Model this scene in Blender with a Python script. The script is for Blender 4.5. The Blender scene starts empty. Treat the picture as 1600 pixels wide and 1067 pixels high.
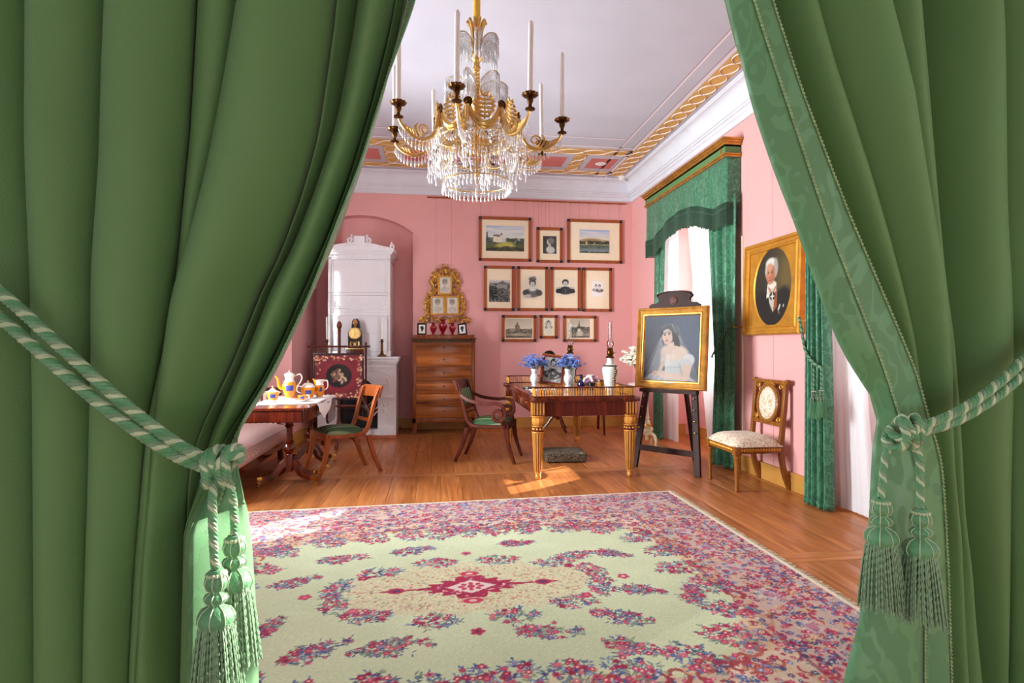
import bpy, bmesh, math, random
import numpy as np
from mathutils import Vector, Matrix, Euler

random.seed(11)
RNG = np.random.default_rng(11)
SC = bpy.context.scene
COL = SC.collection
PI = math.pi

# ------------------------------------------------------------------ camera
cam_d = bpy.data.cameras.new('camera')
cam = bpy.data.objects.new('camera', cam_d)
COL.objects.link(cam)
cam.location = (0, 0, 1.22)
cam.rotation_euler = (math.radians(90.42), 0, math.radians(-7.68))
cam_d.sensor_width = 36.0
cam_d.lens = 36.0 * 890 / 1600
cam_d.clip_start = 0.05
SC.camera = cam

# ------------------------------------------------------------------ view
SC.view_settings.view_transform = 'Standard'
SC.view_settings.look = 'None'
SC.view_settings.gamma = 1.0
SC.view_settings.use_curve_mapping = False
SC.view_settings.exposure = 0.15

# ------------------------------------------------------------------ world and lights
wd = bpy.data.worlds.new('daylight')
SC.world = wd
wd.use_nodes = True
bg = wd.node_tree.nodes['Background']
bg.inputs[0].default_value = (0.93, 0.96, 1.0, 1)
bg.inputs[1].default_value = 0.72

def add_light(name, kind, loc, direction, energy, size=None, color=(1, 1, 1), angle=None):
    d = bpy.data.lights.new(name, kind)
    d.energy = energy
    d.color = color
    if kind == 'AREA':
        d.shape = 'RECTANGLE'
        d.size, d.size_y = size
    if angle is not None:
        d.angle = angle
    o = bpy.data.objects.new(name, d)
    COL.objects.link(o)
    o.location = loc
    o.rotation_euler = Vector(direction).to_track_quat('-Z', 'Y').to_euler()
    return o

SUN_DIR = Vector((-0.857, -0.565, -0.41)).normalized()
add_light('sun', 'SUN', (8, 8, 6), SUN_DIR, 22.0, color=(1.0, 0.94, 0.84), angle=math.radians(0.6))
# daylight standing outside the right window openings, then added fill from the left
add_light('sky_window_far', 'AREA', (4.6, 6.30, 2.0), (-1, 0, -0.05), 80, (2.4, 2.4), (0.90, 0.98, 1.0))
add_light('sky_window_near', 'AREA', (4.6, 2.85, 2.0), (-1, 0, -0.05), 60, (2.4, 2.4), (0.90, 0.98, 1.0))
add_light('left_fill_lamp', 'AREA', (-2.95, 4.55, 1.75), (1, 0.8, 0.05), 600, (1.5, 2.3), (0.90, 0.98, 1.0))  # added fill lamp at an unseen left opening, aimed towards the back
add_light('left_fill_lamp_near', 'AREA', (-2.95, 2.45, 1.75), (1, 0.4, 0.0), 60, (1.5, 2.3), (0.90, 0.98, 1.0))  # weaker added fill lamp at the nearer unseen opening

# ------------------------------------------------------------------ helpers
def S(r, g, b):
    def f(c):
        c = c / 255.0
        return c / 12.92 if c <= 0.04045 else ((c + 0.055) / 1.055) ** 2.4
    return (f(r), f(g), f(b))

def T(x=0, y=0, z=0): return Matrix.Translation((x, y, z))
def RX(a): return Matrix.Rotation(a, 4, 'X')
def RY(a): return Matrix.Rotation(a, 4, 'Y')
def RZ(a): return Matrix.Rotation(a, 4, 'Z')

class MB:
    """collects shapes into one mesh"""
    def __init__(self):
        self.v = []; self.f = []
    def add(self, vs, fs, M=None):
        n = len(self.v)
        if M is not None:
            vs = [tuple(M @ Vector(p)) for p in vs]
        self.v.extend([tuple(p) for p in vs])
        self.f.extend([tuple(i + n for i in q) for q in fs])
        return self
    def box(self, x0, x1, y0, y1, z0, z1, M=None, b=0.0):
        if b <= 0:
            vs = [(x, y, z) for z in (z0, z1) for y in (y0, y1) for x in (x0, x1)]
            fs = [(0, 2, 3, 1), (4, 5, 7, 6), (0, 1, 5, 4), (2, 6, 7, 3), (0, 4, 6, 2), (1, 3, 7, 5)]
            return self.add(vs, fs, M)
        bm = bmesh.new()
        r = bmesh.ops.create_cube(bm, size=1.0)
        for v in bm.verts:
            v.co = ((x0 + x1) / 2 + v.co.x * (x1 - x0), (y0 + y1) / 2 + v.co.y * (y1 - y0), (z0 + z1) / 2 + v.co.z * (z1 - z0))
        bmesh.ops.bevel(bm, geom=bm.edges[:], offset=b, segments=2, profile=0.7, affect='EDGES', clamp_overlap=True)
        bm.verts.index_update()
        self.add([v.co[:] for v in bm.verts], [[v.index for v in f.verts] for f in bm.faces], M)
        bm.free()
        return self
    def bar(self, p, q, w, h, upv=(0, 0, 1)):
        """box from p to q, w wide and h high"""
        p = Vector(p); q = Vector(q); d = (q - p); L = d.length; d.normalize()
        s = d.cross(Vector(upv))
        if s.length < 1e-5: s = d.cross(Vector((0, 1, 0)))
        s.normalize(); u = s.cross(d)
        vs = []
        for a in (p, q):
            for i, j in ((-1, -1), (1, -1), (1, 1), (-1, 1)):
                vs.append(a + s * (i * w / 2) + u * (j * h / 2))
        return self.add(vs, [(0, 1, 2, 3), (4, 7, 6, 5), (0, 4, 5, 1), (1, 5, 6, 2), (2, 6, 7, 3), (3, 7, 4, 0)])
    def lathe(self, prof, seg=20, at=(0, 0, 0), M=None, flute=None):
        """prof: list of (r, z)"""
        vs = []; fs = []
        for k, (r, z) in enumerate(prof):
            for i in range(seg):
                a = 2 * PI * i / seg
                rr = r * (flute(a, k) if flute else 1)
                vs.append((at[0] + rr * math.cos(a), at[1] + rr * math.sin(a), at[2] + z))
        n = len(prof)
        for k in range(n - 1):
            for i in range(seg):
                j = (i + 1) % seg
                fs.append((k * seg + i, k * seg + j, (k + 1) * seg + j, (k + 1) * seg + i))
        if prof[0][0] > 1e-4: fs.append(tuple(range(seg - 1, -1, -1)))
        if prof[-1][0] > 1e-4: fs.append(tuple((n - 1) * seg + i for i in range(seg)))
        return self.add(vs, fs, M)
    def tube(self, pts, r, seg=8, closed=False, M=None, flat=1.0, upv=None):
        """swept tube; r number or list; flat squashes one axis"""
        pts = [Vector(p) for p in pts]; n = len(pts)
        rs = r if hasattr(r, '__len__') else [r] * n
        vs = []; fs = []
        prev = None
        for k in range(n):
            if closed: d = pts[(k + 1) % n] - pts[k - 1]
            else: d = pts[min(k + 1, n - 1)] - pts[max(k - 1, 0)]
            if d.length < 1e-9: d = Vector((0, 0, 1))
            d.normalize()
            if upv is not None:
                s = d.cross(Vector(upv))
                if s.length < 1e-4: s = prev if prev is not None else d.orthogonal()
            elif prev is None: s = d.orthogonal()
            else:
                s = prev - d * prev.dot(d)
                if s.length < 1e-5: s = d.orthogonal()
            s.normalize(); prev = s
            u = d.cross(s)
            for i in range(seg):
                a = 2 * PI * i / seg
                vs.append(pts[k] + (s * math.cos(a) + u * (math.sin(a) * flat)) * rs[k])
        m = n if closed else n - 1
        for k in range(m):
            k2 = (k + 1) % n
            for i in range(seg):
                j = (i + 1) % seg
                fs.append((k * seg + i, k * seg + j, k2 * seg + j, k2 * seg + i))
        if not closed:
            fs.append(tuple(range(seg - 1, -1, -1)))
            fs.append(tuple((n - 1) * seg + i for i in range(seg)))
        return self.add(vs, fs, M)
    def sweep(self, pts, wh, upv=(0, 0, 1), M=None):
        """rectangular section swept along pts; wh list of (width, height) or one pair"""
        pts = [Vector(p) for p in pts]; n = len(pts)
        if not hasattr(wh[0], '__len__'): wh = [wh] * n
        vs = []; fs = []
        for k in range(n):
            d = pts[min(k + 1, n - 1)] - pts[max(k - 1, 0)]; d.normalize()
            s = d.cross(Vector(upv)); s.normalize(); u = s.cross(d)
            w, h = wh[k]
            for i, j in ((-1, -1), (1, -1), (1, 1), (-1, 1)):
                vs.append(pts[k] + s * (i * w / 2) + u * (j * h / 2))
        for k in range(n - 1):
            for i in range(4):
                j = (i + 1) % 4
                fs.append((k * 4 + i, k * 4 + j, (k + 1) * 4 + j, (k + 1) * 4 + i))
        fs.append((3, 2, 1, 0)); m = (n - 1) * 4; fs.append((m, m + 1, m + 2, m + 3))
        return self.add(vs, fs, M)
    def prism(self, poly, z0, z1, M=None):
        n = len(poly)
        vs = [(x, y, z0) for x, y in poly] + [(x, y, z1) for x, y in poly]
        fs = [tuple(range(n - 1, -1, -1)), tuple(range(n, 2 * n))]
        fs += [(i, (i + 1) % n, (i + 1) % n + n, i + n) for i in range(n)]
        return self.add(vs, fs, M)
    def ball(self, c, r, seg=12, rings=7, M=None):
        rx, ry, rz = r if hasattr(r, '__len__') else (r, r, r)
        vs = [(c[0], c[1], c[2] - rz)]; fs = []
        for k in range(1, rings):
            t = -PI / 2 + PI * k / rings
            for i in range(seg):
                a = 2 * PI * i / seg
                vs.append((c[0] + rx * math.cos(t) * math.cos(a), c[1] + ry * math.cos(t) * math.sin(a), c[2] + rz * math.sin(t)))
        vs.append((c[0], c[1], c[2] + rz)); e = len(vs) - 1
        for i in range(seg):
            j = (i + 1) % seg
            fs.append((0, 1 + j, 1 + i))
            fs.append((e, e - seg + i, e - seg + j))
        for k in range(rings - 2):
            for i in range(seg):
                j = (i + 1) % seg
                fs.append((1 + k * seg + i, 1 + k * seg + j, 1 + (k + 1) * seg + j, 1 + (k + 1) * seg + i))
        return self.add(vs, fs, M)
    def grid(self, nu, nv, fn, M=None):
        vs = [fn(i / nu, j / nv) for j in range(nv + 1) for i in range(nu + 1)]
        fs = [(j * (nu + 1) + i, j * (nu + 1) + i + 1, (j + 1) * (nu + 1) + i + 1, (j + 1) * (nu + 1) + i) for j in range(nv) for i in range(nu)]
        return self.add(vs, fs, M)
    def build(self, name, mat, parent=None, smooth=True, bevel=0, solid=0, angle=38):
        me = bpy.data.meshes.new(name)
        me.from_pydata(self.v, [], self.f)
        me.validate()
        if mat is not None: me.materials.append(MAT[mat] if isinstance(mat, str) else mat)
        if smooth:
            me.shade_smooth()
            me.set_sharp_from_angle(angle=math.radians(angle))
        o = bpy.data.objects.new(name, me)
        COL.objects.link(o)
        if parent is not None: o.parent = parent
        if bevel:
            m = o.modifiers.new('bevel', 'BEVEL'); m.width = bevel; m.segments = 2; m.limit_method = 'ANGLE'; m.angle_limit = math.radians(40)
        if solid:
            m = o.modifiers.new('solid', 'SOLIDIFY'); m.thickness = solid; m.offset = 0
        return o

def tag(o, label=None, cat=None, group=None, kind=None):
    if label: o['label'] = label
    if cat: o['category'] = cat
    if group: o['group'] = group
    if kind: o['kind'] = kind
    return o

def thing(name, label, cat, loc=(0, 0, 0), rotz=0.0, group=None):
    o = bpy.data.objects.new(name, None)
    o.empty_display_size = 0.1
    COL.objects.link(o)
    o.location = loc; o.rotation_euler = (0, 0, rotz)
    return tag(o, label, cat, group)

def struct(name, mb, mat, parent=None, **k):
    o = mb.build(name, mat, parent, **k)
    if parent is None: o['kind'] = 'structure'
    return o

def copy_tree(o, parent=None):
    c = o.copy(); COL.objects.link(c)
    if parent is not None: c.parent = parent
    for ch in list(o.children): copy_tree(ch, c)
    return c

def lerp(a, b, t): return a + (b - a) * t
def arc(cx, cy, r, a0, a1, n):
    return [(cx + r * math.cos(lerp(a0, a1, i / n)), cy + r * math.sin(lerp(a0, a1, i / n))) for i in range(n + 1)]
def spiral(cx, cy, r0, r1, a0, a1, n):
    return [(cx + lerp(r0, r1, i / n) * math.cos(lerp(a0, a1, i / n)), cy + lerp(r0, r1, i / n) * math.sin(lerp(a0, a1, i / n))) for i in range(n + 1)]
def smooth_path(pts, n=6):
    """Catmull-Rom through the points"""
    P = [Vector(p) for p in pts]; out = []
    for i in range(len(P) - 1):
        p0 = P[max(i - 1, 0)]; p1 = P[i]; p2 = P[i + 1]; p3 = P[min(i + 2, len(P) - 1)]
        for k in range(n):
            t = k / n
            out.append(0.5 * ((2 * p1) + (p2 - p0) * t + (2 * p0 - 5 * p1 + 4 * p2 - p3) * t * t + (3 * p1 - p0 - 3 * p2 + p3) * t ** 3))
    out.append(P[-1])
    return out

# ------------------------------------------------------------------ materials
MAT = {}
def nodes_of(name):
    m = bpy.data.materials.new(name); m.use_nodes = True
    nt = m.node_tree; p = nt.nodes['Principled BSDF']
    MAT[name] = m
    return m, nt, p
def N(nt, t, **kw):
    n = nt.nodes.new(t)
    for k, v in kw.items():
        if k.startswith('i_'): n.inputs[int(k[2:])].default_value = v
        else: setattr(n, k, v)
    return n
def ramp(nt, stops):
    r = nt.nodes.new('ShaderNodeValToRGB'); cr = r.color_ramp
    while len(cr.elements) < len(stops): cr.elements.new(0.5)
    for e, (pos, c) in zip(cr.elements, stops):
        e.position = pos; e.color = (*c, 1)
    return r
def coords(nt, scale=(1, 1, 1), kind='Object', rot=(0, 0, 0)):
    tc = nt.nodes.new('ShaderNodeTexCoord'); mp = nt.nodes.new('ShaderNodeMapping')
    mp.inputs['Scale'].default_value = scale; mp.inputs['Rotation'].default_value = rot
    nt.links.new(tc.outputs[kind], mp.inputs[0])
    return mp
def bump(nt, p, sock, strength=0.2, dist=0.01):
    b = nt.nodes.new('ShaderNodeBump'); b.inputs['Strength'].default_value = strength; b.inputs['Distance'].default_value = dist
    nt.links.new(sock, b.inputs['Height']); nt.links.new(b.outputs[0], p.inputs['Normal'])

def plain(name, c, rough=0.5, metal=0.0, var=0.12, scale=6.0, bmp=0.0, bscale=60.0, coat=0.0, sheen=0.0, spec=0.5):
    """base colour with a soft mottling; optional fine bump"""
    m, nt, p = nodes_of(name)
    p.inputs['Roughness'].default_value = rough; p.inputs['Metallic'].default_value = metal
    p.inputs['Coat Weight'].default_value = coat; p.inputs['Coat Roughness'].default_value = 0.08
    p.inputs['Sheen Weight'].default_value = sheen
    p.inputs['Specular IOR Level'].default_value = spec
    mp = coords(nt)
    nz = N(nt, 'ShaderNodeTexNoise'); nz.inputs['Scale'].default_value = scale; nz.inputs['Detail'].default_value = 4
    nt.links.new(mp.outputs[0], nz.inputs['Vector'])
    r = ramp(nt, [(0.3, tuple(x * (1 - var) for x in c)), (0.7, tuple(min(1, x * (1 + var)) for x in c))])
    nt.links.new(nz.outputs['Fac'], r.inputs[0]); nt.links.new(r.outputs[0], p.inputs['Base Color'])
    if bmp:
        n2 = N(nt, 'ShaderNodeTexNoise'); n2.inputs['Scale'].default_value = bscale; n2.inputs['Detail'].default_value = 3
        nt.links.new(mp.outputs[0], n2.inputs['Vector']); bump(nt, p, n2.outputs['Fac'], bmp, 0.01)
    return m

def wood(name, c1, c2, axis='Z', rough=0.3, fig=1.0, coat=0.3, per_object=0.0, scale=1.0):
    """streaky timber; axis = direction of the grain"""
    m, nt, p = nodes_of(name)
    p.inputs['Roughness'].default_value = rough
    p.inputs['Coat Weight'].default_value = coat; p.inputs['Coat Roughness'].default_value = 0.12
    p.inputs['Specular IOR Level'].default_value = 0.25
    s = [22 * scale, 22 * scale, 22 * scale]; s['XYZ'.index(axis)] = 1.3 * scale
    mp = coords(nt, tuple(s))
    src = mp.outputs[0]
    if per_object:
        oi = N(nt, 'ShaderNodeObjectInfo')
        ad = N(nt, 'ShaderNodeVectorMath', operation='MULTIPLY_ADD')
        ad.inputs[1].default_value = (37, 53, 91)
        cmb = N(nt, 'ShaderNodeCombineXYZ')
        for i in range(3): nt.links.new(oi.outputs['Random'], cmb.inputs[i])
        nt.links.new(cmb.outputs[0], ad.inputs[0]); nt.links.new(mp.outputs[0], ad.inputs[2]); src = ad.outputs[0]
    nz = N(nt, 'ShaderNodeTexNoise'); nz.inputs['Scale'].default_value = 1.0; nz.inputs['Detail'].default_value = 6; nz.inputs['Distortion'].default_value = 1.2 * fig
    nt.links.new(src, nz.inputs['Vector'])
    r = ramp(nt, [(0.28, c1), (0.52, tuple((a + b) / 2 for a, b in zip(c1, c2))), (0.72, c2)])
    nt.links.new(nz.outputs['Fac'], r.inputs[0])
    out = r.outputs[0]
    if per_object:
        hsv = N(nt, 'ShaderNodeHueSaturation')
        mr = N(nt, 'ShaderNodeMapRange'); mr.inputs[3].default_value = 1 - per_object; mr.inputs[4].default_value = 1 + per_object
        nt.links.new(oi.outputs['Random'], mr.inputs[0]); nt.links.new(mr.outputs[0], hsv.inputs['Value'])
        nt.links.new(out, hsv.inputs['Color']); out = hsv.outputs[0]
    nt.links.new(out, p.inputs['Base Color'])
    bump(nt, p, nz.outputs['Fac'], 0.06, 0.004)
    return m

def damask(name, c1, c2, scale=9.0, rough=0.45, sheen=0.3, stretch=(1, 1, 0.55), weave=0.15):
    """woven figure: two tones of one colour in leafy blotches"""
    m, nt, p = nodes_of(name)
    p.inputs['Roughness'].default_value = rough; p.inputs['Sheen Weight'].default_value = sheen
    mp = coords(nt, stretch)
    vo = N(nt, 'ShaderNodeTexVoronoi', feature='SMOOTH_F1'); vo.inputs['Scale'].default_value = scale
    nz = N(nt, 'ShaderNodeTexNoise'); nz.inputs['Scale'].default_value = scale * 0.8; nz.inputs['Detail'].default_value = 2
    nt.links.new(mp.outputs[0], nz.inputs['Vector'])
    mx = N(nt, 'ShaderNodeMixRGB', blend_type='ADD'); mx.inputs[0].default_value = 0.35
    nt.links.new(mp.outputs[0], mx.inputs[1]); nt.links.new(nz.outputs['Color'], mx.inputs[2])
    nt.links.new(mx.outputs[0], vo.inputs['Vector'])
    wv = N(nt, 'ShaderNodeMath', operation='SINE')
    ml = N(nt, 'ShaderNodeMath', operation='MULTIPLY'); ml.inputs[1].default_value = 17
    nt.links.new(vo.outputs['Distance'], ml.inputs[0]); nt.links.new(ml.outputs[0], wv.inputs[0])
    r = ramp(nt, [(0.35, c1), (0.55, c2)])
    nt.links.new(wv.outputs[0], r.inputs[0]); nt.links.new(r.outputs[0], p.inputs['Base Color'])
    rr = N(nt, 'ShaderNodeMapRange'); rr.inputs[3].default_value = rough + 0.12; rr.inputs[4].default_value = rough - 0.1
    nt.links.new(wv.outputs[0], rr.inputs[0]); nt.links.new(rr.outputs[0], p.inputs['Roughness'])
    n2 = N(nt, 'ShaderNodeTexNoise'); n2.inputs['Scale'].default_value = 400; nt.links.new(mp.outputs[0], n2.inputs['Vector'])
    bump(nt, p, n2.outputs['Fac'], weave, 0.002)
    return m

def cloth(name, c, rough=0.55, sheen=0.25, var=0.1, scale=3.0, weave=0.2, wscale=500):
    m = plain(name, c, rough, 0, var, scale, weave, wscale, 0, sheen)
    return m

def striped(name, c1, c2, freq, axis=0, sharp=0.15, duty=0.5):
    m, nt, p = nodes_of(name)
    p.inputs['Roughness'].default_value = 0.7
    mp = coords(nt)
    sp = N(nt, 'ShaderNodeSeparateXYZ'); nt.links.new(mp.outputs[0], sp.inputs[0])
    ml = N(nt, 'ShaderNodeMath', operation='MULTIPLY'); ml.inputs[1].default_value = freq * 2 * PI
    nt.links.new(sp.outputs[axis], ml.inputs[0])
    sn = N(nt, 'ShaderNodeMath', operation='SINE'); nt.links.new(ml.outputs[0], sn.inputs[0])
    mr = N(nt, 'ShaderNodeMapRange'); mr.inputs[1].default_value = -1; mr.inputs[2].default_value = 1
    nt.links.new(sn.outputs[0], mr.inputs[0])
    r = ramp(nt, [(duty - sharp, c1), (duty + sharp, c2)])
    nt.links.new(mr.outputs[0], r.inputs[0]); nt.links.new(r.outputs[0], p.inputs['Base Color'])
    return m

def painted(name, rough=0.6, coat=0.0, bscale=0, bstr=0.1):
    """shows the mesh's own colour attribute"""
    m, nt, p = nodes_of(name)
    at = N(nt, 'ShaderNodeAttribute', attribute_name='paint')
    p.inputs['Roughness'].default_value = rough
    p.inputs['Coat Weight'].default_value = coat
    nt.links.new(at.outputs['Color'], p.inputs['Base Color'])
    if bscale:
        mp = coords(nt); n2 = N(nt, 'ShaderNodeTexNoise'); n2.inputs['Scale'].default_value = bscale
        nt.links.new(mp.outputs[0], n2.inputs['Vector']); bump(nt, p, n2.outputs['Fac'], bstr, 0.004)
    return m

def clear_glass(name, tint=(1, 1, 1), refl=0.12, rough=0.02, ior=1.5, gc=1.0, milk=0.0):
    m = bpy.data.materials.new(name); m.use_nodes = True; nt = m.node_tree
    nt.nodes.clear(); MAT[name] = m
    out = N(nt, 'ShaderNodeOutputMaterial'); mx = N(nt, 'ShaderNodeMixShader')
    tr = N(nt, 'ShaderNodeBsdfTransparent'); tr.inputs[0].default_value = (*tint, 1)
    gl = N(nt, 'ShaderNodeBsdfGlossy'); gl.inputs['Roughness'].default_value = rough; gl.inputs['Color'].default_value = (gc, gc, gc, 1)
    fr = N(nt, 'ShaderNodeFresnel'); fr.inputs[0].default_value = ior
    ad = N(nt, 'ShaderNodeMath', operation='ADD'); ad.inputs[1].default_value = refl; ad.use_clamp = True
    nt.links.new(fr.outputs[0], ad.inputs[0]); nt.links.new(ad.outputs[0], mx.inputs[0])
    gs = gl.outputs[0]
    if milk:
        df = N(nt, 'ShaderNodeBsdfDiffuse'); df.inputs[0].default_value = (0.9, 0.9, 0.92, 1)
        m2 = N(nt, 'ShaderNodeMixShader'); m2.inputs[0].default_value = milk
        nt.links.new(gl.outputs[0], m2.inputs[1]); nt.links.new(df.outputs[0], m2.inputs[2]); gs = m2.outputs[0]
    nt.links.new(tr.outputs[0], mx.inputs[1]); nt.links.new(gs, mx.inputs[2])
    nt.links.new(mx.outputs[0], out.inputs[0])
    return m

def sheer(name, c, see=0.25, trans=0.6):
    m = bpy.data.materials.new(name); m.use_nodes = True; nt = m.node_tree
    nt.nodes.clear(); MAT[name] = m
    out = N(nt, 'ShaderNodeOutputMaterial'); m1 = N(nt, 'ShaderNodeMixShader'); m2 = N(nt, 'ShaderNodeMixShader')
    df = N(nt, 'ShaderNodeBsdfDiffuse'); tl = N(nt, 'ShaderNodeBsdfTranslucent'); tr = N(nt, 'ShaderNodeBsdfTransparent')
    df.inputs[0].default_value = (*c, 1); tl.inputs[0].default_value = (*c, 1)
    m1.inputs[0].default_value = trans; m2.inputs[0].default_value = see
    nt.links.new(df.outputs[0], m1.inputs[1]); nt.links.new(tl.outputs[0], m1.inputs[2])
    nt.links.new(m1.outputs[0], m2.inputs[1]); nt.links.new(tr.outputs[0], m2.inputs[2]); nt.links.new(m2.outputs[0], out.inputs[0])
    return m

plain('pink_wall', S(230, 168, 165), 0.75, var=0.03, scale=1.5, bmp=0.05, bscale=90)
plain('ceiling_paint', S(192, 190, 202), 0.85, var=0.05, scale=1.6, bmp=0.25, bscale=5)
plain('cornice_white', S(220, 221, 230), 0.6, var=0.04, scale=4)
plain('mauve_line', S(176, 156, 166), 0.8, var=0.05)
plain('pale_line', S(232, 222, 226), 0.8, var=0.03)
plain('ochre_paint', S(214, 165, 88), 0.8, var=0.06, scale=9)
plain('pink_panel', S(208, 118, 112), 0.8, var=0.05)
plain('ochre_board', S(196, 140, 66), 0.45, var=0.08, scale=5)
wood('floor_board', S(150, 82, 38), S(204, 132, 74), 'Y', 0.33, 1.4, 0.12, per_object=0.16)
wood('floor_cross', S(158, 92, 46), S(206, 138, 82), 'X', 0.33, 1.2, 0.12, per_object=0.08)
plain('sub_floor', S(60, 34, 18), 0.9)
wood('mahogany', S(58, 16, 9), S(112, 40, 20), 'Z', 0.22, 1.0, 0.6)
wood('mahogany_y', S(62, 18, 10), S(118, 44, 22), 'Y', 0.15, 1.0, 0.8)
wood('cherry', S(122, 54, 18), S(174, 92, 38), 'Z', 0.3, 1.0, 0.3)
wood('armchair_wood', S(58, 18, 10), S(104, 40, 20), 'Z', 0.5, 1.0, 0.0)
wood('flame_wood', S(88, 38, 12), S(186, 104, 40), 'X', 0.25, 2.5, 0.4, per_object=0.10, scale=0.2)
wood('chest_wood', S(92, 40, 14), S(146, 74, 28), 'Z', 0.3, 1.0, 0.4)
wood('frame_wood', S(140, 66, 30), S(172, 90, 44), 'Z', 0.35, 0.6, 0.3)
wood('walnut_chair', S(116, 66, 24), S(164, 104, 44), 'Z', 0.3, 1.0, 0.4)
wood('dark_oak', S(38, 18, 14), S(66, 34, 26), 'Z', 0.55, 1.0, 0.0)
plain('ebony', S(20, 18, 18), 0.3, var=0.15)
plain('gold_leaf', S(196, 146, 70), 0.36, 0.75, var=0.25, scale=14, bmp=0.15, bscale=50)
plain('gold_flat', S(206, 146, 52), 0.42, 0.55, var=0.15, scale=10, bmp=0.1, bscale=80)
plain('gold_bright', S(226, 188, 116), 0.3, 0.85, var=0.2, scale=20)
plain('bronze_dark', S(92, 60, 26), 0.35, 0.9, var=0.3, scale=30)
plain('brass', S(200, 160, 80), 0.25, 1.0, var=0.1)
plain('gold_orange', S(206, 146, 66), 0.4, 0.35, var=0.12, scale=14)
plain('stove_tile', S(238, 236, 240), 0.12, var=0.02, scale=3, coat=0.5)
plain('stove_relief', S(236, 234, 238), 0.25, var=0.03, scale=8, coat=0.3)
plain('soot_iron', S(12, 11, 12), 0.6, var=0.3)
plain('red_brick', S(168, 92, 60), 0.7, var=0.1)
cloth('green_velvet', S(88, 130, 74), 0.6, 0.08, 0.05, 2.0, 0.25, 420)
damask('green_trim', S(84, 134, 88), S(92, 146, 98), 12, 0.45, 0.2)
damask('green_damask', S(44, 104, 74), S(66, 134, 98), 14, 0.42, 0.3)
cloth('green_fringe', S(32, 74, 52), 0.6, 0.2, 0.25, 30, 0.2)
cloth('gimp_braid', S(134, 164, 112), 0.6, 0.1, 0.25, 60, 0.3, 200)
cloth('cord_green', S(84, 146, 98), 0.4, 0.2, 0.1, 20, 0.3, 300)
cloth('cord_cream', S(176, 196, 156), 0.45, 0.2, 0.06, 20, 0.3, 300)
cloth('cord_sage', S(112, 148, 112), 0.5, 0.2, 0.1, 20, 0.3, 300)
sheer('voile', (0.93, 0.92, 0.95), 0.05, 0.28)
sheer('voile_hem', (0.95, 0.94, 0.96), 0.05, 0.5)
cloth('seat_green', S(52, 84, 46), 0.5, 0.2, 0.2, 12, 0.2)
plain('white_paint', S(236, 234, 230), 0.4, var=0.02)
plain('candle_wax', S(248, 246, 242), 0.45, var=0.01)
plain('cream_mount', S(244, 226, 198), 0.8, var=0.02)
painted('print', 0.75)
painted('oil_paint', 0.6, 0.0, 120, 0.1)
painted('carpet', 0.95, 0, 300, 0.5)
clear_glass('pane_glass', (1, 1, 1), 0.0)
clear_glass('picture_glass', (1, 1, 1), 0.02, 0.02, 1.12)
clear_glass('crystal', (0.99, 0.99, 0.99), 0.16, 0.25, 1.25, 0.75, 0.6)
clear_glass('chimney_glass', (0.97, 0.97, 0.98), 0.05, 0.1, 1.3, 0.5)
plain('opal_glass', S(232, 236, 240), 0.15, var=0.02, coat=0.4)
plain('celadon', S(214, 222, 216), 0.15, var=0.03, coat=0.4)
plain('ruby_glass', S(140, 10, 28), 0.1, var=0.1, coat=0.5)
plain('cobalt', S(22, 22, 66), 0.12, var=0.1, coat=0.5)
plain('linen', S(244, 240, 240), 0.8, var=0.02)
plain('porcelain', S(244, 238, 228), 0.12, var=0.02, coat=0.4)
plain('porcelain_orange', S(232, 140, 24), 0.15, var=0.05, coat=0.4)
plain('porcelain_blue', S(64, 72, 142), 0.2, var=0.3, scale=60)
plain('mirror', (0.85, 0.85, 0.85), 0.03, 1.0, var=0.0)
plain('marble', S(238, 236, 238), 0.2, var=0.03)
plain('ivory_gilt', S(222, 204, 168), 0.4, 0.1, var=0.12, scale=12)
plain('blue_petal', S(112, 136, 206), 0.7, var=0.25, scale=40)
plain('leaf_green', S(74, 92, 60), 0.7, var=0.3, scale=20)
plain('white_petal', S(240, 232, 216), 0.7, var=0.1, scale=30)
plain('mauve_petal', S(176, 120, 160), 0.7, var=0.3, scale=60)
plain('paper', S(238, 234, 226), 0.8, var=0.03)
plain('black_lacquer', S(14, 13, 14), 0.2, var=0.1, coat=0.4)
plain('white_plastic', S(236, 234, 230), 0.35, var=0.01)
plain('fringe_cream', S(226, 218, 190), 0.9, var=0.1, scale=40)
plain('outer_wall', S(200, 196, 190), 0.9, var=0.03)
plain('wire', S(120, 100, 84), 0.5, 0.5, var=0.1)
# ================================================================== the room
XR, YB, ZC, XL, YF = 3.0, 8.42, 3.72, -2.5, 1.5      # right wall, back wall, ceiling, left wall, door wall

# ---- floor: boards in bays parted by cross boards
fl = struct('floor', MB().box(-4.2, 3.7, -1.6, 8.75, -0.09, -0.03), 'sub_floor')
bays = [(-1.6, 0.55), (0.69, 2.97), (3.11, 5.40), (5.53, 7.85), (7.98, 8.75)]
for b, (y0, y1) in enumerate(bays):
    x = -4.2
    while x < 3.65:
        w = random.uniform(0.17, 0.25)
        x1 = min(x + w, 3.7)
        o = MB().box(x + 0.001, x1 - 0.001, y0, y1, -0.03, random.uniform(-0.0012, 0.0), b=0.0015).build('plank', 'floor_board', fl)
        x = x1
for (a, c) in [(0.55, 0.69), (2.97, 3.11), (5.40, 5.53), (7.85, 7.98)]:
    x = -4.2
    while x < 3.65:
        x1 = min(x + random.uniform(1.5, 2.6), 3.7)
        MB().box(x + 0.001, x1 - 0.001, a + 0.001, c - 0.001, -0.03, 0.0, b=0.0015).build('cross_board', 'floor_cross', fl)
        x = x1

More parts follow.
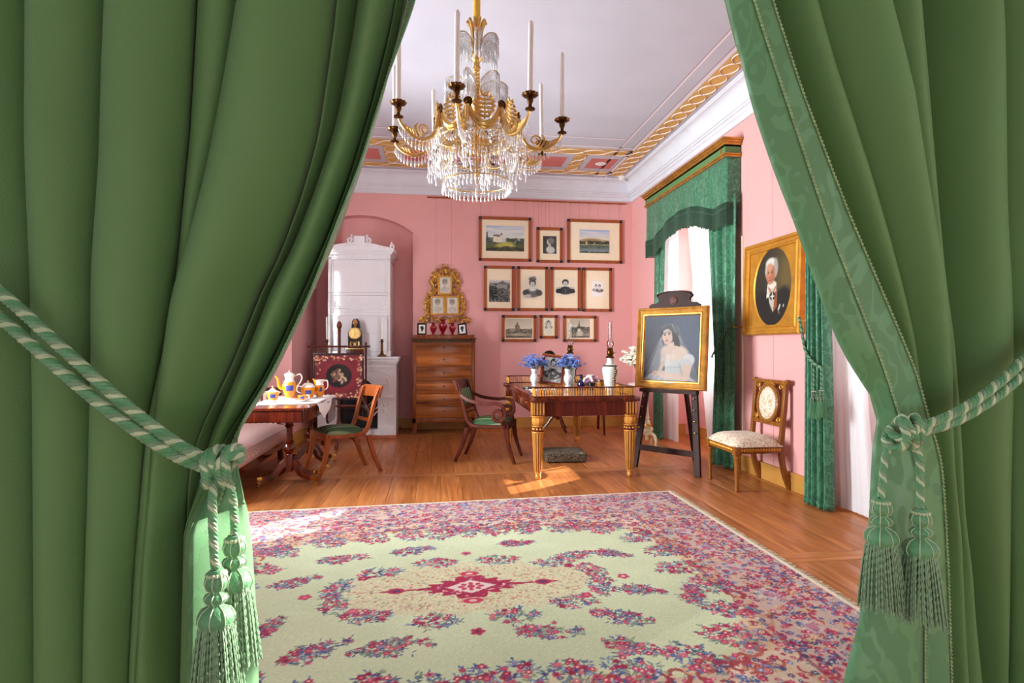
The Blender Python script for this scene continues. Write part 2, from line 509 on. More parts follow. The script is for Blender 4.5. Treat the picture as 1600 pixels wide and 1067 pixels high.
# ---- back wall with the arched stove niche
poly = [(XR + 0.6, 0), (XR + 0.6, 3.8), (-2.0, 3.8), (-2.0, 0), (-1.76, 0), (-1.76, 2.86)]
cx, half, zs, rise = -1.04, 0.72, 2.87, 0.235
Rr = (half ** 2 + rise ** 2) / (2 * rise)
for i in range(1, 24):
    x = -half + 2 * half * i / 24
    poly.append((cx + x, zs + rise - Rr + math.sqrt(Rr * Rr - x * x)))
poly += [(-0.325, 2.87), (-0.325, 0)]
M_xz = Matrix(((1, 0, 0, 0), (0, 0, 1, 0), (0, 1, 0, 0), (0, 0, 0, 1)))          # (x, z, y) -> (x, y, z)
bw = MB().prism(poly, YB, YB + 0.18, M_xz)
bw.box(-2.0, XR + 0.6, YB + 0.18, YB + 0.3, 0, 3.8)
struct('wall_back', bw, 'pink_wall')
# thin seam mouldings of the wall cloth
# ---- left side: pier beside the stove, then the wall with two unseen windows added for fill light
struct('wall_left_pier', MB().box(-2.62, -1.715, 7.17, YB + 0.3, 0, 3.8), 'pink_wall')
wl = MB()
lw = [(1.75, 3.15), (3.85, 5.25)]
ys = [1.5, 1.75, 3.15, 3.85, 5.25, 7.17]
for k in range(5):
    if k in (1, 3):
        wl.box(XL - 0.12, XL, ys[k], ys[k + 1], 0, 0.7); wl.box(XL - 0.12, XL, ys[k], ys[k + 1], 2.85, 3.8)
    else:
        wl.box(XL - 0.12, XL, ys[k], ys[k + 1], 0, 3.8)
struct('wall_left', wl, 'pink_wall')
def sash(name, y0, y1, z0, z1, x, cols, rows, w=0.05, th=0.045):
    root = bpy.data.objects.new(name, None); COL.objects.link(root); root['kind'] = 'structure'
    root.location = (x, (y0 + y1) / 2, z0)
    f = MB(); hw = (y1 - y0) / 2; H = z1 - z0
    f.box(-th / 2, th / 2, -hw, -hw + w, 0, H); f.box(-th / 2, th / 2, hw - w, hw, 0, H)
    f.box(-th / 2, th / 2, -hw + w, hw - w, 0, w); f.box(-th / 2, th / 2, -hw + w, hw - w, H - w, H)
    f.build('window_frame', 'white_paint', root)
    iw = (2 * hw - 2 * w) / cols; ih = (H - 2 * w) / rows
    for i in range(1, cols):
        yy = -hw + w + i * iw; MB().box(-th / 3, th / 3, yy - 0.02, yy + 0.02, w, H - w).build('mullion', 'white_paint', root)
    for j in range(1, rows):
        zz = w + j * ih; MB().box(-th / 3.2, th / 3.2, -hw + w, hw - w, zz - 0.014, zz + 0.014).build('glazing_bar', 'white_paint', root)
    for i in range(cols):
        for j in range(rows):
            a = -hw + w + i * iw; c = w + j * ih
            MB().box(-0.002, 0.002, a + 0.02, a + iw - 0.02, c + 0.014, c + ih - 0.014).build('pane', 'pane_glass', root)
    return root
sash('window_3', 1.75, 3.15, 0.7, 2.85, XL - 0.08, 2, 3)  # unseen, put in to let the left fill through
sash('window_4', 3.85, 5.25, 0.7, 2.85, XL - 0.08, 2, 3)  # second unseen window, added for the main left fill

# ---- right wall: two deep window embrasures down to the floor
W1 = (5.52, 7.46); W2 = (2.1, 4.15); ZW = 2.86; XO = 3.60; ZSILL = 1.0
wr = MB()
for a, b in [(1.5, W2[0]), (W2[1], W1[0]), (W1[1], YB + 0.3)]:
    wr.box(XR, XO, a, b, 0, 3.8)
for a, b in (W1, W2):
    wr.box(XR, XO, a, b, ZW, 3.8)
    wr.box(XO - 0.12, XO, a, b, 0, ZSILL)
struct('wall_right', wr, 'pink_wall')
for i, (a, b) in enumerate((W1, W2)):
    sash('window_%d' % (i + 1), a, b, ZSILL, ZW, XO - 0.06, 2, 4)
    struct('trim_%d' % (i + 5), MB().box(XO - 0.17, XO - 0.121, a + 0.002, b - 0.002, ZSILL - 0.035, ZSILL, b=0.004), 'ochre_board')

# ---- door wall, its opening hidden behind the green curtains
wf = MB()
wf.box(-4.2, -1.12, YF - 0.1, YF, 0, 3.8); wf.box(1.92, 3.6, YF - 0.1, YF, 0, 3.8); wf.box(-1.12, 1.92, YF - 0.1, YF, 2.95, 3.8)
struct('wall_front', wf, 'pink_wall')
# unseen wall and ceiling added to shape the light on the door curtains
struct('light_baffle_wall', MB().box(-1.5, 1.9, -1.7, -1.6, 0, 3.3), 'ceiling_paint')
struct('light_baffle_ceiling', MB().box(-2.9, 3.3, -1.6, YF - 0.1, 3.2, 3.3), 'ceiling_paint')
# ---- ceiling with its painted border
ce = struct('ceiling', MB().box(-2.62, 3.7, YF - 0.1, YB + 0.3, ZC, ZC + 0.1), 'ceiling_paint')
def strip(name, mat, x0, x1, y0, y1, h=0.0015):
    MB().box(x0, x1, y0, y1, ZC - h, ZC + 0.001).build(name, mat, ce, smooth=False)
Y0 = YF + 0.25
for nm, m, dx, w in (('painted_line', 'mauve_line', 2.305, 0.012), ('painted_line', 'pale_line', 2.322, 0.02), ('painted_line', 'mauve_line', 2.47, 0.014), ('painted_line', 'pale_line', 2.49, 0.035), ('painted_line', 'mauve_line', 2.79, 0.02)):
    strip(nm, m, dx, dx + w, Y0, 8.2)
for dy, w, m in ((6.62, 0.014, 'mauve_line'), (6.64, 0.02, 'pale_line'), (6.90, 0.014, 'mauve_line'), (6.92, 0.035, 'pale_line'), (8.17, 0.018, 'mauve_line')):
    strip('painted_line', m, -2.3, 2.30 if dy < 6.7 else 2.47, dy, dy + w)
strip('ochre_band', 'ochre_paint', 2.535, 2.725, Y0, 8.10)
strip('ochre_band', 'ochre_paint', -2.3, 2.535, 7.02, 7.25)
strip('ochre_band', 'ochre_paint', -2.3, 2.535, 7.90, 8.10)
for x in (1.82, -0.66, -1.42): strip('ochre_band', 'ochre_paint', x, x + 0.17, 7.25, 7.90)
strip('pink_square', 'pink_panel', 2.07, 2.44, 7.37, 7.79)
strip('pink_panel', 'pink_panel', -0.42, 1.74, 7.37, 7.79)
strip('pink_square', 'pink_panel', -1.20, -0.72, 7.37, 7.79)
ros = MB()
for k in range(8):
    a = k * PI / 4
    ros.ball((2.255 + 0.05 * math.cos(a), 7.58 + 0.05 * math.sin(a), ZC - 0.002), (0.032, 0.032, 0.006), 8, 4)
ros.ball((2.255, 7.58, ZC - 0.004), (0.03, 0.03, 0.008), 8, 4)
ros.build('rosette', 'pale_line', ce)
# interlaced pale tracery on the ochre bands
def trac(mb, p0, p1, half, n):
    p0 = Vector((*p0, ZC - 0.003)); p1 = Vector((*p1, ZC - 0.003)); d = (p1 - p0); L = d.length; d.normalize(); s = Vector((-d.y, d.x, 0))
    for sg in (-1, 1):
        pts = []
        for i in range(n * 16 + 1):
            t = i / 16
            w = math.sin(t * PI) 
            w = math.copysign(abs(w) ** 0.6, w)
            pts.append(p0 + d * (L * i / (n * 16)) + s * (sg * half * w * 0.86))
        mb.tube(pts, 0.007, 4, flat=0.3)
tr = MB()
trac(tr, (2.63, Y0), (2.63, 8.1), 0.09, 30)
trac(tr, (-2.3, 7.135), (2.535, 7.135), 0.10, 15)
trac(tr, (-2.3, 8.0), (2.535, 8.0), 0.09, 15)
for x in (1.905, -0.575, -1.335): trac(tr, (x, 7.25), (x, 7.9), 0.08, 3)
tr.build('painted_tracery', 'pale_line', ce)

# ---- cornice (profile: distance from wall, height)
prof = [(0.0, 3.425), (0.022, 3.425), (0.03, 3.44), (0.03, 3.475), (0.045, 3.485), (0.06, 3.51), (0.075, 3.515), (0.075, 3.535), (0.09, 3.54), (0.09, 3.552)]
prof += [(0.09 + 0.10 * (1 - math.cos(t * PI / 2 / 6)), 3.552 + 0.14 * math.sin(t * PI / 2 / 6)) for t in range(1, 7)]
prof += [(0.205, 3.695), (0.205, 3.70), (0.225, 3.712), (0.225, 3.72), (0, 3.72)]
n = len(prof)
def cornice(name, ends):
    """ends(d) -> two points (x, y) for the distance d from the wall"""
    vs = []
    for d, z in prof:
        a, b = ends(d); vs += [(*a, z), (*b, z)]
    fs = [(2 * i, 2 * i + 1, 2 * ((i + 1) % n) + 1, 2 * ((i + 1) % n)) for i in range(n)]
    fs += [tuple(2 * i for i in range(n - 1, -1, -1)), tuple(2 * i + 1 for i in range(n))]
    struct(name, MB().add(vs, fs), 'cornice_white', angle=25)
cornice('trim_1', lambda d: ((-1.715 + d, YB - d), (XR - d, YB - d)))
cornice('trim_2', lambda d: ((XR - d, YB - d), (XR - d, YF + d)))
cornice('trim_3', lambda d: ((-1.715 + d, 7.17 - d), (-1.715 + d, YB - d)))
cornice('trim_4', lambda d: ((XL + d, 7.17 - d), (-1.715 + d, 7.17 - d)))
cornice('trim_7', lambda d: ((XL + d, YF + d), (XL + d, 7.17 - d)))
# ---- baseboards
def base(name, x0, x1, y0, y1): struct(name, MB().box(x0, x1, y0, y1, 0.0, 0.135).box(x0 - 0.004 * (y1 - y0 > x1 - x0), x1, y0 - 0.004 * (x1 - x0 > y1 - y0), y1, 0.135, 0.15), 'ochre_board')
base('baseboard_back', -0.325, XR - 0.022, YB - 0.022, YB)
base('baseboard_niche', -1.70, -0.33, YB + 0.158, YB + 0.18)
base('baseboard_right', XR - 0.022, XR, W2[1] + 0.0, W1[0])
base('baseboard_right_far', XR - 0.022, XR, W1[1], YB - 0.03)
base('baseboard_pier', -2.5, -1.693, 7.148, 7.17)
base('baseboard_pier_side', -1.715, -1.693, 7.17, YB + 0.15)
base('baseboard_left', XL, XL + 0.022, YF, 7.14)
for i, (a, b) in enumerate((W1, W2)):
    base('baseboard_window_%d' % (i + 1), XR, XO - 0.19, b - 0.022, b)
    base('baseboard_window_end_%d' % (i + 1), XR, XO - 0.19, a, a + 0.022)
    base('baseboard_window_front_%d' % (i + 1), XO - 0.142, XO - 0.12, a + 0.03, b - 0.03)
# pale cable duct down the wall beside the far window curtain
tag(MB().box(2.986, 2.999, 5.235, 5.25, 0.15, 2.3, b=0.002).build('cable_cover', 'cream_mount'), 'thin cream cable cover running down the pink wall beside the far window curtain', 'cable cover')
# two seams of the wall cloth
for i, y in enumerate((4.74,)):
    struct('trim_%d' % (8 + i), MB().box(2.9965, 3.0005, y, y + 0.01, 0.15, 3.43), 'pink_wall')

# ---- smoke detector
sd = thing('smoke_detector', 'small round white smoke detector on the ceiling in the far right corner', 'smoke detector', (2.74, 8.12, ZC))
MB().lathe([(0.0, 0), (0.055, 0), (0.055, -0.02), (0.045, -0.03), (0.045, -0.034)], 20).build('base', 'white_plastic', sd)
MB().lathe([(0.04, -0.034), (0.048, -0.045), (0.045, -0.06), (0.02, -0.068), (0, -0.068)], 20).build('cap', 'white_plastic', sd)
# ---- wall socket below the near window
so = thing('wall_socket', 'white electrical socket on the pink window reveal right of the voile', 'socket', (XO - 0.135, W2[1] - 0.0005, 0.68))
MB().box(-0.045, 0.045, -0.012, 0, -0.045, 0.045, b=0.004).build('plate', 'white_plastic', so)
MB().lathe([(0.028, 0), (0.028, -0.004), (0.02, -0.004), (0.02, 0.006), (0, 0.006)], 16, M=T(0, -0.011, 0) @ RX(-PI / 2)).build('outlet', 'white_plastic', so)
# ================================================================== painting by colour attribute
class Cv:
    """small canvas, 0..1 coordinates, y up; colours given in sRGB 0..255"""
    def __init__(s, w, h, bgc=(255, 255, 255)):
        s.w, s.h = w, h; s.a = np.empty((h, w, 3)); s.a[:] = bgc
        s.X, s.Y = np.meshgrid((np.arange(w) + 0.5) / w, (np.arange(h) + 0.5) / h); s.asp = h / w
    def mix(s, m, c):
        s.a += (np.array(c, float) - s.a) * m[..., None]
    def ell(s, cx, cy, rx, ry, c, rot=0, soft=0.25, al=1.0):
        dx = (s.X - cx); dy = (s.Y - cy) * s.asp; ry = ry * s.asp
        if rot:
            q = math.radians(rot); dx, dy = dx * math.cos(q) + dy * math.sin(q), -dx * math.sin(q) + dy * math.cos(q)
        d = np.sqrt((dx / rx) ** 2 + (dy / ry) ** 2)
        s.mix(np.clip((1 + soft / 2 - d) / soft, 0, 1) * al, c)
    def poly(s, pts, c, al=1.0):
        n = len(pts); ins = np.zeros(s.X.shape, bool)
        for i in range(n):
            x0, y0 = pts[i]; x1, y1 = pts[(i + 1) % n]
            cond = ((y0 > s.Y) != (y1 > s.Y))
            ins ^= cond & (s.X < (x1 - x0) * (s.Y - y0) / ((y1 - y0) or 1e-9) + x0)
        s.mix(ins * al, c)
    def rect(s, x0, y0, x1, y1, c, al=1.0):
        s.mix(((s.X >= x0) & (s.X <= x1) & (s.Y >= y0) & (s.Y <= y1)) * al, c)
    def vgrad(s, x0, y0, x1, y1, c0, c1):
        t = np.clip((s.Y - y0) / (y1 - y0), 0, 1)[..., None]
        col = np.array(c0, float) * (1 - t) + np.array(c1, float) * t
        m = ((s.X >= x0) & (s.X <= x1) & (s.Y >= y0) & (s.Y <= y1))[..., None]
        s.a = np.where(m, col, s.a)
    def line(s, x0, y0, x1, y1, wd, c, al=1.0):
        ax, ay = x1 - x0, (y1 - y0) * s.asp; L = ax * ax + ay * ay + 1e-12
        t = np.clip(((s.X - x0) * ax + (s.Y - y0) * s.asp * ay) / L, 0, 1)
        d = np.hypot(s.X - x0 - t * ax, (s.Y - y0) * s.asp - t * ay)
        s.mix(np.clip(1.5 - d / wd, 0, 1) * al, c)
    def speck(s, x0, y0, x1, y1, n, r, cols, al=0.8):
        for _ in range(n):
            c = random.choice(cols); k = random.uniform(0.5, 1.3)
            s.ell(random.uniform(x0, x1), random.uniform(y0, y1), r * k, r * k * random.uniform(0.5, 1.1) / s.asp, c, 0, 0.8, al)
    def grain(s, amt):
        s.a += RNG.normal(0, amt, s.a.shape[:2])[..., None]

def paint_attr(me, arr):
    """arr (n,3) sRGB 0..255 per vertex"""
    c = np.clip(arr, 0, 255) / 255.0
    lin = np.where(c <= 0.04045, c / 12.92, ((c + 0.055) / 1.055) ** 2.4)
    out = np.ones((len(lin), 4), np.float32); out[:, :3] = lin
    at = me.color_attributes.new('paint', 'FLOAT_COLOR', 'POINT')
    at.data.foreach_set('color', out.ravel())

def canvas_obj(name, cv, w, h, mat='print', parent=None, mask=None, z=0.0):
    """flat painted sheet, w x h metres, in the local XZ plane, facing -Y, bottom centre at origin"""
    xs = np.linspace(-w / 2, w / 2, cv.w); zs = np.linspace(0, h, cv.h)
    X, Z = np.meshgrid(xs, zs)
    vs = np.stack([X.ravel(), np.full(X.size, z), Z.ravel()], 1)
    idx = np.arange(cv.w * cv.h).reshape(cv.h, cv.w)
    fs = np.stack([idx[:-1, :-1].ravel(), idx[:-1, 1:].ravel(), idx[1:, 1:].ravel(), idx[1:, :-1].ravel()], 1)
    cols = cv.a.reshape(-1, 3)
    if mask is not None:
        keep = mask(X, Z).ravel(); fs = fs[keep[fs].any(1)]
    me = bpy.data.meshes.new(name)
    me.from_pydata(vs.tolist(), [], fs.tolist())
    me.materials.append(MAT[mat]); paint_attr(me, cols)
    o = bpy.data.objects.new(name, me); COL.objects.link(o)
    if parent is not None: o.parent = parent
    return o

# ================================================================== the rug
def make_rug():
    cxr, cyr, hw, hh = 0.18, 2.92, 1.76, 1.63
    res = 0.0055
    w, h = int(2 * hw / res), int(2 * hh / res)
    A = np.empty((h, w, 3)); A[:] = (206, 216, 178)
    xs = (np.arange(w) + 0.5) * res - hw; ys = (np.arange(h) + 0.5) * res - hh
    U, V = np.meshgrid(xs, ys)
    # soft tone drift in the field
    def lownoise(sc, seed):
        g = np.random.default_rng(seed).normal(0, 1, (int(2 * hh / sc) + 3, int(2 * hw / sc) + 3))
        gy = (V + hh) / sc; gx = (U + hw) / sc
        iy = gy.astype(int); ix = gx.astype(int); fy = gy - iy; fx = gx - ix
        fy = fy * fy * (3 - 2 * fy); fx = fx * fx * (3 - 2 * fx)
        return (g[iy, ix] * (1 - fx) + g[iy, ix + 1] * fx) * (1 - fy) + (g[iy + 1, ix] * (1 - fx) + g[iy + 1, ix + 1] * fx) * fy
    A += (lownoise(0.5, 1) * 4 + lownoise(0.12, 2) * 2)[..., None]
    rnd = random.Random(5)
    ROSE = [(176, 44, 82), (188, 62, 94), (158, 34, 70), (200, 100, 118)]
    BLUE = [(92, 110, 158), (72, 88, 138), (120, 140, 178), (58, 72, 118)]
    TAN = [(206, 168, 128), (190, 140, 104), (224, 196, 160)]
    LEAF = [(110, 138, 130), (134, 148, 118), (92, 118, 132)]
    RUST = [(160, 62, 62), (176, 84, 70), (150, 50, 60)]
    def stamp(x, y, rx, ry, c, rot=0.0, al=1.0):
        R = max(rx, ry) * 1.15
        i0 = max(int((x - R + hw) / res), 0); i1 = min(int((x + R + hw) / res) + 2, w)
        j0 = max(int((y - R + hh) / res), 0); j1 = min(int((y + R + hh) / res) + 2, h)
        if i0 >= i1 or j0 >= j1: return
        dx = U[j0:j1, i0:i1] - x; dy = V[j0:j1, i0:i1] - y
        ca, sa = math.cos(rot), math.sin(rot)
        d = np.sqrt(((dx * ca + dy * sa) / rx) ** 2 + ((-dx * sa + dy * ca) / ry) ** 2)
        m = (np.clip((1.15 - d) / 0.3, 0, 1) * al)[..., None]
        A[j0:j1, i0:i1] += (np.array(c, float) - A[j0:j1, i0:i1]) * m
    def stroke(pts, r, c, al=1.0):
        for (x0, y0), (x1, y1) in zip(pts[:-1], pts[1:]):
            n = max(1, int(math.hypot(x1 - x0, y1 - y0) / (r * 0.9)))
            for k in range(n): stamp(lerp(x0, x1, k / n), lerp(y0, y1, k / n), r, r, c, 0, al)
    def flower(x, y, r, pal=ROSE, ctr=(240, 206, 190)):
        c = rnd.choice(pal); ph = rnd.uniform(0, 6)
        for k in range(5):
            a = ph + k * 2 * PI / 5
            stamp(x + r * 0.55 * math.cos(a), y + r * 0.55 * math.sin(a), r * 0.5, r * 0.42, c, a)
        stamp(x, y, r * 0.34, r * 0.34, rnd.choice([ctr, (222, 120, 130), (110, 40, 70)]))
    def leafy(x, y, r, c, n=3):
        for _ in range(n):
            a = rnd.uniform(0, 2 * PI); q = rnd.uniform(0.6, 1.5) * r
            stamp(x + q * math.cos(a), y + q * math.sin(a), r * 0.7, r * 0.22, c, a)
    def cluster(x, y, rx, ry, dens=1.0, fr=0.017, rot=0.0, pal=ROSE):
        n = int(dens * rx * ry * 2300) + 5
        pts = []
        for _ in range(n * 6):
            a = rnd.uniform(0, 2 * PI); q = math.sqrt(rnd.random())
            px, py = rx * q * math.cos(a), ry * q * math.sin(a)
            px, py = px * math.cos(rot) - py * math.sin(rot), px * math.sin(rot) + py * math.cos(rot)
            if all((px - u) ** 2 + (py - v) ** 2 > (fr * 1.35) ** 2 for u, v in pts): pts.append((px, py))
            if len(pts) >= n: break
        for px, py in pts:
            leafy(x + px, y + py, fr * 1.1, rnd.choice(LEAF + BLUE), 4)
        for px, py in pts:
            u = rnd.random()
            if u < 0.62: flower(x + px, y + py, fr * rnd.uniform(0.7, 1.1), pal)
            elif u < 0.82: flower(x + px, y + py, fr * rnd.uniform(0.5, 0.8), BLUE, (236, 226, 210))
            else: leafy(x + px, y + py, fr, rnd.choice(LEAF), 3)
    def spray(x, y, L, rot, fr=0.016):
        """a loose branch with flowers thinning to a tip"""
        pts = []
        for k in range(9):
            t = k / 8
            pts.append((x + math.cos(rot) * (t - 0.5) * L - math.sin(rot) * 0.04 * math.sin(t * 4), y + math.sin(rot) * (t - 0.5) * L + math.cos(rot) * 0.04 * math.sin(t * 4)))
        stroke(pts, 0.004, (120, 112, 110), 0.8)
        for k in range(36):
            t = rnd.random() ** 0.8; wdt = 0.24 * L * math.sin(PI * min(1, 0.12 + t * 0.8)) 
            o = rnd.uniform(-1, 1) * wdt
            px = x + math.cos(rot) * (t - 0.5) * L - math.sin(rot) * o; py = y + math.sin(rot) * (t - 0.5) * L + math.cos(rot) * o
            leafy(px, py, fr, rnd.choice(LEAF + BLUE), 2)
            if rnd.random() < 0.7: flower(px, py, fr * rnd.uniform(0.55, 1.05), ROSE if rnd.random() < 0.8 else BLUE)
    # --- border: everything outside a wavy field edge
    ang = np.arctan2(V / 0.86, U / 1.20)
    fx, fy = 1.22, 0.90
    e = (np.abs(U) / fx) ** 4 + (np.abs(V) / fy) ** 4
    wav = 0.16 * np.sin(11 * ang) + 0.08 * np.sin(23 * ang + 1) + 0.05 * lownoise(0.2, 9)
    bord = e > (1 + wav)
    A[bord] = (204, 182, 160)
    tan = (e > (0.86 + wav)) & ~bord
    A[tan] = A[tan] * 0.82 + np.array((206, 176, 130)) * 0.18
    A[bord] += (lownoise(0.09, 4)[bord] * 9)[:, None]
    # outer bands
    m1 = np.maximum(np.abs(U) - (hw - 0.52), np.abs(V) - (hh - 0.52))
    A[(m1 > 0)] = (196, 172, 160)
    A[(m1 > 0) & (m1 < 0.015)] = (168, 96, 96)
    m2 = np.maximum(np.abs(U) - (hw - 0.13), np.abs(V) - (hh - 0.13))
    A[m2 > 0] = (190, 168, 164)
    A[(m2 > 0) & (m2 < 0.012)] = (104, 108, 146)
    m3 = np.maximum(np.abs(U) - (hw - 0.028), np.abs(V) - (hh - 0.028))
    def inborder(x, y):
        i = int((x + hw) / res); j = int((y + hh) / res)
        return 0 <= i < w and 0 <= j < h and bord[j, i]
    # scrolls
    for _ in range(2600):
        x = rnd.uniform(-hw, hw); y = rnd.uniform(-hh, hh)
        if not inborder(x, y): continue
        r = rnd.uniform(0.018, 0.05); a0 = rnd.uniform(0, 6.3); sg = rnd.choice((-1, 1))
        pts = spiral(x, y, r, r * 0.3, a0, a0 + sg * rnd.uniform(2.5, 5), 9)
        stroke(pts, rnd.uniform(0.0045, 0.009), rnd.choice(RUST + RUST + TAN + [(176, 50, 80), (140, 84, 76)]), 0.9)
    for _ in range(16000):
        x = rnd.uniform(-hw, hw); y = rnd.uniform(-hh, hh)
        if not inborder(x, y): continue
        u = rnd.random()
        if u < 0.40: flower(x, y, rnd.uniform(0.009, 0.018))
        elif u < 0.74: flower(x, y, rnd.uniform(0.009, 0.017), BLUE, (226, 220, 214))
        elif u < 0.85: flower(x, y, rnd.uniform(0.009, 0.017), TAN, (180, 60, 70))
        else: leafy(x, y, rnd.uniform(0.012, 0.02), rnd.choice(LEAF + BLUE + TAN), 3)
    # larger rosettes down the middle of the border
    for k in range(9):
        for s in (-1, 1):
            x = -1.5 + 3.0 * k / 8
            for r, c in ((0.06, (200, 200, 212)), (0.032, (176, 60, 92))): stamp(x, s * (hh - 0.33), r, r * 0.8, c, 0, 0.45)
            y = -1.3 + 2.6 * k / 8
            for r, c in ((0.06, (200, 200, 212)), (0.032, (176, 60, 92))): stamp(s * (hw - 0.33), y, r * 0.8, r, c, 0, 0.45)
    # rust scroll garland hugging the field edge
    for k in range(110):
        a = 2 * PI * k / 110
        q = 1.0 / ((abs(math.cos(a)) / fx) ** 4 + (abs(math.sin(a)) / fy) ** 4) ** 0.25 * 1.03
        x, y = q * math.cos(a), q * math.sin(a)
        stroke(spiral(x, y, 0.06, 0.015, a + k, a + k + 4.5, 10), 0.010, rnd.choice(RUST + TAN), 0.9)
    # flower bunches standing on the field edge
    for k in range(30):
        a = 2 * PI * (k + 0.3) / 30
        q = 1.0 / ((abs(math.cos(a)) / fx) ** 4 + (abs(math.sin(a)) / fy) ** 4) ** 0.25 * rnd.uniform(0.93, 0.99)
        cluster(q * math.cos(a), q * math.sin(a), 0.125, 0.085, 1.0, 0.018, a, ROSE)
    # --- medallion
    halo = ((np.abs(U) / 0.66) ** 2 + (np.abs(V) / 0.32) ** 2) < (1 + 0.15 * np.sin(9 * np.arctan2(V, U)) + 0.15 * lownoise(0.05, 7))
    A[halo] = A[halo] * 0.55 + np.array((214, 192, 156)) * 0.45
    A[halo] += (RNG.normal(0, 12, halo.sum()))[:, None]
    for _ in range(520):
        a = rnd.uniform(0, 2 * PI); q = math.sqrt(rnd.random())
        stamp(0.6 * q * math.cos(a), 0.26 * q * math.sin(a), 0.009, 0.006, rnd.choice(TAN + [(190, 110, 100), (150, 150, 130), (206, 120, 120)]), a, 0.8)
    for k in range(12):
        a = 2 * PI * (k + 0.5) / 12
        cluster(0.68 * math.cos(a), 0.36 * math.sin(a), 0.115, 0.065, 1.15, 0.017, a + PI / 2 if abs(math.cos(a)) > 0.8 else 0.0)
    for s in (-1, 1):
        flower(s * 0.80, 0.0, 0.032); flower(0, s * 0.47, 0.032)
        flower(s * 0.55, 0.19, 0.03); flower(s * 0.55, -0.19, 0.03)
    loz = (np.abs(U) / 0.27 + np.abs(V) / 0.15) < 1 + 0.12 * np.cos(14 * np.arctan2(V * 2, U))
    A[loz] = (170, 32, 72)
    inn = (np.abs(U) / 0.125 + np.abs(V) / 0.08) < 1
    for _ in range(200):
        x = rnd.uniform(-0.3, 0.3); y = rnd.uniform(-0.13, 0.13)
        if abs(x) / 0.25 + abs(y) / 0.135 < 1: stamp(x, y, rnd.uniform(0.006, 0.012), 0.006, rnd.choice([(226, 160, 170), (236, 206, 200), (130, 30, 60), (160, 120, 150)]), rnd.uniform(0, 3), 0.9)
    A[inn] = (226, 206, 196)
    for k in range(8):
        a = k * PI / 4; stamp(0.05 * math.cos(a), 0.035 * math.sin(a), 0.016, 0.012, (190, 50, 86), a)
    stamp(0, 0, 0.02, 0.02, (190, 60, 90))
    for s in (-1, 1):
        stamp(s * 0.37, 0, 0.042, 0.032, (170, 30, 70)); stamp(s * 0.37, 0, 0.018, 0.014, (70, 60, 110)); stamp(s * 0.42, 0, 0.03, 0.010, (170, 30, 70)); stamp(s * 0.30, 0, 0.03, 0.008, (170, 30, 70))
        stamp(0, s * 0.165, 0.05, 0.03, (196, 48, 84)); stamp(0, s * 0.165, 0.02, 0.014, (230, 190, 180))
    # --- loose sprays in the field
    for (x, y, L, r) in SPRAYS:
        spray(x - cxr, y - cyr, L * 0.85, r)
        cluster(x - cxr - 0.10 * L * math.cos(r), y - cyr - 0.10 * L * math.sin(r), L * 0.26, 0.055, 1.2, 0.0165, r)
    # edge binding
    A[m3 > 0] = (226, 218, 192)
    A += RNG.normal(0, 5, (h, w))[..., None]
    # mesh (the far edge runs a little askew)
    idx = np.arange(w * h).reshape(h, w)
    fs = np.stack([idx[:-1, :-1].ravel(), idx[:-1, 1:].ravel(), idx[1:, 1:].ravel(), idx[1:, :-1].ravel()], 1)
    sk = 0.05 * (U - hw) * (V + hh) / (2 * hh)
    vs = np.stack([(U + cxr).ravel(), (V + cyr + sk).ravel(), np.full(w * h, 0.010)], 1)
    me = bpy.data.meshes.new('pile')
    me.vertices.add(w * h); me.vertices.foreach_set('co', vs.astype(np.float32).ravel())
    nf = len(fs); me.loops.add(nf * 4); me.loops.foreach_set('vertex_index', fs.astype(np.int32).ravel())
    me.polygons.add(nf); me.polygons.foreach_set('loop_start', np.arange(0, nf * 4, 4, dtype=np.int32)); me.polygons.foreach_set('loop_total', np.full(nf, 4, np.int32))
    me.update(calc_edges=True); me.materials.append(MAT['carpet']); paint_attr(me, A.reshape(-1, 3))
    root = thing('rug', 'large pale green floral rug with a crimson medallion and busy pink border', 'rug', (0, 0, 0))
    pile = bpy.data.objects.new('pile', me); COL.objects.link(pile); pile.parent = root
    def edge_y(x): return cyr + hh + 0.05 * (x - cxr - hw)
    bk = MB()
    x0, x1, y0 = cxr - hw, cxr + hw, cyr - hh
    bk.add([(x0, y0, 0.001), (x1, y0, 0.001), (x1, edge_y(x1), 0.001), (x0, edge_y(x0), 0.001), (x0, y0, 0.0098), (x1, y0, 0.0098), (x1, edge_y(x1), 0.0098), (x0, edge_y(x0), 0.0098)],
           [(3, 2, 1, 0), (0, 1, 5, 4), (1, 2, 6, 5), (2, 3, 7, 6), (3, 0, 4, 7)])
    bk.build('backing', 'fringe_cream', root)
    fr = MB()
    for i in range(420):
        y = y0 + (edge_y(x1) - y0) * i / 419; L = rnd.uniform(0.02, 0.045)
        for (xx, sg) in ((x1, 1), (x0, -1)):
            q = rnd.uniform(-0.012, 0.012)
            fr.bar((xx - sg * 0.004, y, 0.007), (xx + sg * L, y + q, 0.002), 0.004, 0.003)
    for i in range(420):
        x = x0 + (x1 - x0) * i / 419
        fr.bar((x, edge_y(x) - 0.004, 0.007), (x + rnd.uniform(-0.004, 0.004), edge_y(x) + rnd.uniform(0.006, 0.016), 0.002), 0.006, 0.004)
    tag(fr.build('fringe', 'fringe_cream', root, smooth=False), 'short cream fringe along the edges', None, None, 'stuff')
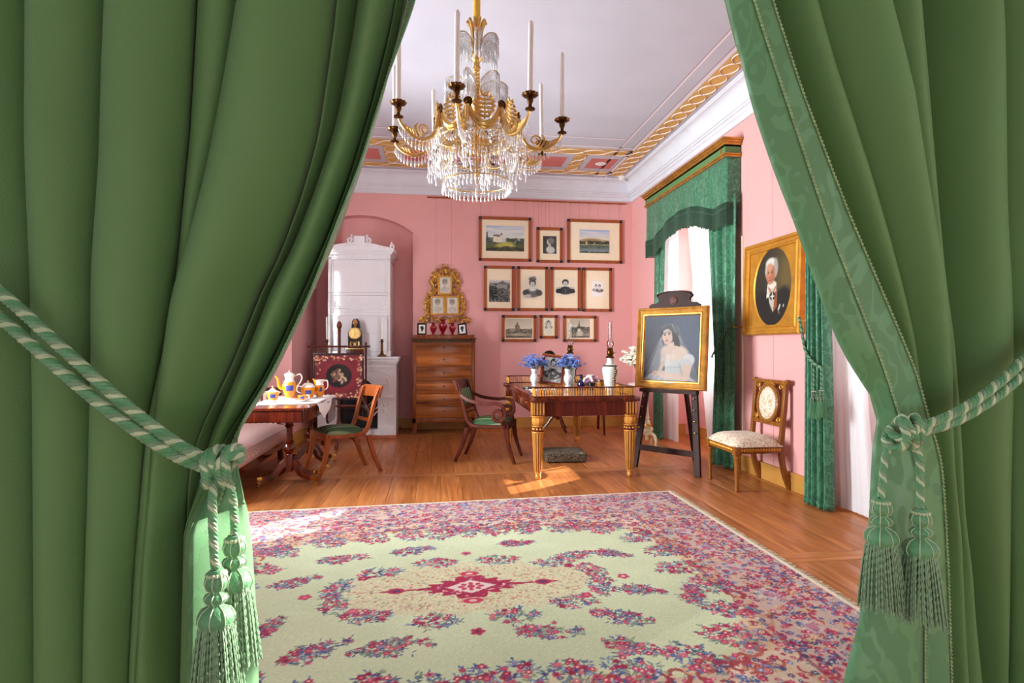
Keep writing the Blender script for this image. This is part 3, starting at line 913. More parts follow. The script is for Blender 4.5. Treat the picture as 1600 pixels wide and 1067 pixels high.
SPRAYS = [(-0.52, 3.42, 0.35, 0.1), (-0.13, 3.49, 0.32, 0.2), (-0.71, 3.12, 0.30, 0.5), (-0.47, 2.39, 0.36, 0.6), (-0.17, 2.38, 0.42, 0.1), (0.48, 2.41, 0.36, -0.2), (1.02, 2.74, 0.26, -0.4), (0.83, 2.48, 0.34, 2.6), (0.81, 3.26, 0.30, 0.2), (1.02, 3.25, 0.26, -0.5), (0.49, 3.52, 0.26, 0.1), (1.24, 2.65, 0.25, 1.2), (-0.72, 2.62, 0.25, 1.2), (0.79, 2.23, 0.30, -0.5), (-0.96, 3.62, 0.30, 0.3)]
make_rug()

# ================================================================== the two door curtains
# fold lines of the cloth: (height, x) pairs, hanging near y = 1.3
LEFT_LINES = {
    'VA': [(1.911, -1.155), (1.220, -1.150), (0.551, -1.145)],
    'VB': [(1.924, -1.001), (1.220, -0.993), (0.539, -0.992)],
    'V0': [(1.936, -0.848), (1.538, -0.842), (1.220, -0.838), (0.877, -0.836), (0.526, -0.837)],
    'V1': [(1.949, -0.693), (1.610, -0.704), (1.381, -0.718), (1.220, -0.721), (1.073, -0.729), (0.807, -0.737), (0.519, -0.743)],
    'V2': [(1.962, -0.529), (1.686, -0.543), (1.438, -0.565), (1.302, -0.580), (1.193, -0.602), (1.071, -0.626), (0.923, -0.641), (0.736, -0.655), (0.513, -0.664)],
    'V3': [(1.970, -0.434), (1.801, -0.460), (1.605, -0.494), (1.439, -0.530), (1.315, -0.565), (1.206, -0.582), (1.071, -0.602), (0.922, -0.616), (0.734, -0.630), (0.511, -0.639)],
    'V4': [(1.985, -0.245), (1.727, -0.280), (1.585, -0.317), (1.443, -0.366), (1.345, -0.412), (1.234, -0.453), (1.138, -0.492), (1.063, -0.528), (1.002, -0.553), (0.921, -0.571), (0.799, -0.575), (0.506, -0.577)],
    'V4b': [(1.989, -0.204), (1.758, -0.246), (1.600, -0.293), (1.458, -0.346), (1.352, -0.397), (1.234, -0.438), (1.131, -0.481), (1.056, -0.513), (0.995, -0.538), (0.920, -0.556), (0.798, -0.560), (0.505, -0.562)],
    'V5': [(1.996, -0.112), (1.820, -0.154), (1.646, -0.204), (1.495, -0.256), (1.346, -0.319), (1.220, -0.370), (1.123, -0.418), (1.048, -0.464), (0.994, -0.500), (0.933, -0.526), (0.797, -0.532), (0.503, -0.539)],
    'V5b': [(1.997, -0.095), (1.821, -0.138), (1.647, -0.189), (1.496, -0.241), (1.346, -0.303), (1.220, -0.358), (1.120, -0.406), (1.044, -0.453), (0.989, -0.489), (0.933, -0.512), (0.796, -0.517), (0.501, -0.521)],
    'E': [(2.001, -0.051), (1.829, -0.112), (1.643, -0.167), (1.512, -0.217), (1.325, -0.284), (1.220, -0.332), (1.128, -0.377), (1.068, -0.418), (0.999, -0.441), (0.944, -0.431), (0.888, -0.421), (0.791, -0.404), (0.653, -0.394), (0.491, -0.386)],
}
RIGHT_LINES = {
    'E': [(2.064, 0.728), (1.940, 0.762), (1.814, 0.795), (1.673, 0.846), (1.531, 0.907), (1.371, 0.967), (1.220, 1.029), (1.156, 1.071), (1.086, 1.113), (1.025, 1.131), (0.962, 1.123), (0.833, 1.115), (0.641, 1.105), (0.506, 1.082), (0.378, 1.041)],
    'G1': [(2.068, 0.766), (1.952, 0.806), (1.841, 0.846), (1.532, 0.959), (1.283, 1.064), (1.172, 1.112), (1.058, 1.152), (1.006, 1.170), (0.927, 1.206), (0.797, 1.220), (0.634, 1.226), (0.364, 1.224)],
    'G2': [(2.071, 0.808), (1.955, 0.849), (1.843, 0.889), (1.550, 1.011), (1.235, 1.159), (1.139, 1.202), (1.041, 1.228), (1.005, 1.243), (0.926, 1.266), (0.795, 1.276), (0.631, 1.284), (0.359, 1.292)],
    'V0': [(2.072, 0.822), (1.956, 0.864), (1.844, 0.905), (1.557, 1.027), (1.241, 1.173), (1.142, 1.216), (1.044, 1.243), (1.004, 1.257), (0.925, 1.279), (0.794, 1.291), (0.630, 1.299), (0.358, 1.307)],
    'V1': [(2.083, 0.952), (1.908, 1.009), (1.636, 1.111), (1.383, 1.199), (1.227, 1.246), (1.122, 1.267), (1.040, 1.283), (0.974, 1.294), (0.859, 1.319), (0.710, 1.337), (0.354, 1.349)],
    'V2': [(2.096, 1.117), (1.919, 1.166), (1.689, 1.221), (1.393, 1.293), (1.227, 1.319), (1.121, 1.328), (1.039, 1.331), (0.924, 1.342), (0.709, 1.368), (0.351, 1.384)],
    'V3': [(2.104, 1.218), (1.856, 1.250), (1.592, 1.294), (1.360, 1.330), (1.220, 1.351), (1.088, 1.359), (0.989, 1.364), (0.791, 1.378), (0.625, 1.399), (0.349, 1.418)],
    'V4': [(2.112, 1.316), (1.779, 1.338), (1.528, 1.361), (1.220, 1.373), (1.055, 1.384), (0.922, 1.398), (0.706, 1.426), (0.539, 1.452), (0.344, 1.479)],
    'V5': [(2.126, 1.478), (1.786, 1.491), (1.362, 1.507), (1.120, 1.513), (0.785, 1.518), (0.340, 1.526)],
    'V6': [(2.145, 1.713), (1.220, 1.715), (0.324, 1.737)],
    'V7': [(2.166, 1.979), (1.220, 1.970), (0.304, 1.981)],
}
ROWS = 150
ZTOP, ZBOT = 2.80, 0.015
ZS = np.linspace(ZTOP, ZBOT, ROWS + 1)
def line_x(pts):
    z = np.array([p[0] for p in pts][::-1]); x = np.array([p[1] for p in pts][::-1])
    def f(q):
        v = np.interp(q, z, x)
        s1 = (x[-1] - x[-2]) / (z[-1] - z[-2]); s0 = (x[1] - x[0]) / (z[1] - z[0])
        v = np.where(q > z[-1], x[-1] + s1 * 0.7 * (q - z[-1]), v)
        v = np.where(q < z[0], x[0] + s0 * 0.5 * (q - z[0]), v)
        return v
    raw = f(ZS)
    k = np.array([1, 2, 3, 4, 3, 2, 1.0]); k /= k.sum()
    pad = np.concatenate([[raw[0]] * 3, raw, [raw[-1]] * 3])
    return np.convolve(pad, k, 'valid')
def cloth_strip(spec, Y0, seg_default=14):
    """spec: list of (line a, line b, depth a, depth b, bulge, skew): cloth between two fold lines; returns mesh builder"""
    mb = MB()
    for (a, b, da, db, bul, sk, seg) in spec:
        base = len(mb.v); vs = []; fs = []
        for r in range(ROWS + 1):
            wdt = abs(b[r] - a[r])
            for i in range(seg + 1):
                t = i / seg
                x = a[r] + (b[r] - a[r]) * t
                tt = t ** sk
                bulge = min(bul * wdt, 0.12) * (math.sin(PI * tt) ** 0.62 if bul else 0)
                wob = 0.004 * math.sin(9 * ZS[r] + x * 23) * math.sin(PI * t)
                d0 = da[r] if hasattr(da, '__len__') else da; d1 = db[r] if hasattr(db, '__len__') else db
                y = Y0 - (d0 + (d1 - d0) * t) - bulge - wob
                vs.append((x, y, ZS[r]))
        for r in range(ROWS):
            for i in range(seg):
                p = r * (seg + 1) + i
                fs.append((p, p + seg + 1, p + seg + 2, p + 1))
        mb.add(vs, fs)
    return mb
def braid(line, depth, Y0, r=0.0032):
    """bumpy gimp running down the cloth"""
    m = MB(); pts = []
    z = np.linspace(ZTOP, ZBOT, 1400)
    x = np.interp(z[::-1], ZS[::-1], line[::-1])[::-1]
    dep = np.interp(z[::-1], ZS[::-1], (depth if hasattr(depth, '__len__') else np.full(len(ZS), depth))[::-1])[::-1]
    for i in range(1400):
        pts.append((x[i] + 0.0011 * math.sin(i * 1.3), Y0 - dep[i] - 0.003, z[i]))
    m.tube(pts, [r * (0.75 + 0.35 * math.sin(i * 1.3 + 1)) for i in range(1400)], 6)
    return m

Lx = {k: line_x(v) for k, v in LEFT_LINES.items()}
Rx = {k: line_x(v) for k, v in RIGHT_LINES.items()}
YC = 1.33
Rx['E'] = Rx['E'] + 0.014 * np.exp(-((ZS - 1.06) / 0.06) ** 2)
edge0 = Lx['VA'] - 0.15
KB = np.clip((0.93 - ZS) / 0.12, 0, 1); KB = KB * KB * (3 - 2 * KB)          # 0 above the tie, 1 below
Lx['E'] = Lx['E'] - 0.032 * KB
D5, D5b, DE = -0.10 + 0.12 * KB, -0.13 + 0.17 * KB, 0.0 - 0.10 * KB
lc = thing('door_curtain', 'long plain green door curtain on the left, tied back with a corded rope', 'curtain', (0, 0, 0), 0, 'pair of green door curtains')
body = cloth_strip([
    (edge0, Lx['VA'], 0, 0, 0.6, 0.7, 14), (Lx['VA'], Lx['VB'], 0, 0, 0.6, 0.7, 14), (Lx['VB'], Lx['V0'], 0, -0.05, 0.5, 0.6, 14),
    (Lx['V0'], Lx['V1'], -0.05, -0.03, 0.85, 0.62, 22), (Lx['V1'], Lx['V2'], -0.03, -0.03, 0.75, 0.7, 22), (Lx['V2'], Lx['V3'], -0.03, -0.02, 0.55, 1.0, 12),
    (Lx['V3'], Lx['V4'], -0.02, -0.09, 0.8, 0.75, 24), (Lx['V4'], Lx['V4b'], -0.09, -0.15, 0.0, 1, 6), (Lx['V4b'], Lx['V5'], -0.15, D5, 1.1, 0.9, 20), (Lx['V5'], Lx['V5b'], D5, D5b, 0, 1, 5)], YC)
body.build('cloth', 'green_velvet', lc, angle=75, solid=0.003)
cloth_strip([(Lx['V5b'], Lx['E'], D5b, DE, 0.12, 1.0, 10)], YC).build('damask_edge', 'green_trim', lc, angle=75, solid=0.003)
gl = Lx['V5b'] + (Lx['E'] - Lx['V5b']) * 0.42
braid(gl, D5b + (DE - D5b) * 0.42 + 0.012, YC).build('gimp_braid', 'gimp_braid', lc)
rc = thing('door_curtain', 'long plain green door curtain on the right, with a braided damask edge', 'curtain', (0, 0, 0), 0, 'pair of green door curtains')
edge1 = Rx['V7'] + 0.15
body = cloth_strip([
    (Rx['G2'], Rx['V0'], 0.045, -0.15, 0, 1, 4), (Rx['V0'], Rx['V1'], -0.15, -0.02, 0.75, 1.7, 22), (Rx['V1'], Rx['V2'], -0.02, -0.01, 0.8, 1.6, 22), (Rx['V2'], Rx['V3'], -0.01, -0.01, 0.8, 1.6, 16),
    (Rx['V3'], Rx['V4'], -0.01, -0.11, 0.6, 0.8, 16), (Rx['V4'], Rx['V5'], -0.11, -0.02, 0.75, 1.1, 20), (Rx['V5'], Rx['V6'], -0.02, 0, 0.6, 1.3, 16), (Rx['V6'], Rx['V7'], 0, 0, 0.5, 1.0, 14), (Rx['V7'], edge1, 0, 0, 0.5, 1.0, 14)], YC)
body.build('cloth', 'green_velvet', rc, angle=75, solid=0.003)
cloth_strip([(Rx['E'], Rx['G1'], -0.01, 0.035, 0.12, 1.0, 8), (Rx['G1'], Rx['G2'], 0.035, 0.045, 0.06, 1.0, 8)], YC).build('damask_edge', 'green_trim', rc, angle=75, solid=0.003)
braid(Rx['G1'], 0.038, YC).build('gimp_braid', 'gimp_braid', rc)
braid(Rx['G2'], 0.046, YC).build('gimp_braid', 'gimp_braid', rc)

# ---- twisted tie ropes and tassels
def rope_strands(path, R, pitch, n=4):
    """returns two builders: green strands and cream strands twisted along path"""
    P = [Vector(p) for p in path]
    # resample
    seglen = [0]
    for a, b in zip(P[:-1], P[1:]): seglen.append(seglen[-1] + (b - a).length)
    L = seglen[-1]; m = max(12, int(L / 0.0045)); Q = []
    j = 0
    for i in range(m + 1):
        s = L * i / m
        while j < len(seglen) - 2 and seglen[j + 1] < s: j += 1
        t = (s - seglen[j]) / max(1e-9, seglen[j + 1] - seglen[j]); Q.append(P[j].lerp(P[j + 1], t))
    out = []
    up = Vector((0, -1, 0.01))
    for k in range(n):
        pts = []
        for i in range(m + 1):
            d = Q[min(i + 1, m)] - Q[max(i - 1, 0)]; d.normalize()
            s = d.cross(up); s.normalize(); u = s.cross(d)
            a = 2 * PI * (k / n + (L * i / m) / pitch)
            pts.append(Q[i] + (s * math.cos(a) + u * math.sin(a)) * R * 0.5)
        out.append(MB().tube(pts, R * 0.56, 6))
    return out
def rope(parent, name, path, R, pitch, cols=('cord_green', 'cord_green', 'cord_cream', 'cord_sage')):
    st = rope_strands(path, R, pitch, len(cols))
    for mb, c in zip(st, cols): mb.build(name, c, parent)
def tassel(parent, top, s=1.0, main='cord_sage', body_mat='cord_green', n=54):
    """hangs from top (Vector); head of turned knobs over a corded skirt"""
    x, y, z = top
    prof = [(0.0, 0), (0.012, -0.001), (0.016, -0.006), (0.017, -0.014), (0.020, -0.017), (0.022, -0.027), (0.018, -0.037), (0.012, -0.041), (0.012, -0.045), (0.020, -0.049), (0.023, -0.055), (0.019, -0.062), (0.012, -0.066), (0.013, -0.069), (0.027, -0.076), (0.034, -0.088), (0.035, -0.097), (0.030, -0.108), (0.022, -0.112)]
    MB().lathe([(r * s, q * s) for r, q in prof], 24, (x, y, z)).build('tassel_head', body_mat, parent)
    rb = MB()
    for k in range(8):
        a = 2 * PI * k / 8
        rb.tube([(x + (r + 0.0006) * s * math.cos(a), y + (r + 0.0006) * s * math.sin(a), z + q * s) for r, q in prof[3:]], 0.0012 * s, 4)
    for k in range(16):
        a = 2 * PI * k / 16
        rb.ball((x + 0.0165 * s * math.cos(a), y + 0.0165 * s * math.sin(a), z - 0.010 * s), 0.0042 * s, 6, 4)
    rb.build('tassel_netting', 'cord_cream', parent)
    sk = MB(); rr = random.Random(int(abs(x * 1000)))
    for ring, cnt, r0, r1 in ((0, n, 0.0285, 0.047), (1, n // 2, 0.018, 0.03)):
        for k in range(cnt):
            a = 2 * PI * (k + 0.5 * ring) / cnt + rr.uniform(-0.05, 0.05)
            Ls = rr.uniform(0.142, 0.165) * s; q1 = (r1 + rr.uniform(-0.006, 0.006)) * s
            pts = []; N2 = 26
            for i in range(N2 + 1):
                t = i / N2; r = lerp(r0 * s, q1, t ** 0.7)
                pts.append((x + r * math.cos(a + 0.06 * t), y + r * math.sin(a + 0.06 * t), z - 0.103 * s - Ls * t))
            sk.tube(pts, [0.0026 * s * (0.72 + 0.42 * math.sin(i * 2.2 + k)) for i in range(N2 + 1)], 5)
    sk.build('tassel_skirt', main, parent)
def knot(parent, c, s=1.0):
    """three loops wound over each other"""
    for k, (dx, rot) in enumerate(((-0.018, 0.25), (0.0, -0.1), (0.018, 0.3), (0.004, 1.2))):
        pts = []
        for i in range(25):
            a = 2 * PI * i / 24
            q = Vector((0.008 * math.sin(2 * a), 0.026 * math.cos(a) - 0.008, 0.034 * math.sin(a)))
            q = Matrix.Rotation(rot, 3, 'Y') @ q
            pts.append(Vector(c) + (q + Vector((dx, 0, 0.003 * k))) * s)
        rope(parent, 'knot_loop', pts, 0.0095 * s, 0.035)

lt = thing('curtain_tieback', 'green and cream twisted rope tieback with two tassels on the left door curtain', 'tieback', (0, 0, 0), 0, 'door curtain tiebacks')
yk = YC - 0.125
for dz, dx in ((0.0, 0), (-0.045, 0.0)):
    path = smooth_path([(-1.10, YC + 0.02, 1.45 + dz * 1.3), (-0.95, YC - 0.09, 1.395 + dz * 1.2), (-0.84, YC - 0.11, 1.33 + dz * 1.1), (-0.70, YC - 0.13, 1.205 + dz), (-0.60, YC - 0.135, 1.11 + dz * 0.8), (-0.50, YC - 0.13, 1.025 + dz * 0.55), (-0.43, yk, 0.985 + dz * 0.3)], 8)
    rope(lt, 'rope', path, 0.0115, 0.046)
knot(lt, (-0.420, yk - 0.005, 0.98))
rope(lt, 'tassel_cord', smooth_path([(-0.425, yk - 0.02, 0.965), (-0.428, yk - 0.03, 0.92), (-0.424, yk - 0.03, 0.81), (-0.420, yk - 0.03, 0.787)], 6), 0.0085, 0.035)
tassel(lt, (-0.420, yk - 0.03, 0.787))
rope(lt, 'tassel_cord', smooth_path([(-0.415, yk, 0.965), (-0.405, yk + 0.01, 0.92), (-0.402, yk + 0.015, 0.86), (-0.402, yk + 0.015, 0.838)], 6), 0.0085, 0.035)
tassel(lt, (-0.402, yk + 0.015, 0.838))

rt = thing('curtain_tieback', 'green and cream twisted rope tieback with two tassels on the right door curtain', 'tieback', (0, 0, 0), 0, 'door curtain tiebacks')
yk = YC - 0.12
for dz in (0.0, -0.034):
    path = smooth_path([(1.90, YC + 0.02, 1.40 + dz), (1.70, YC - 0.09, 1.35 + dz), (1.52, YC - 0.11, 1.265 + dz), (1.38, YC - 0.12, 1.15 + dz * 0.9), (1.24, YC - 0.125, 1.065 + dz * 0.6), (1.13, yk, 1.025 + dz * 0.35)], 8)
    rope(rt, 'rope', path, 0.0115, 0.046)
knot(rt, (1.085, yk - 0.005, 1.015))
rope(rt, 'tassel_cord', smooth_path([(1.065, yk, 1.0), (1.052, yk + 0.005, 0.96), (1.044, yk + 0.005, 0.90), (1.040, yk + 0.005, 0.862)], 6), 0.0085, 0.035)
tassel(rt, (1.040, yk + 0.005, 0.862))
rope(rt, 'tassel_cord', smooth_path([(1.095, yk - 0.02, 0.995), (1.108, yk - 0.03, 0.96), (1.110, yk - 0.03, 0.89), (1.110, yk - 0.03, 0.845)], 6), 0.0085, 0.035)
tassel(rt, (1.110, yk - 0.03, 0.845))
# ================================================================== window dressings on the right wall
def fold_sheet(name, mat, parent, y0f, y1f, xf, z0, z1, nf, amp, seed=0, nu=None, nv=30, solid=0.002):
    """hanging cloth: y between y0f(t), y1f(t) with t from bottom 0 to top 1; nf folds of depth amp"""
    rr = random.Random(seed); ph = [rr.uniform(-0.6, 0.6) for _ in range(nf + 2)]
    nu = nu or nf * 10
    def fn(u, v):
        k = u * nf; i = int(min(k, nf - 1e-6)); f = k - i
        ya, yb = y0f(v), y1f(v)
        uu = u + 0.018 * math.sin(6 * u + seed)
        d = amp * (0.6 + 0.4 * math.sin(ph[i] * 5)) * (abs(math.sin(PI * (f + 0.15 * ph[i] * (1 - f) * f))) ** 0.7)
        return (xf(v) - d, lerp(ya, yb, uu), lerp(z0, z1, v))
    return MB().grid(nu, nv, fn).build(name, mat, parent, angle=80, solid=solid)

def valance(y0, y1, label, grp):
    """pelmet box with a damask valance and deep fringe; y0 < y1"""
    r = thing('window_pelmet', label, 'pelmet', (2.99, (y0 + y1) / 2, 0), 0, grp)
    hw = (y1 - y0) / 2; D = 0.165
    g = MB()
    for (a, z0, z1) in ((0.0, 3.085, 3.105), (0.012, 3.105, 3.118), (-0.004, 3.185, 3.20), (0.014, 3.20, 3.225), (0.03, 3.225, 3.245), (0.045, 3.245, 3.262)):
        g.box(-D - a, 0, -hw - a, hw + a, z0, z1)
    g.build('gilt_moulding', 'gold_leaf', r)
    MB().box(-D + 0.004, 0, -hw + 0.004, hw - 0.004, 3.10, 3.20).build('green_frieze', 'green_velvet', r)
    for s in (-1, 1):
        MB().box(-D - 0.003, -D + 0.01, s * (hw - 0.09) - 0.012, s * (hw - 0.09) + 0.012, 3.118, 3.185).build('gilt_block', 'gold_leaf', r)
    # valance cloth: lower edge rises in an arch in the middle
    def low(t):
        a = abs(t - 0.5) * 2
        return 2.585 + 0.185 * max(0.0, 1 - (a / 0.75) ** 2) ** 1.2 + 0.02 * a
    def front(u, v):
        zt = 3.09; zb = low(u)
        return (-D + 0.02 - 0.018 * math.sin(u * 40) * (1 - v) * 0.5, lerp(-hw + 0.01, hw - 0.01, u), lerp(zb, zt, v))
    vb = MB().grid(70, 10, front)
    for s in (-1, 1):
        vb.grid(8, 10, lambda u, v, s=s: (lerp(-D + 0.02, 0, u), s * (hw - 0.01), lerp(low(0 if s < 0 else 1), 3.09, v)))
    vb.build('valance', 'green_damask', r, angle=80, solid=0.003)
    fr = MB()
    def fringe(x, y, zt, L):
        fr.box(x - 0.006, x + 0.002, y - 0.0045, y + 0.0045, zt - L, zt + 0.01)
        fr.box(x - 0.008, x + 0.003, y - 0.008, y + 0.008, zt - L * 0.25, zt - L * 0.18)
    n = int(2 * hw / 0.0165)
    for i in range(n + 1):
        t = i / n; y = lerp(-hw + 0.01, hw - 0.01, t)
        fringe(-D + 0.015 - 0.009 * math.sin(t * 40), y, low(t) + 0.02, 0.215 + random.uniform(-0.012, 0.012))
    for s in (-1, 1):
        for i in range(10):
            fringe(lerp(-D + 0.02, -0.01, i / 9), s * (hw - 0.008), low(0) + 0.02, 0.215)
    tag(fr.build('fringe', 'green_fringe', r, smooth=False), 'deep dark green fringe along the arched lower edge', None, None, 'stuff')
    return r
valance(5.26, 7.42, 'gilt and green pelmet with fringed damask valance over the far window', 'window pelmets')
valance(1.74, 4.26, 'gilt and green pelmet over the near window, behind the right door curtain', 'window pelmets')

def drape(label, y_wall, y_in_top, y_in_waist, y_in_bot, seed, ztie=1.06, xw=2.93):
    """damask curtain held back; y_wall = the outer side, y_in = inner edge"""
    r = thing('window_curtain', label, 'curtain', (0, 0, 0), 0, 'damask window curtains')
    tt = ztie / 2.7
    def inner(v):
        if v > tt: q = (v - tt) / (1 - tt); return lerp(y_in_waist, y_in_top, q ** 0.8)
        q = v / tt; return lerp(y_in_bot, y_in_waist, q ** 1.6)
    fold_sheet('cloth', 'green_damask', r, lambda v: y_wall, inner, lambda v: xw - 0.03 * (1 - v), 0.012, 2.72, 6, 0.085, seed, 70, 40)
    fold_sheet('hem', 'green_damask', r, lambda v: y_wall, lambda v: inner(0.02 * v), lambda v: xw - 0.034, 0.010, 0.055, 6, 0.085, seed, 70, 2)
    return r
drape('green damask curtain at the near side of the far window, beside the oval portrait', 5.24, 5.80, 5.58, 5.64, 3)
drape('narrow green damask curtain at the far side of the far window, in the room corner', 7.36, 7.02, 7.10, 7.04, 4, 1.06, 2.95)
drape('green damask curtain at the far side of the near window, with rope tieback and tassels', 4.085, 3.90, 3.85, 3.82, 5)
drape('green damask curtain at the near side of the near window, behind the door curtain', 1.76, 2.3, 2.05, 2.12, 6)

def voile(label, y0t, y1t, y0b, y1b, seed, x=3.06):
    r = thing('voile_curtain', label, 'curtain', (0, 0, 0), 0, 'white voile curtains')
    fold_sheet('cloth', 'voile', r, (y0t if callable(y0t) else (lambda v: lerp(y0b, y0t, v))), lambda v: lerp(y1b, y1t, v), lambda v: x, 0.012, 2.84, 9, 0.035, seed, 110, 24, 0)
    fold_sheet('hem', 'voile_hem', r, lambda v: y0b, lambda v: y1b, lambda v: x - 0.002, 0.010, 0.10, 9, 0.036, seed, 110, 2, 0)
voile('white voile curtain at the far side of the far window, left of the pink reveal', 7.42, 6.80, 7.40, 6.81, 11, 3.03)
voile('white voile curtain at the near side of the far window, right of the pink reveal', 6.56, 5.53, 6.00, 5.54, 12, 3.03)
voile('white voile curtain hanging to the floor at the near window', 4.12, 3.86, 4.10, 3.57, 13, 3.03)
voile('white voile curtain at the near side of the near window, behind the right door curtain, shaped to block low sun', lambda v: 3.95 - 0.65 * min(1.0, max(0.0, (v - 0.68) / 0.1)), 2.12, 3.95, 2.14, 14, 3.22)  # lower edge widened to stop sun on the rug, top opened for a beam

# hooks and small rope tiebacks on the window curtains
def hook(loc, label):
    r = thing('tieback_hook', label, 'hook', loc, 0, 'brass tieback hooks')
    MB().tube(smooth_path([(0, 0, 0), (-0.05, 0, 0.0), (-0.10, 0, 0.0), (-0.12, 0, 0.012), (-0.125, 0, 0.035)], 5), 0.005, 8).build('hook', 'brass', r)
    MB().lathe([(0, 0), (0.02, 0), (0.018, 0.006), (0, 0.01)], 14, M=RY(-PI / 2)).build('rosette', 'brass', r)
hook((2.998, 5.22, 1.40), 'brass tieback hook on the pink wall between far window curtain and oval portrait')
hook((2.998, 4.20, 1.42), 'brass tieback hook beside the near window curtain, right of the oval portrait')
w1 = thing('curtain_tieback', 'thin green rope tieback around the far window curtain', 'tieback', (0, 0, 0), 0, 'window curtain tiebacks')
rope(w1, 'rope', smooth_path([(2.872, 5.22, 1.425), (2.86, 5.28, 1.39), (2.83, 5.40, 1.24), (2.83, 5.54, 1.12), (2.86, 5.60, 1.10)], 6), 0.009, 0.05, ('green_fringe', 'cord_sage', 'green_fringe'))
w2 = thing('curtain_tieback', 'green rope tieback with hanging tassels on the near window curtain', 'tieback', (0, 0, 0), 0, 'window curtain tiebacks')
rope(w2, 'rope', smooth_path([(2.872, 4.19, 1.445), (2.85, 4.13, 1.36), (2.815, 4.03, 1.18), (2.80, 3.90, 1.08), (2.81, 3.82, 1.06)], 6), 0.011, 0.05, ('green_fringe', 'cord_sage', 'cord_green'))
for (a, b, c) in ((2.79, 3.90, 1.06), (2.80, 3.83, 1.07)):
    rope(w2, 'tassel_cord', [(a, b, c), (a, b, c - 0.10), (a, b, c - 0.17)], 0.008, 0.035, ('green_fringe', 'cord_sage', 'cord_green'))
    tassel(w2, (a, b, c - 0.17), 0.8, 'cord_green', 'green_fringe', 30)
# ================================================================== the white tiled stove
def relief_figure(mb0, x, z, y, s, lean=0.0, rr=random):
    mb = MB(); y00 = y; y = 0.0
    _relief(mb, x, z, y, s, lean)
    mb0.add([(p[0], y00 + p[1] * 0.42, p[2]) for p in mb.v], mb.f)
def _relief(mb, x, z, y, s, lean):
    """low relief of a leaping child with drapery, seen against a panel facing -Y"""
    def P(a, b): 
        return (x + s * (a * math.cos(lean) - b * math.sin(lean)), y, z + s * (a * math.sin(lean) + b * math.cos(lean)))
    mb.ball(P(0.0, 0.82), (0.10 * s, 0.05 * s, 0.12 * s), 8, 6)
    mb.ball(P(-0.02, 0.50), (0.14 * s, 0.06 * s, 0.22 * s), 10, 6)
    for pts, r in (([P(0, .62), P(.22, .70), P(.36, .86)], .05), ([P(0, .62), P(-.24, .60), P(-.38, .44)], .05),
                   ([P(0, .36), P(.20, .18), P(.12, -.06), P(.22, -.10)], .07), ([P(0, .36), P(-.22, .22), P(-.42, .06), P(-.50, .10)], .07),
                   ([P(.36, .86), P(.1, 1.02), P(-.3, .9), P(-.55, .66)], .035), ([P(-.2, .4), P(-.5, .5), P(-.7, .3)], .04)):
        q = smooth_path(pts, 4); mb.tube(q, [r * s * (1 - 0.45 * i / len(q)) for i in range(len(q))], 6)

st = thing('tiled_stove', 'tall white glazed tile stove with pedimented tower and arched fire opening', 'stove', (-1.01, 7.66, 0))
HW = 0.50; Yf = 0.0; TY = 0.19          # tower front stands 19 cm behind the lower front
MB().box(-HW - 0.01, HW + 0.01, -0.03, 0.9, 0.0, 0.045, b=0.004).build('brick_base', 'red_brick', st)
# lower block with arched opening
op = 0.262; zc_ = 0.50; ra = 0.262
poly = [(-HW, 0.045), (-op, 0.045), (-op, zc_)] + [(ra * math.cos(a), zc_ + ra * 1.15 * math.sin(a)) for a in [PI - PI * i / 20 for i in range(1, 20)]] + [(op, zc_), (op, 0.045), (HW, 0.045), (HW, 1.0), (-HW, 1.0)]
MB().prism(poly, 0.0, 0.14, M_xz).build('front', 'stove_tile', st)
low = MB(); low.box(-HW, -HW + 0.08, 0.14, 0.92, 0.045, 1.0); low.box(HW - 0.08, HW, 0.14, 0.92, 0.045, 1.0); low.box(-HW + 0.08, HW - 0.08, 0.60, 0.92, 0.045, 1.0); low.box(-HW + 0.08, HW - 0.08, 0.14, 0.92, 0.92, 1.0)
low.build('lower_body', 'stove_tile', st)
MB().box(-0.42, 0.42, 0.16, 0.20, 0.05, 0.9).build('fire_door', 'soot_iron', st)
for k in range(5): MB().box(-0.25, 0.25, 0.135, 0.155, 0.16 + 0.07 * k, 0.172 + 0.07 * k).build('iron_louvre', 'soot_iron', st)
MB().box(-op + 0.001, op - 0.001, 0.02, 0.13, 0.045, 0.12).build('hearth_step', 'stove_tile', st)
for s in (-1, 1):
    f = MB()                                            # raised frame of each pilaster
    x0, x1 = (0.285, 0.47) if s > 0 else (-0.47, -0.285)
    f.box(x0, x1, -0.02, 0.0, 0.045, 0.16, b=0.004); f.box(x0 + 0.01, x1 - 0.01, -0.012, 0, 0.16, 0.175)
    for (a, b, c, d) in ((x0 + 0.015, x0 + 0.025, 0.175, 0.53), (x1 - 0.025, x1 - 0.015, 0.175, 0.53)): f.box(a, b, -0.008, 0, c, d)
    f.box(x0 + 0.01, x1 - 0.01, -0.014, 0.0, 0.53, 0.565, b=0.003)
    f.build('pilaster', 'stove_tile', st)
    rl = MB(); relief_figure(rl, (x0 + x1) / 2, 0.26, -0.002, 0.22, 0.15 * s); rl.build('relief', 'stove_relief', st)
    rl = MB(); relief_figure(rl, s * 0.37, 0.66, -0.002, 0.20, -0.35 * s)
    rl.tube([(s * p[0], -0.003, p[1]) for p in [(0.10, 0.86), (0.20, 0.90), (0.33, 0.88), (0.42, 0.82)]], 0.005, 6)
    rl.build('relief', 'stove_relief', st)
    MB().box(s * 0.25 - 0.24, s * 0.25 + 0.24, -0.008, 0, 0.93, 0.945).build('moulding', 'stove_tile', st)
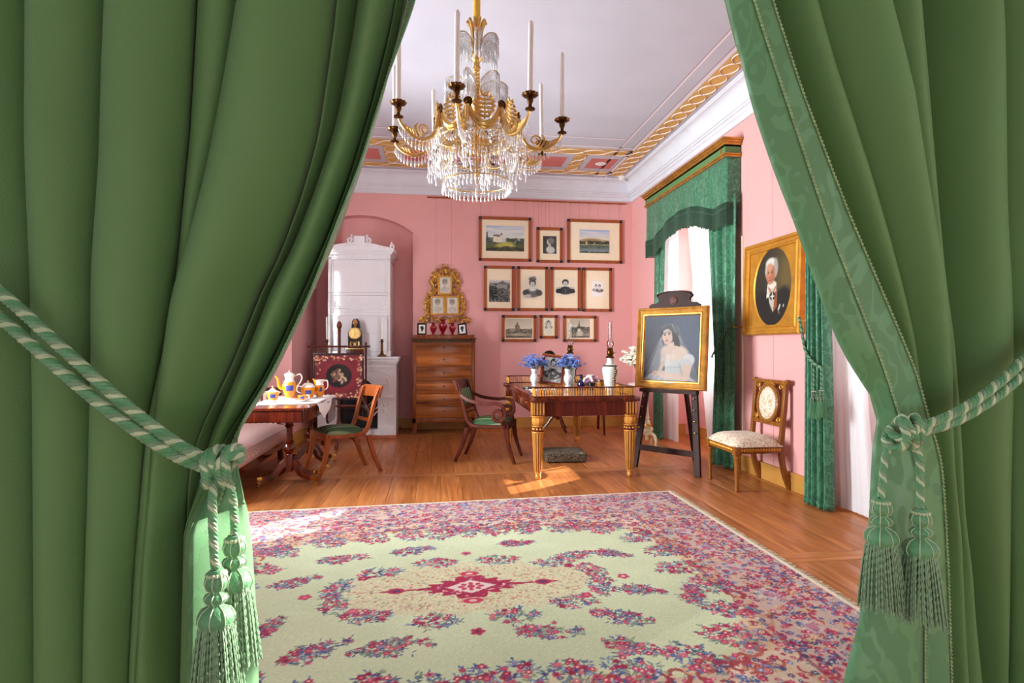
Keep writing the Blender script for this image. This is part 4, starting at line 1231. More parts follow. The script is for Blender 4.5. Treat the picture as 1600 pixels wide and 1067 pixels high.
sh = MB(); sh.box(-HW - 0.015, HW + 0.015, -0.015, 0.9, 0.985, 1.01, b=0.004); sh.box(-HW - 0.03, HW + 0.03, -0.035, 0.9, 1.01, 1.045, b=0.006); sh.box(-HW - 0.04, HW + 0.04, -0.05, 0.9, 1.045, 1.075, b=0.006)
sh.build('mantel_shelf', 'stove_tile', st)
# tower: tiles stacked, each its own piece
TW = 0.405; t0 = 1.075
MB().box(-TW + 0.02, TW - 0.02, TY + 0.03, 0.92, t0, 2.45).build('tower_core', 'stove_tile', st)
for s in (-1, 1):
    x0, x1 = (TW - 0.035, TW) if s > 0 else (-TW, -TW + 0.035)
    zz = [t0, 1.62, 1.93, 2.40]
    for a, b in zip(zz[:-1], zz[1:]): MB().box(x0, x1, TY, 0.92, a + 0.001, b - 0.001, b=0.003).build('side_tile', 'stove_tile', st)
pl = MB(); pl.box(-TW - 0.008, TW + 0.008, TY - 0.012, 0.92, t0, t0 + 0.07, b=0.004); pl.build('plinth', 'stove_tile', st)
for i in range(2):
    for j in range(2):
        x0 = -TW + 0.036 + i * (TW - 0.036); z0 = t0 + 0.072 + j * 0.238
        MB().box(x0 + 0.0006, x0 + TW - 0.0366, TY + 0.012, TY + 0.05, z0, z0 + 0.2365, b=0.002).build('tile', 'stove_tile', st)
MB().box(-TW + 0.036, TW - 0.036, TY + 0.004, TY + 0.05, 1.625, 1.665, b=0.003).build('tile', 'stove_tile', st)
MB().box(-TW + 0.036, TW - 0.036, TY + 0.014, TY + 0.05, 1.668, 1.895, b=0.002).build('relief_tile', 'stove_tile', st)
MB().box(-TW + 0.036, TW - 0.036, TY + 0.002, TY + 0.05, 1.898, 1.93, b=0.003).build('tile', 'stove_tile', st)
rl = MB()
for k, (x, ln) in enumerate(((-0.28, 0.5), (-0.17, -0.5), (-0.02, 0.25), (0.10, -0.3), (0.26, -0.6))): relief_figure(rl, x, 1.70, TY + 0.014, 0.17, ln)
rl.tube(smooth_path([(-0.36, TY + 0.012, 1.70), (-0.2, TY + 0.012, 1.72), (0, TY + 0.012, 1.69), (0.2, TY + 0.012, 1.72), (0.36, TY + 0.012, 1.70)], 6), 0.007, 6)
rl.build('relief_frieze', 'stove_relief', st)
MB().box(-TW + 0.0366, TW - 0.0366, TY + 0.010, TY + 0.05, 1.935, 2.378, b=0.002).build('tile', 'stove_tile', st)
pf = MB()
for (z0, z1, xx) in ((1.94, 1.95, 0.345), (2.36, 2.37, 0.345)): pf.box(-xx, xx, TY + 0.004, TY + 0.012, z0, z1)
for s in (-1, 1): pf.box(s * 0.34 - 0.005, s * 0.34 + 0.005, TY + 0.004, TY + 0.012, 1.94, 2.37)
pf.build('panel_moulding', 'stove_tile', st)
co = MB()
for (a, z0, z1) in ((0.0, 2.38, 2.40), (0.004, 2.40, 2.45), (0.018, 2.45, 2.462), (0.03, 2.462, 2.478), (0.045, 2.478, 2.495), (0.055, 2.495, 2.515)): co.box(-TW - a, TW + a, TY - a, 0.92, z0, z1, b=0.002)
co.build('cornice', 'stove_tile', st)
de = MB()
for k in range(9): de.box(-0.36 + 0.09 * k - 0.018, -0.36 + 0.09 * k + 0.018, TY - 0.012, TY, 2.412, 2.438, b=0.004)
de.build('dentils', 'stove_relief', st)
MB().prism([(-TW - 0.055, 2.515), (TW + 0.055, 2.515), (TW + 0.05, 2.53), (0.12, 2.60), (-0.12, 2.60), (-TW - 0.05, 2.53)], TY - 0.05, TY + 0.10, M_xz).build('pediment', 'stove_tile', st)
pr = MB()
for k in range(14):
    x = -0.33 + 0.66 * k / 13; pr.ball((x, TY - 0.052, 2.535 + 0.03 * (1 - abs(x) / 0.4)), (0.018, 0.008, 0.013), 6, 4)
pr.build('pediment_relief', 'stove_relief', st)
MB().prism([(-0.07, 2.59), (0.07, 2.59), (0.075, 2.68), (0.05, 2.69), (-0.05, 2.69), (-0.075, 2.68)], TY - 0.03, TY + 0.04, M_xz).build('crest_tablet', 'stove_relief', st)
for s in (-1, 1):
    a = MB(); pts = [(s * (0.10 + q[0]), TY - 0.01, 2.60 + q[1]) for q in spiral(0.015, 0.035, 0.04, 0.012, -PI / 2, PI * 1.6, 14)]; a.tube(pts, 0.014, 8); a.ball((s * 0.10, TY - 0.01, 2.695), 0.02, 8, 6); a.build('crest_scroll', 'stove_relief', st)
    a = MB(); pts = [(s * (TW + 0.02 + q[0]), TY - 0.01, 2.53 + q[1]) for q in spiral(0.0, 0.03, 0.035, 0.012, -PI / 2, PI * 1.3, 12)]; a.tube(pts, 0.013, 8); a.ball((s * (TW + 0.02), TY - 0.01, 2.60), (0.012, 0.012, 0.022), 8, 6); a.build('corner_ornament', 'stove_relief', st)
    a = MB(); a.ball((s * (TW + 0.03), TY + 0.35, 2.53), (0.03, 0.05, 0.04), 8, 6); a.build('corner_ornament', 'stove_relief', st)

# ---- clock on the mantel
ZM = 1.075
ck = thing('mantel_clock', 'black arched mantel clock with gilt dial on a mahogany plinth', 'clock', (-1.045, 7.735, ZM))
MB().box(-0.115, 0.115, -0.065, 0.065, 0, 0.10, b=0.004).build('plinth', 'mahogany', ck)
MB().box(-0.12, 0.12, -0.07, 0.07, 0.10, 0.112, b=0.003).build('plinth_top', 'gold_bright', ck)
MB().prism([(-0.088, 0.112), (0.088, 0.112), (0.088, 0.30)] + [(0.088 * math.cos(a), 0.30 + 0.088 * math.sin(a)) for a in [PI * i / 16 for i in range(1, 16)]] + [(-0.088, 0.30)], -0.05, 0.05, M_xz).build('case', 'black_lacquer', ck, bevel=0.003)
MB().prism([(-0.05, 0.38), (0.065, 0.38), (0.05, 0.47), (0.03, 0.50), (-0.02, 0.50), (-0.04, 0.47)], -0.02, 0.04, M_xz).build('backboard', 'black_lacquer', ck)
d = MB().lathe([(0.0, 0.008), (0.066, 0.008), (0.070, 0.014), (0.078, 0.012), (0.080, 0.0), (0, 0)], 32, M=T(0, -0.05, 0.305) @ RX(PI / 2)).build('dial', 'gold_bright', ck)
h = MB(); h.bar((0, -0.0605, 0.305), (0.0, -0.0605, 0.355), 0.004, 0.003, (0, 1, 0)); h.bar((0, -0.0615, 0.305), (0.004, -0.0615, 0.262), 0.005, 0.003, (0, 1, 0))
for k in range(12):
    a = k * PI / 6; h.bar((0.052 * math.cos(a), -0.0592, 0.305 + 0.052 * math.sin(a)), (0.060 * math.cos(a), -0.0592, 0.305 + 0.060 * math.sin(a)), 0.004, 0.002, (0, 1, 0))
h.build('hands', 'ebony', d)
m = MB(); m.lathe([(0, 0), (0.015, 0.002), (0.01, 0.012), (0.03, 0.04), (0.034, 0.06), (0.022, 0.082), (0.026, 0.088), (0.01, 0.098), (0, 0.104)], 16, (0, -0.025, 0.392)); m.build('gilt_urn', 'gold_bright', ck)
m = MB()
for s in (-1, 1):
    m.tube([(s * q[0], -0.052, q[1]) for q in [(0.008, 0.135), (0.035, 0.135), (0.055, 0.16), (0.05, 0.20), (0.03, 0.18), (0.01, 0.205)]], [0.006, 0.011, 0.012, 0.009, 0.008, 0.004], 6)
m.ball((0, -0.05, 0.165), (0.022, 0.01, 0.026), 8, 6); m.build('gilt_mount', 'gold_bright', ck)

def candle(x, y, z, L, r, label, grp, lean=(0, 0)):
    c = thing('candle', label, 'candle', (x, y, z), 0, grp)
    MB().lathe([(0, 0), (r, 0), (r * 0.93, L - 0.012), (r * 0.55, L - 0.002), (0, L)], 14).build('wax', 'candle_wax', c)
    MB().tube([(0, 0, L - 0.002), (0.001, 0, L + 0.010)], 0.0012, 5).build('wick', 'cream_mount', c)
    c.rotation_euler = (lean[0], lean[1], 0)
    return c
CS = [(0, 0.0), (0.052, 0.0), (0.052, 0.012), (0.045, 0.018), (0.040, 0.03), (0.028, 0.036), (0.02, 0.05), (0.017, 0.06), (0.022, 0.066), (0.014, 0.075), (0.017, 0.12), (0.013, 0.165), (0.018, 0.172), (0.012, 0.18), (0.015, 0.19), (0.028, 0.196), (0.03, 0.202), (0.015, 0.206), (0.017, 0.222), (0.024, 0.226), (0.024, 0.23), (0.012, 0.23), (0.012, 0.22), (0, 0.22)]
for i, (x, lab, cl) in enumerate(((-1.405, 'dark bronze candlestick at the left end of the stove mantel', 'white candle in the candlestick left of the clock'), (-0.70, 'dark bronze candlestick at the right end of the stove mantel', 'white candle in the candlestick right of the clock'))):
    r = thing('candlestick', lab, 'candlestick', (x, 7.72, ZM), 0, 'candlesticks on the stove')
    q = [(a, b) for a, b in CS]
    MB().lathe(q[3:], 18).build('stem', 'bronze_dark', r)
    MB().box(-0.055, 0.055, -0.055, 0.055, 0, 0.018, b=0.004).build('foot', 'bronze_dark', r)
    m = MB()
    for k in range(4): m.ball((0.04 * math.cos(PI / 4 + k * PI / 2), 0.04 * math.sin(PI / 4 + k * PI / 2), 0.024), (0.016, 0.016, 0.01), 8, 5)
    m.build('foot_leaf', 'brass', r)
    candle(x, 7.72, ZM + 0.2215, 0.30, 0.011, cl, 'candles on the stove', (0, -0.02 if i == 0 else 0))

# ---- fire screen on a pole
fs = thing('fire_screen', 'mahogany pole fire screen with a crimson needlework panel of flowers', 'fire screen', (-1.135, 7.02, 0), 0.02)
p = MB(); p.lathe([(0.018, 0.18), (0.022, 0.3), (0.018, 0.34), (0.016, 0.6), (0.02, 1.0), (0.016, 1.38), (0.022, 1.40), (0.014, 1.415), (0.024, 1.43), (0.032, 1.455), (0.026, 1.49), (0.01, 1.51), (0, 1.515)], 14); p.build('pole', 'mahogany', fs)
MB().tube([(-0.365, -0.03, 1.21), (-0.36, -0.03, 1.21), (0.36, -0.03, 1.21), (0.365, -0.03, 1.21)], [0.004, 0.012, 0.012, 0.004], 8).build('crossbar', 'mahogany', fs)
MB().tube([(-0.31, -0.03, 0.50), (0.31, -0.03, 0.50)], 0.012, 8).build('crossbar', 'mahogany', fs)
for s in (-1, 1):
    MB().lathe([(0, 0.44), (0.01, 0.45), (0.012, 0.5), (0.012, 1.2), (0.017, 1.215), (0.009, 1.23), (0.014, 1.245), (0.003, 1.27), (0, 1.27)], 10, (s * 0.312, -0.03, 0)).build('upright', 'mahogany', fs)
cv = Cv(76, 76, (112, 20, 34))
cv.ell(0.5, 0.5, 0.36, 0.34, (128, 24, 40), 0, 0.2)
def wreath(n, r0, r1, cols, rs):
    for _ in range(n):
        a = random.uniform(0, 2 * PI); q = random.uniform(r0, r1)
        cv.ell(0.5 + q * math.cos(a), 0.5 + q * math.sin(a), rs * random.uniform(0.6, 1.3), rs * random.uniform(0.5, 1), random.choice(cols), random.uniform(0, 180), 0.5)
cv.rect(0, 0, 1, 0.04, (40, 12, 16)); cv.rect(0, 0.96, 1, 1, (40, 12, 16)); cv.rect(0, 0, 0.04, 1, (40, 12, 16)); cv.rect(0.96, 0, 1, 1, (40, 12, 16))
for k in range(150):
    t = random.random(); o = random.uniform(0.05, 0.15); sd_ = k % 4
    q = [(t, o), (t, 1 - o), (o, t), (1 - o, t)][sd_]
    cv.ell(q[0], q[1], 0.022, 0.016, random.choice([(222, 176, 132), (198, 140, 104), (232, 198, 156), (150, 84, 70)]), random.uniform(0, 180), 0.5)
cv.ell(0.5, 0.52, 0.25, 0.25, (26, 14, 16), 0, 0.15)
wreath(60, 0, 0.17, [(150, 110, 82), (188, 150, 116), (112, 84, 70), (206, 172, 140), (92, 70, 60), (128, 60, 50)], 0.035)
cv.grain(6)
sc_ = canvas_obj('needlework_panel', cv, 0.575, 0.545, 'print', fs); sc_.location = (0.002, -0.046, 0.58)
MB().box(-0.290, 0.290, -0.043, -0.028, 0.575, 1.13, b=0.002).build('panel_backing', 'ebony', fs)
lc_ = MB()
for k in range(16):
    x = -0.27 + 0.54 * k / 15; lc_.tube([(x, -0.036, 1.13), (x + (0.017 if k % 2 else -0.017), -0.032, 1.20)], 0.0015, 4)
lc_.build('lacing', 'wire', fs)
for k in range(3):
    a = -PI / 2 + k * 2 * PI / 3
    q = [(0.02, 0.26), (0.07, 0.22), (0.11, 0.13), (0.17, 0.10), (0.22, 0.05)] 
    pts = smooth_path([(r * math.cos(a), r * math.sin(a), z) for r, z in q], 5)
    e = [(0.22 + u, 0.055 + v) for u, v in spiral(0, 0, 0.035, 0.012, -PI / 2, PI * 1.2, 8)]
    pts += [Vector((r * math.cos(a), r * math.sin(a), z)) for r, z in e]
    MB().tube(pts, 0.02, 8).build('foot', 'mahogany', fs)
MB().lathe([(0.0, 0.14), (0.03, 0.15), (0.045, 0.19), (0.035, 0.23), (0.045, 0.26), (0.03, 0.30), (0.02, 0.32)], 14).build('vase_collar', 'mahogany', fs)

# ---- small crystal sconce on the pier side wall
wsn = thing('wall_sconce', 'small silvery glass wall sconce beside the left curtain edge', 'sconce', (-1.715, 8.16, 2.02))
MB().lathe([(0, 0), (0.03, 0.0), (0.028, 0.01), (0.01, 0.016), (0, 0.016)], 14, M=RY(PI / 2)).build('backplate', 'brass', wsn)
MB().tube(smooth_path([(0.01, 0, 0), (0.05, 0, -0.02), (0.08, 0, 0.0), (0.08, 0, 0.03)], 5), 0.005, 6).build('arm', 'brass', wsn)
MB().lathe([(0.0, 0.03), (0.025, 0.035), (0.03, 0.07), (0.022, 0.10), (0.026, 0.12)], 14, (0.08, 0, 0)).build('glass_shade', 'crystal', wsn)

# ================================================================== sofa with striped cover
striped('stripe_seat', S(240, 216, 208), S(170, 96, 92), 30, 1, 0.2, 0.62)
striped('stripe_back', S(240, 222, 206), S(120, 48, 50), 17, 0, 0.12, 0.62)
sf = thing('sofa', 'mahogany framed sofa with cream and red striped upholstery by the left wall', 'sofa', (0.035, 0, 0))
def cush(u, v):
    a = abs(u - 0.5) * 2; b = abs(v - 0.5) * 2
    return ((lerp(-2.30, -1.585, u), lerp(4.62, 6.36, v), 0.36 + 0.065 * (1 - a ** 6) * (1 - b ** 10)))
m = MB().grid(24, 40, cush)
m.grid(14, 40, lambda u, v: (-1.585 + 0.035 * math.sin(PI * u) - 0.01, lerp(4.62, 6.36, v), lerp(0.23, 0.362, u)))
m.grid(24, 8, lambda u, v: (lerp(-2.30, -1.585, u), 6.36 + 0.025 * math.sin(PI * v), lerp(0.23, 0.362, v)))
m.grid(24, 8, lambda u, v: (lerp(-2.30, -1.585, u), 4.62 - 0.025 * math.sin(PI * v), lerp(0.23, 0.362, v)))
m.build('seat', 'stripe_seat', sf, angle=60)
m = MB(); m.box(-2.32, -1.60, 4.60, 6.40, 0.16, 0.235, b=0.006); m.build('seat_rail', 'mahogany_y', sf)
m = MB(); m.box(-2.36, -1.72, 6.385, 6.45, 0.30, 0.745, b=0.01); m.build('arm_panel', 'stripe_back', sf)
m = MB(); m.box(-2.38, -1.70, 6.37, 6.47, 0.735, 0.775, b=0.008); m.build('arm_rail', 'mahogany', sf)
m = MB(); m.box(-2.36, -1.72, 4.50, 4.57, 0.30, 0.745, b=0.01); m.build('arm_panel', 'stripe_back', sf)
m = MB(); m.box(-2.38, -1.70, 4.48, 4.585, 0.735, 0.775, b=0.008); m.build('arm_rail', 'mahogany', sf)
m = MB(); m.box(-2.42, -2.30, 4.50, 6.45, 0.30, 0.86, b=0.02); m.build('back_panel', 'stripe_seat', sf)
m = MB(); m.box(-2.44, -2.29, 4.48, 6.47, 0.86, 0.91, b=0.01); m.build('back_rail', 'mahogany_y', sf)
for x in (-1.70, -2.34):
    for y in (4.54, 6.42):
        pts = smooth_path([(x, y, 0.75 if x > -2 else 0.8), (x, y, 0.4), (x + 0.005, y, 0.2), (x + 0.02, y, 0.0)], 5)
        MB().sweep(pts, (0.05, 0.05), (0, 1, 0)).build('leg', 'mahogany', sf)
tag(MB().tube(smooth_path([(-2.25, 6.05, 0.005), (-2.05, 5.75, 0.005), (-1.88, 5.72, 0.006), (-1.80, 5.80, 0.006), (-1.86, 5.90, 0.008), (-2.0, 5.92, 0.006), (-2.14, 5.78, 0.005)], 6), 0.005, 6).build('power_cable', 'white_plastic'), 'loop of white power cable on the floor under the striped sofa', 'cable')
# ================================================================== tea table and its service
tt = thing('tea_table', 'dark mahogany drop leaf tea table on twin pedestals with brass castors', 'table', (-1.30, 5.50, 0))
# local: x across, y depth; top spans x -0.40..0.28, y -0.72..0.62
def rrect(x0, x1, y0, y1, r, n=6):
    pts = []
    for (cx, cy, a) in ((x1 - r, y1 - r, 0), (x0 + r, y1 - r, PI / 2), (x0 + r, y0 + r, PI), (x1 - r, y0 + r, 1.5 * PI)):
        pts += [(cx + r * math.cos(a + PI / 2 * i / n), cy + r * math.sin(a + PI / 2 * i / n)) for i in range(n + 1)]
    return pts
TX0, TX1, TY0, TY1, TZ = -0.27, 0.285, -0.70, 0.50, 0.715
MB().prism(rrect(TX0, TX1, TY0, TY1, 0.06), TZ - 0.022, TZ).build('tabletop', 'mahogany_y', tt, bevel=0.004)
MB().prism(rrect(TX0 + 0.02, TX1 - 0.02, TY0 + 0.03, TY1 - 0.02, 0.04), TZ - 0.12, TZ - 0.022).build('apron', 'mahogany', tt)
m = MB(); m.box(TX0 + 0.04, TX1 - 0.06, TY0 + 0.012, TY0 + 0.03, TZ - 0.112, TZ - 0.03, b=0.003); dr = m.build('drawer_front', 'mahogany', tt)
MB().prism([(TY1 - 0.03, TZ - 0.022), (TY0 + 0.75, TZ - 0.022), (TY0 + 0.75, TZ - 0.20), (TY0 + 0.80, TZ - 0.235), (TY1 - 0.08, TZ - 0.235), (TY1 - 0.03, TZ - 0.20)], TX1 - 0.004, TX1 + 0.016, Matrix(((0, 0, 1, 0), (1, 0, 0, 0), (0, 1, 0, 0), (0, 0, 0, 1)))).build('drop_leaf', 'mahogany', tt)
m = MB(); m.lathe([(0, 0), (0.016, 0), (0.012, 0.008), (0.016, 0.014), (0, 0.02)], 12, M=T(TX1 - 0.02, -0.25, TZ - 0.07) @ RY(PI / 2)); m.build('knob', 'brass', tt)
for yy in (-0.27, 0.55):
    pp = [(0.03, 0.235), (0.03, 0.26), (0.024, 0.27), (0.05, 0.31), (0.048, 0.335), (0.03, 0.36), (0.042, 0.375), (0.028, 0.39), (0.026, 0.50), (0.04, 0.515), (0.03, 0.53), (0.05, 0.565), (0.06, 0.60)]
    MB().lathe(pp, 18, (0.03, yy, 0)).build('pedestal', 'mahogany', tt)
    MB().prism(rrect(0.0, 0.06, yy - 0.03, yy + 0.03, 0.01), 0.12, 0.235).build('pedestal_block', 'mahogany', tt)
    for k, a in enumerate((PI + 0.35, -0.35, PI - 0.7, 0.7) if yy < 0 else (PI + 0.6, -0.6, PI - 0.5, 0.5)):
        q = [(0.02, 0.21), (0.07, 0.165), (0.12, 0.10), (0.19, 0.075), (0.235, 0.07)]
        pts = smooth_path([(0.03 + r * math.cos(a), yy + r * math.sin(a), z) for r, z in q], 5)
        n_ = len(pts)
        lg = MB().sweep(pts, [(0.034, lerp(0.062, 0.036, i / n_)) for i in range(n_)]).build('leg', 'mahogany', tt, bevel=0.004)
        m = MB(); ex, ey = 0.03 + 0.24 * math.cos(a), yy + 0.24 * math.sin(a)
        m.box(-0.022, 0.022, -0.02, 0.02, 0.052, 0.09, M=T(ex, ey, 0) @ RZ(a), b=0.003)
        m.lathe([(0.006, -0.01), (0.017, -0.01), (0.019, -0.004), (0.019, 0.004), (0.017, 0.01), (0.006, 0.01)], 14, M=T(ex + 0.012 * math.cos(a), ey + 0.012 * math.sin(a), 0.0195) @ RZ(a + 0.8) @ RX(PI / 2))
        m.bar((ex, ey, 0.055), (ex + 0.012 * math.cos(a), ey + 0.012 * math.sin(a), 0.02), 0.012, 0.02)
        m.build('castor', 'brass', lg)
# ---- cloth laid cornerwise
TW_ = (-1.30, 5.50, TZ)
cl = MB()
def clf(u, v):
    x = lerp(-1.66, -0.975, u); y = lerp(5.00, 6.04, v)
    # lozenge with corner over the right edge
    return (x, y, TZ + 0.0035 + 0.0015 * math.sin(30 * x) * math.sin(24 * y))
quad = [(-1.545, 5.02), (-1.02, 5.14), (-1.02, 5.99), (-1.545, 5.96)]
def q4(u, v):
    a = Vector(quad[0]).lerp(Vector(quad[1]), u); b = Vector(quad[3]).lerp(Vector(quad[2]), u); p = a.lerp(b, v)
    return (p.x, p.y, TZ + 0.0035 + 0.0012 * math.sin(40 * p.x + 3) * math.sin(24 * p.y))
cl.grid(16, 24, q4)
cl.grid(10, 24, lambda u, v: (-1.02 + 0.006 * math.sin(PI * u) + 0.028 * u + 0.008 * math.sin(14 * v) * u, lerp(5.14, 5.99, v) - 0.03 * u, TZ + 0.0035 - u * (0.155 * max(0.0, 1 - abs(v - 0.30) * 2.2) + 0.015)))
tag(cl.build('tablecloth', 'linen', None, angle=50, solid=0.0015), 'small white linen cloth with a pointed corner over the edge of the tea table', 'tablecloth')
ZT = TZ + 0.0062
def band(mb_name, parent, r, z0, z1, a0, a1, at=(0, 0, 0), mat='porcelain_blue'):
    m = MB(); m.grid(8, 1, lambda u, v: (at[0] + r * math.cos(lerp(a0, a1, u)), at[1] + r * math.sin(lerp(a0, a1, u)), at[2] + lerp(z0, z1, v))); m.build(mb_name, mat, parent)
FA = math.radians(-76)      # towards the viewer
def pot(name, label, x, y, z, prof_o, prof_w, lid, panel, handle=None, spout=None, foot=None):
    r = thing(name, label, 'crockery', (x, y, z), 0, 'orange tea service')
    MB().lathe(prof_o, 24).build('body', 'porcelain_orange', r)
    if prof_w: MB().lathe(prof_w, 24).build('collar', 'porcelain', r)
    if foot: MB().lathe(foot, 20).build('foot', 'porcelain', r)
    if lid:
        l = MB().lathe(lid, 20).build('lid', 'porcelain', r)
        MB().ball((0, 0, lid[-1][1] + 0.009), (0.009, 0.009, 0.012), 10, 6).build('knob', 'gold_bright', l)
    if panel: band('painted_panel', r, panel[0] + 0.0012, panel[1], panel[2], FA - panel[3], FA + panel[3])
    if handle: MB().tube(smooth_path(handle, 6), 0.0055, 8).build('handle', 'porcelain', r)
    if spout: MB().tube(smooth_path(spout[0], 6), [lerp(spout[1], spout[2], i / (6 * (len(spout[0]) - 1))) for i in range(6 * (len(spout[0]) - 1) + 1)], 10).build('spout', 'porcelain_orange', r)
    return r
pot('coffee_pot', 'tall orange and white coffee pot with blue panel and curved spout', -1.335, 5.50, ZT,
    [(0.0, 0.018), (0.03, 0.02), (0.046, 0.05), (0.062, 0.10), (0.065, 0.135), (0.052, 0.165)], [(0.052, 0.165), (0.040, 0.18), (0.038, 0.20), (0.046, 0.225), (0.05, 0.23)],
    [(0.05, 0.23), (0.047, 0.236), (0.02, 0.25), (0.006, 0.254)], (0.0635, 0.085, 0.135, 0.5),
    [(0.042, 0.01, 0.215), (0.085, 0.02, 0.235), (0.105, 0.025, 0.20), (0.085, 0.02, 0.15), (0.06, 0.01, 0.125)],
    ([(-0.055, -0.01, 0.10), (-0.085, -0.015, 0.12), (-0.095, -0.018, 0.17), (-0.105, -0.02, 0.205), (-0.125, -0.022, 0.213)], 0.018, 0.007),
    [(0, 0), (0.034, 0), (0.03, 0.008), (0.02, 0.014), (0.03, 0.02)])
pot('sugar_bowl', 'low orange lidded sugar bowl at the left of the tea service', -1.415, 5.25, ZT,
    [(0.0, 0.018), (0.03, 0.022), (0.045, 0.045), (0.05, 0.075), (0.068, 0.09), (0.06, 0.094)], None, [(0.06, 0.094), (0.045, 0.10), (0.022, 0.112), (0.02, 0.12), (0.006, 0.126)], (0.049, 0.042, 0.074, 0.45), None, None,
    [(0, 0), (0.034, 0), (0.03, 0.006), (0.018, 0.012), (0.03, 0.02)])
pot('teapot', 'round orange teapot with white shoulder and blue panel', -1.195, 5.62, ZT,
    [(0.0, 0.006), (0.042, 0.01), (0.058, 0.04), (0.066, 0.09), (0.064, 0.105)], [(0.064, 0.105), (0.06, 0.118), (0.045, 0.132), (0.042, 0.136)], [(0.042, 0.136), (0.03, 0.144), (0.006, 0.15)], (0.063, 0.045, 0.095, 0.45),
    [(-0.055, -0.01, 0.11), (-0.09, -0.015, 0.115), (-0.095, -0.015, 0.07), (-0.06, -0.01, 0.05)], ([(0.055, 0.02, 0.05), (0.085, 0.03, 0.07), (0.10, 0.035, 0.12)], 0.015, 0.007), [(0, 0), (0.045, 0), (0.042, 0.008)])
pot('milk_jug', 'slender orange milk jug with white rim beside the teapot', -1.105, 5.70, ZT,
    [(0.0, 0.008), (0.03, 0.012), (0.042, 0.05), (0.048, 0.09), (0.04, 0.12)], [(0.04, 0.12), (0.034, 0.135), (0.04, 0.16), (0.048, 0.168), (0.044, 0.168), (0.03, 0.14)], None, (0.0465, 0.06, 0.10, 0.45),
    [(0.035, 0.0, 0.155), (0.07, 0.0, 0.16), (0.075, 0.0, 0.10), (0.045, 0.0, 0.07)], ([(-0.03, -0.01, 0.13), (-0.045, -0.012, 0.165), (-0.06, -0.015, 0.18)], 0.016, 0.008), [(0, 0), (0.034, 0), (0.03, 0.01)])
cp = pot('teacup', 'small orange cup with blue panel on a white saucer', -1.185, 5.33, ZT + 0.0105,
    [(0.0, 0.004), (0.022, 0.006), (0.034, 0.02), (0.037, 0.045), (0.034, 0.045), (0.03, 0.018), (0, 0.010)], None, None, (0.0355, 0.014, 0.036, 0.45), [(0.035, 0.0, 0.04), (0.058, 0.0, 0.038), (0.056, 0.0, 0.02), (0.033, 0.0, 0.014)])
sa = MB().lathe([(0, 0.0), (0.035, 0.0), (0.05, 0.006), (0.072, 0.012), (0.074, 0.014), (0.05, 0.010), (0.03, 0.0095), (0, 0.0095)], 28).build('saucer', 'porcelain'); sa.location = (-1.185, 5.33, ZT)
tag(sa, 'white saucer under the small orange cup on the tea table', 'saucer')
tr_ = thing('serving_tray', 'low wooden tray behind the coffee pot on the tea table', 'tray', (-1.28, 5.70, ZT))
cup2 = MB().lathe([(0, 0), (0.02, 0), (0.03, 0.02), (0.034, 0.04), (0.03, 0.04), (0.026, 0.02), (0, 0.008)], 18).build('cup', 'cobalt'); cup2.location = (-1.255, 5.70, ZT + 0.016); tag(cup2, 'dark blue cup between the coffee pot and the teapot', 'cup')
MB().prism(rrect(-0.10, 0.05, -0.05, 0.05, 0.015), 0, 0.008).build('base', 'cherry', tr_)
m = MB(); q = rrect(-0.10, 0.05, -0.05, 0.05, 0.015); m.tube([(a, b, 0.012) for a, b in q], 0.005, 6, True); m.build('rim', 'cherry', tr_)

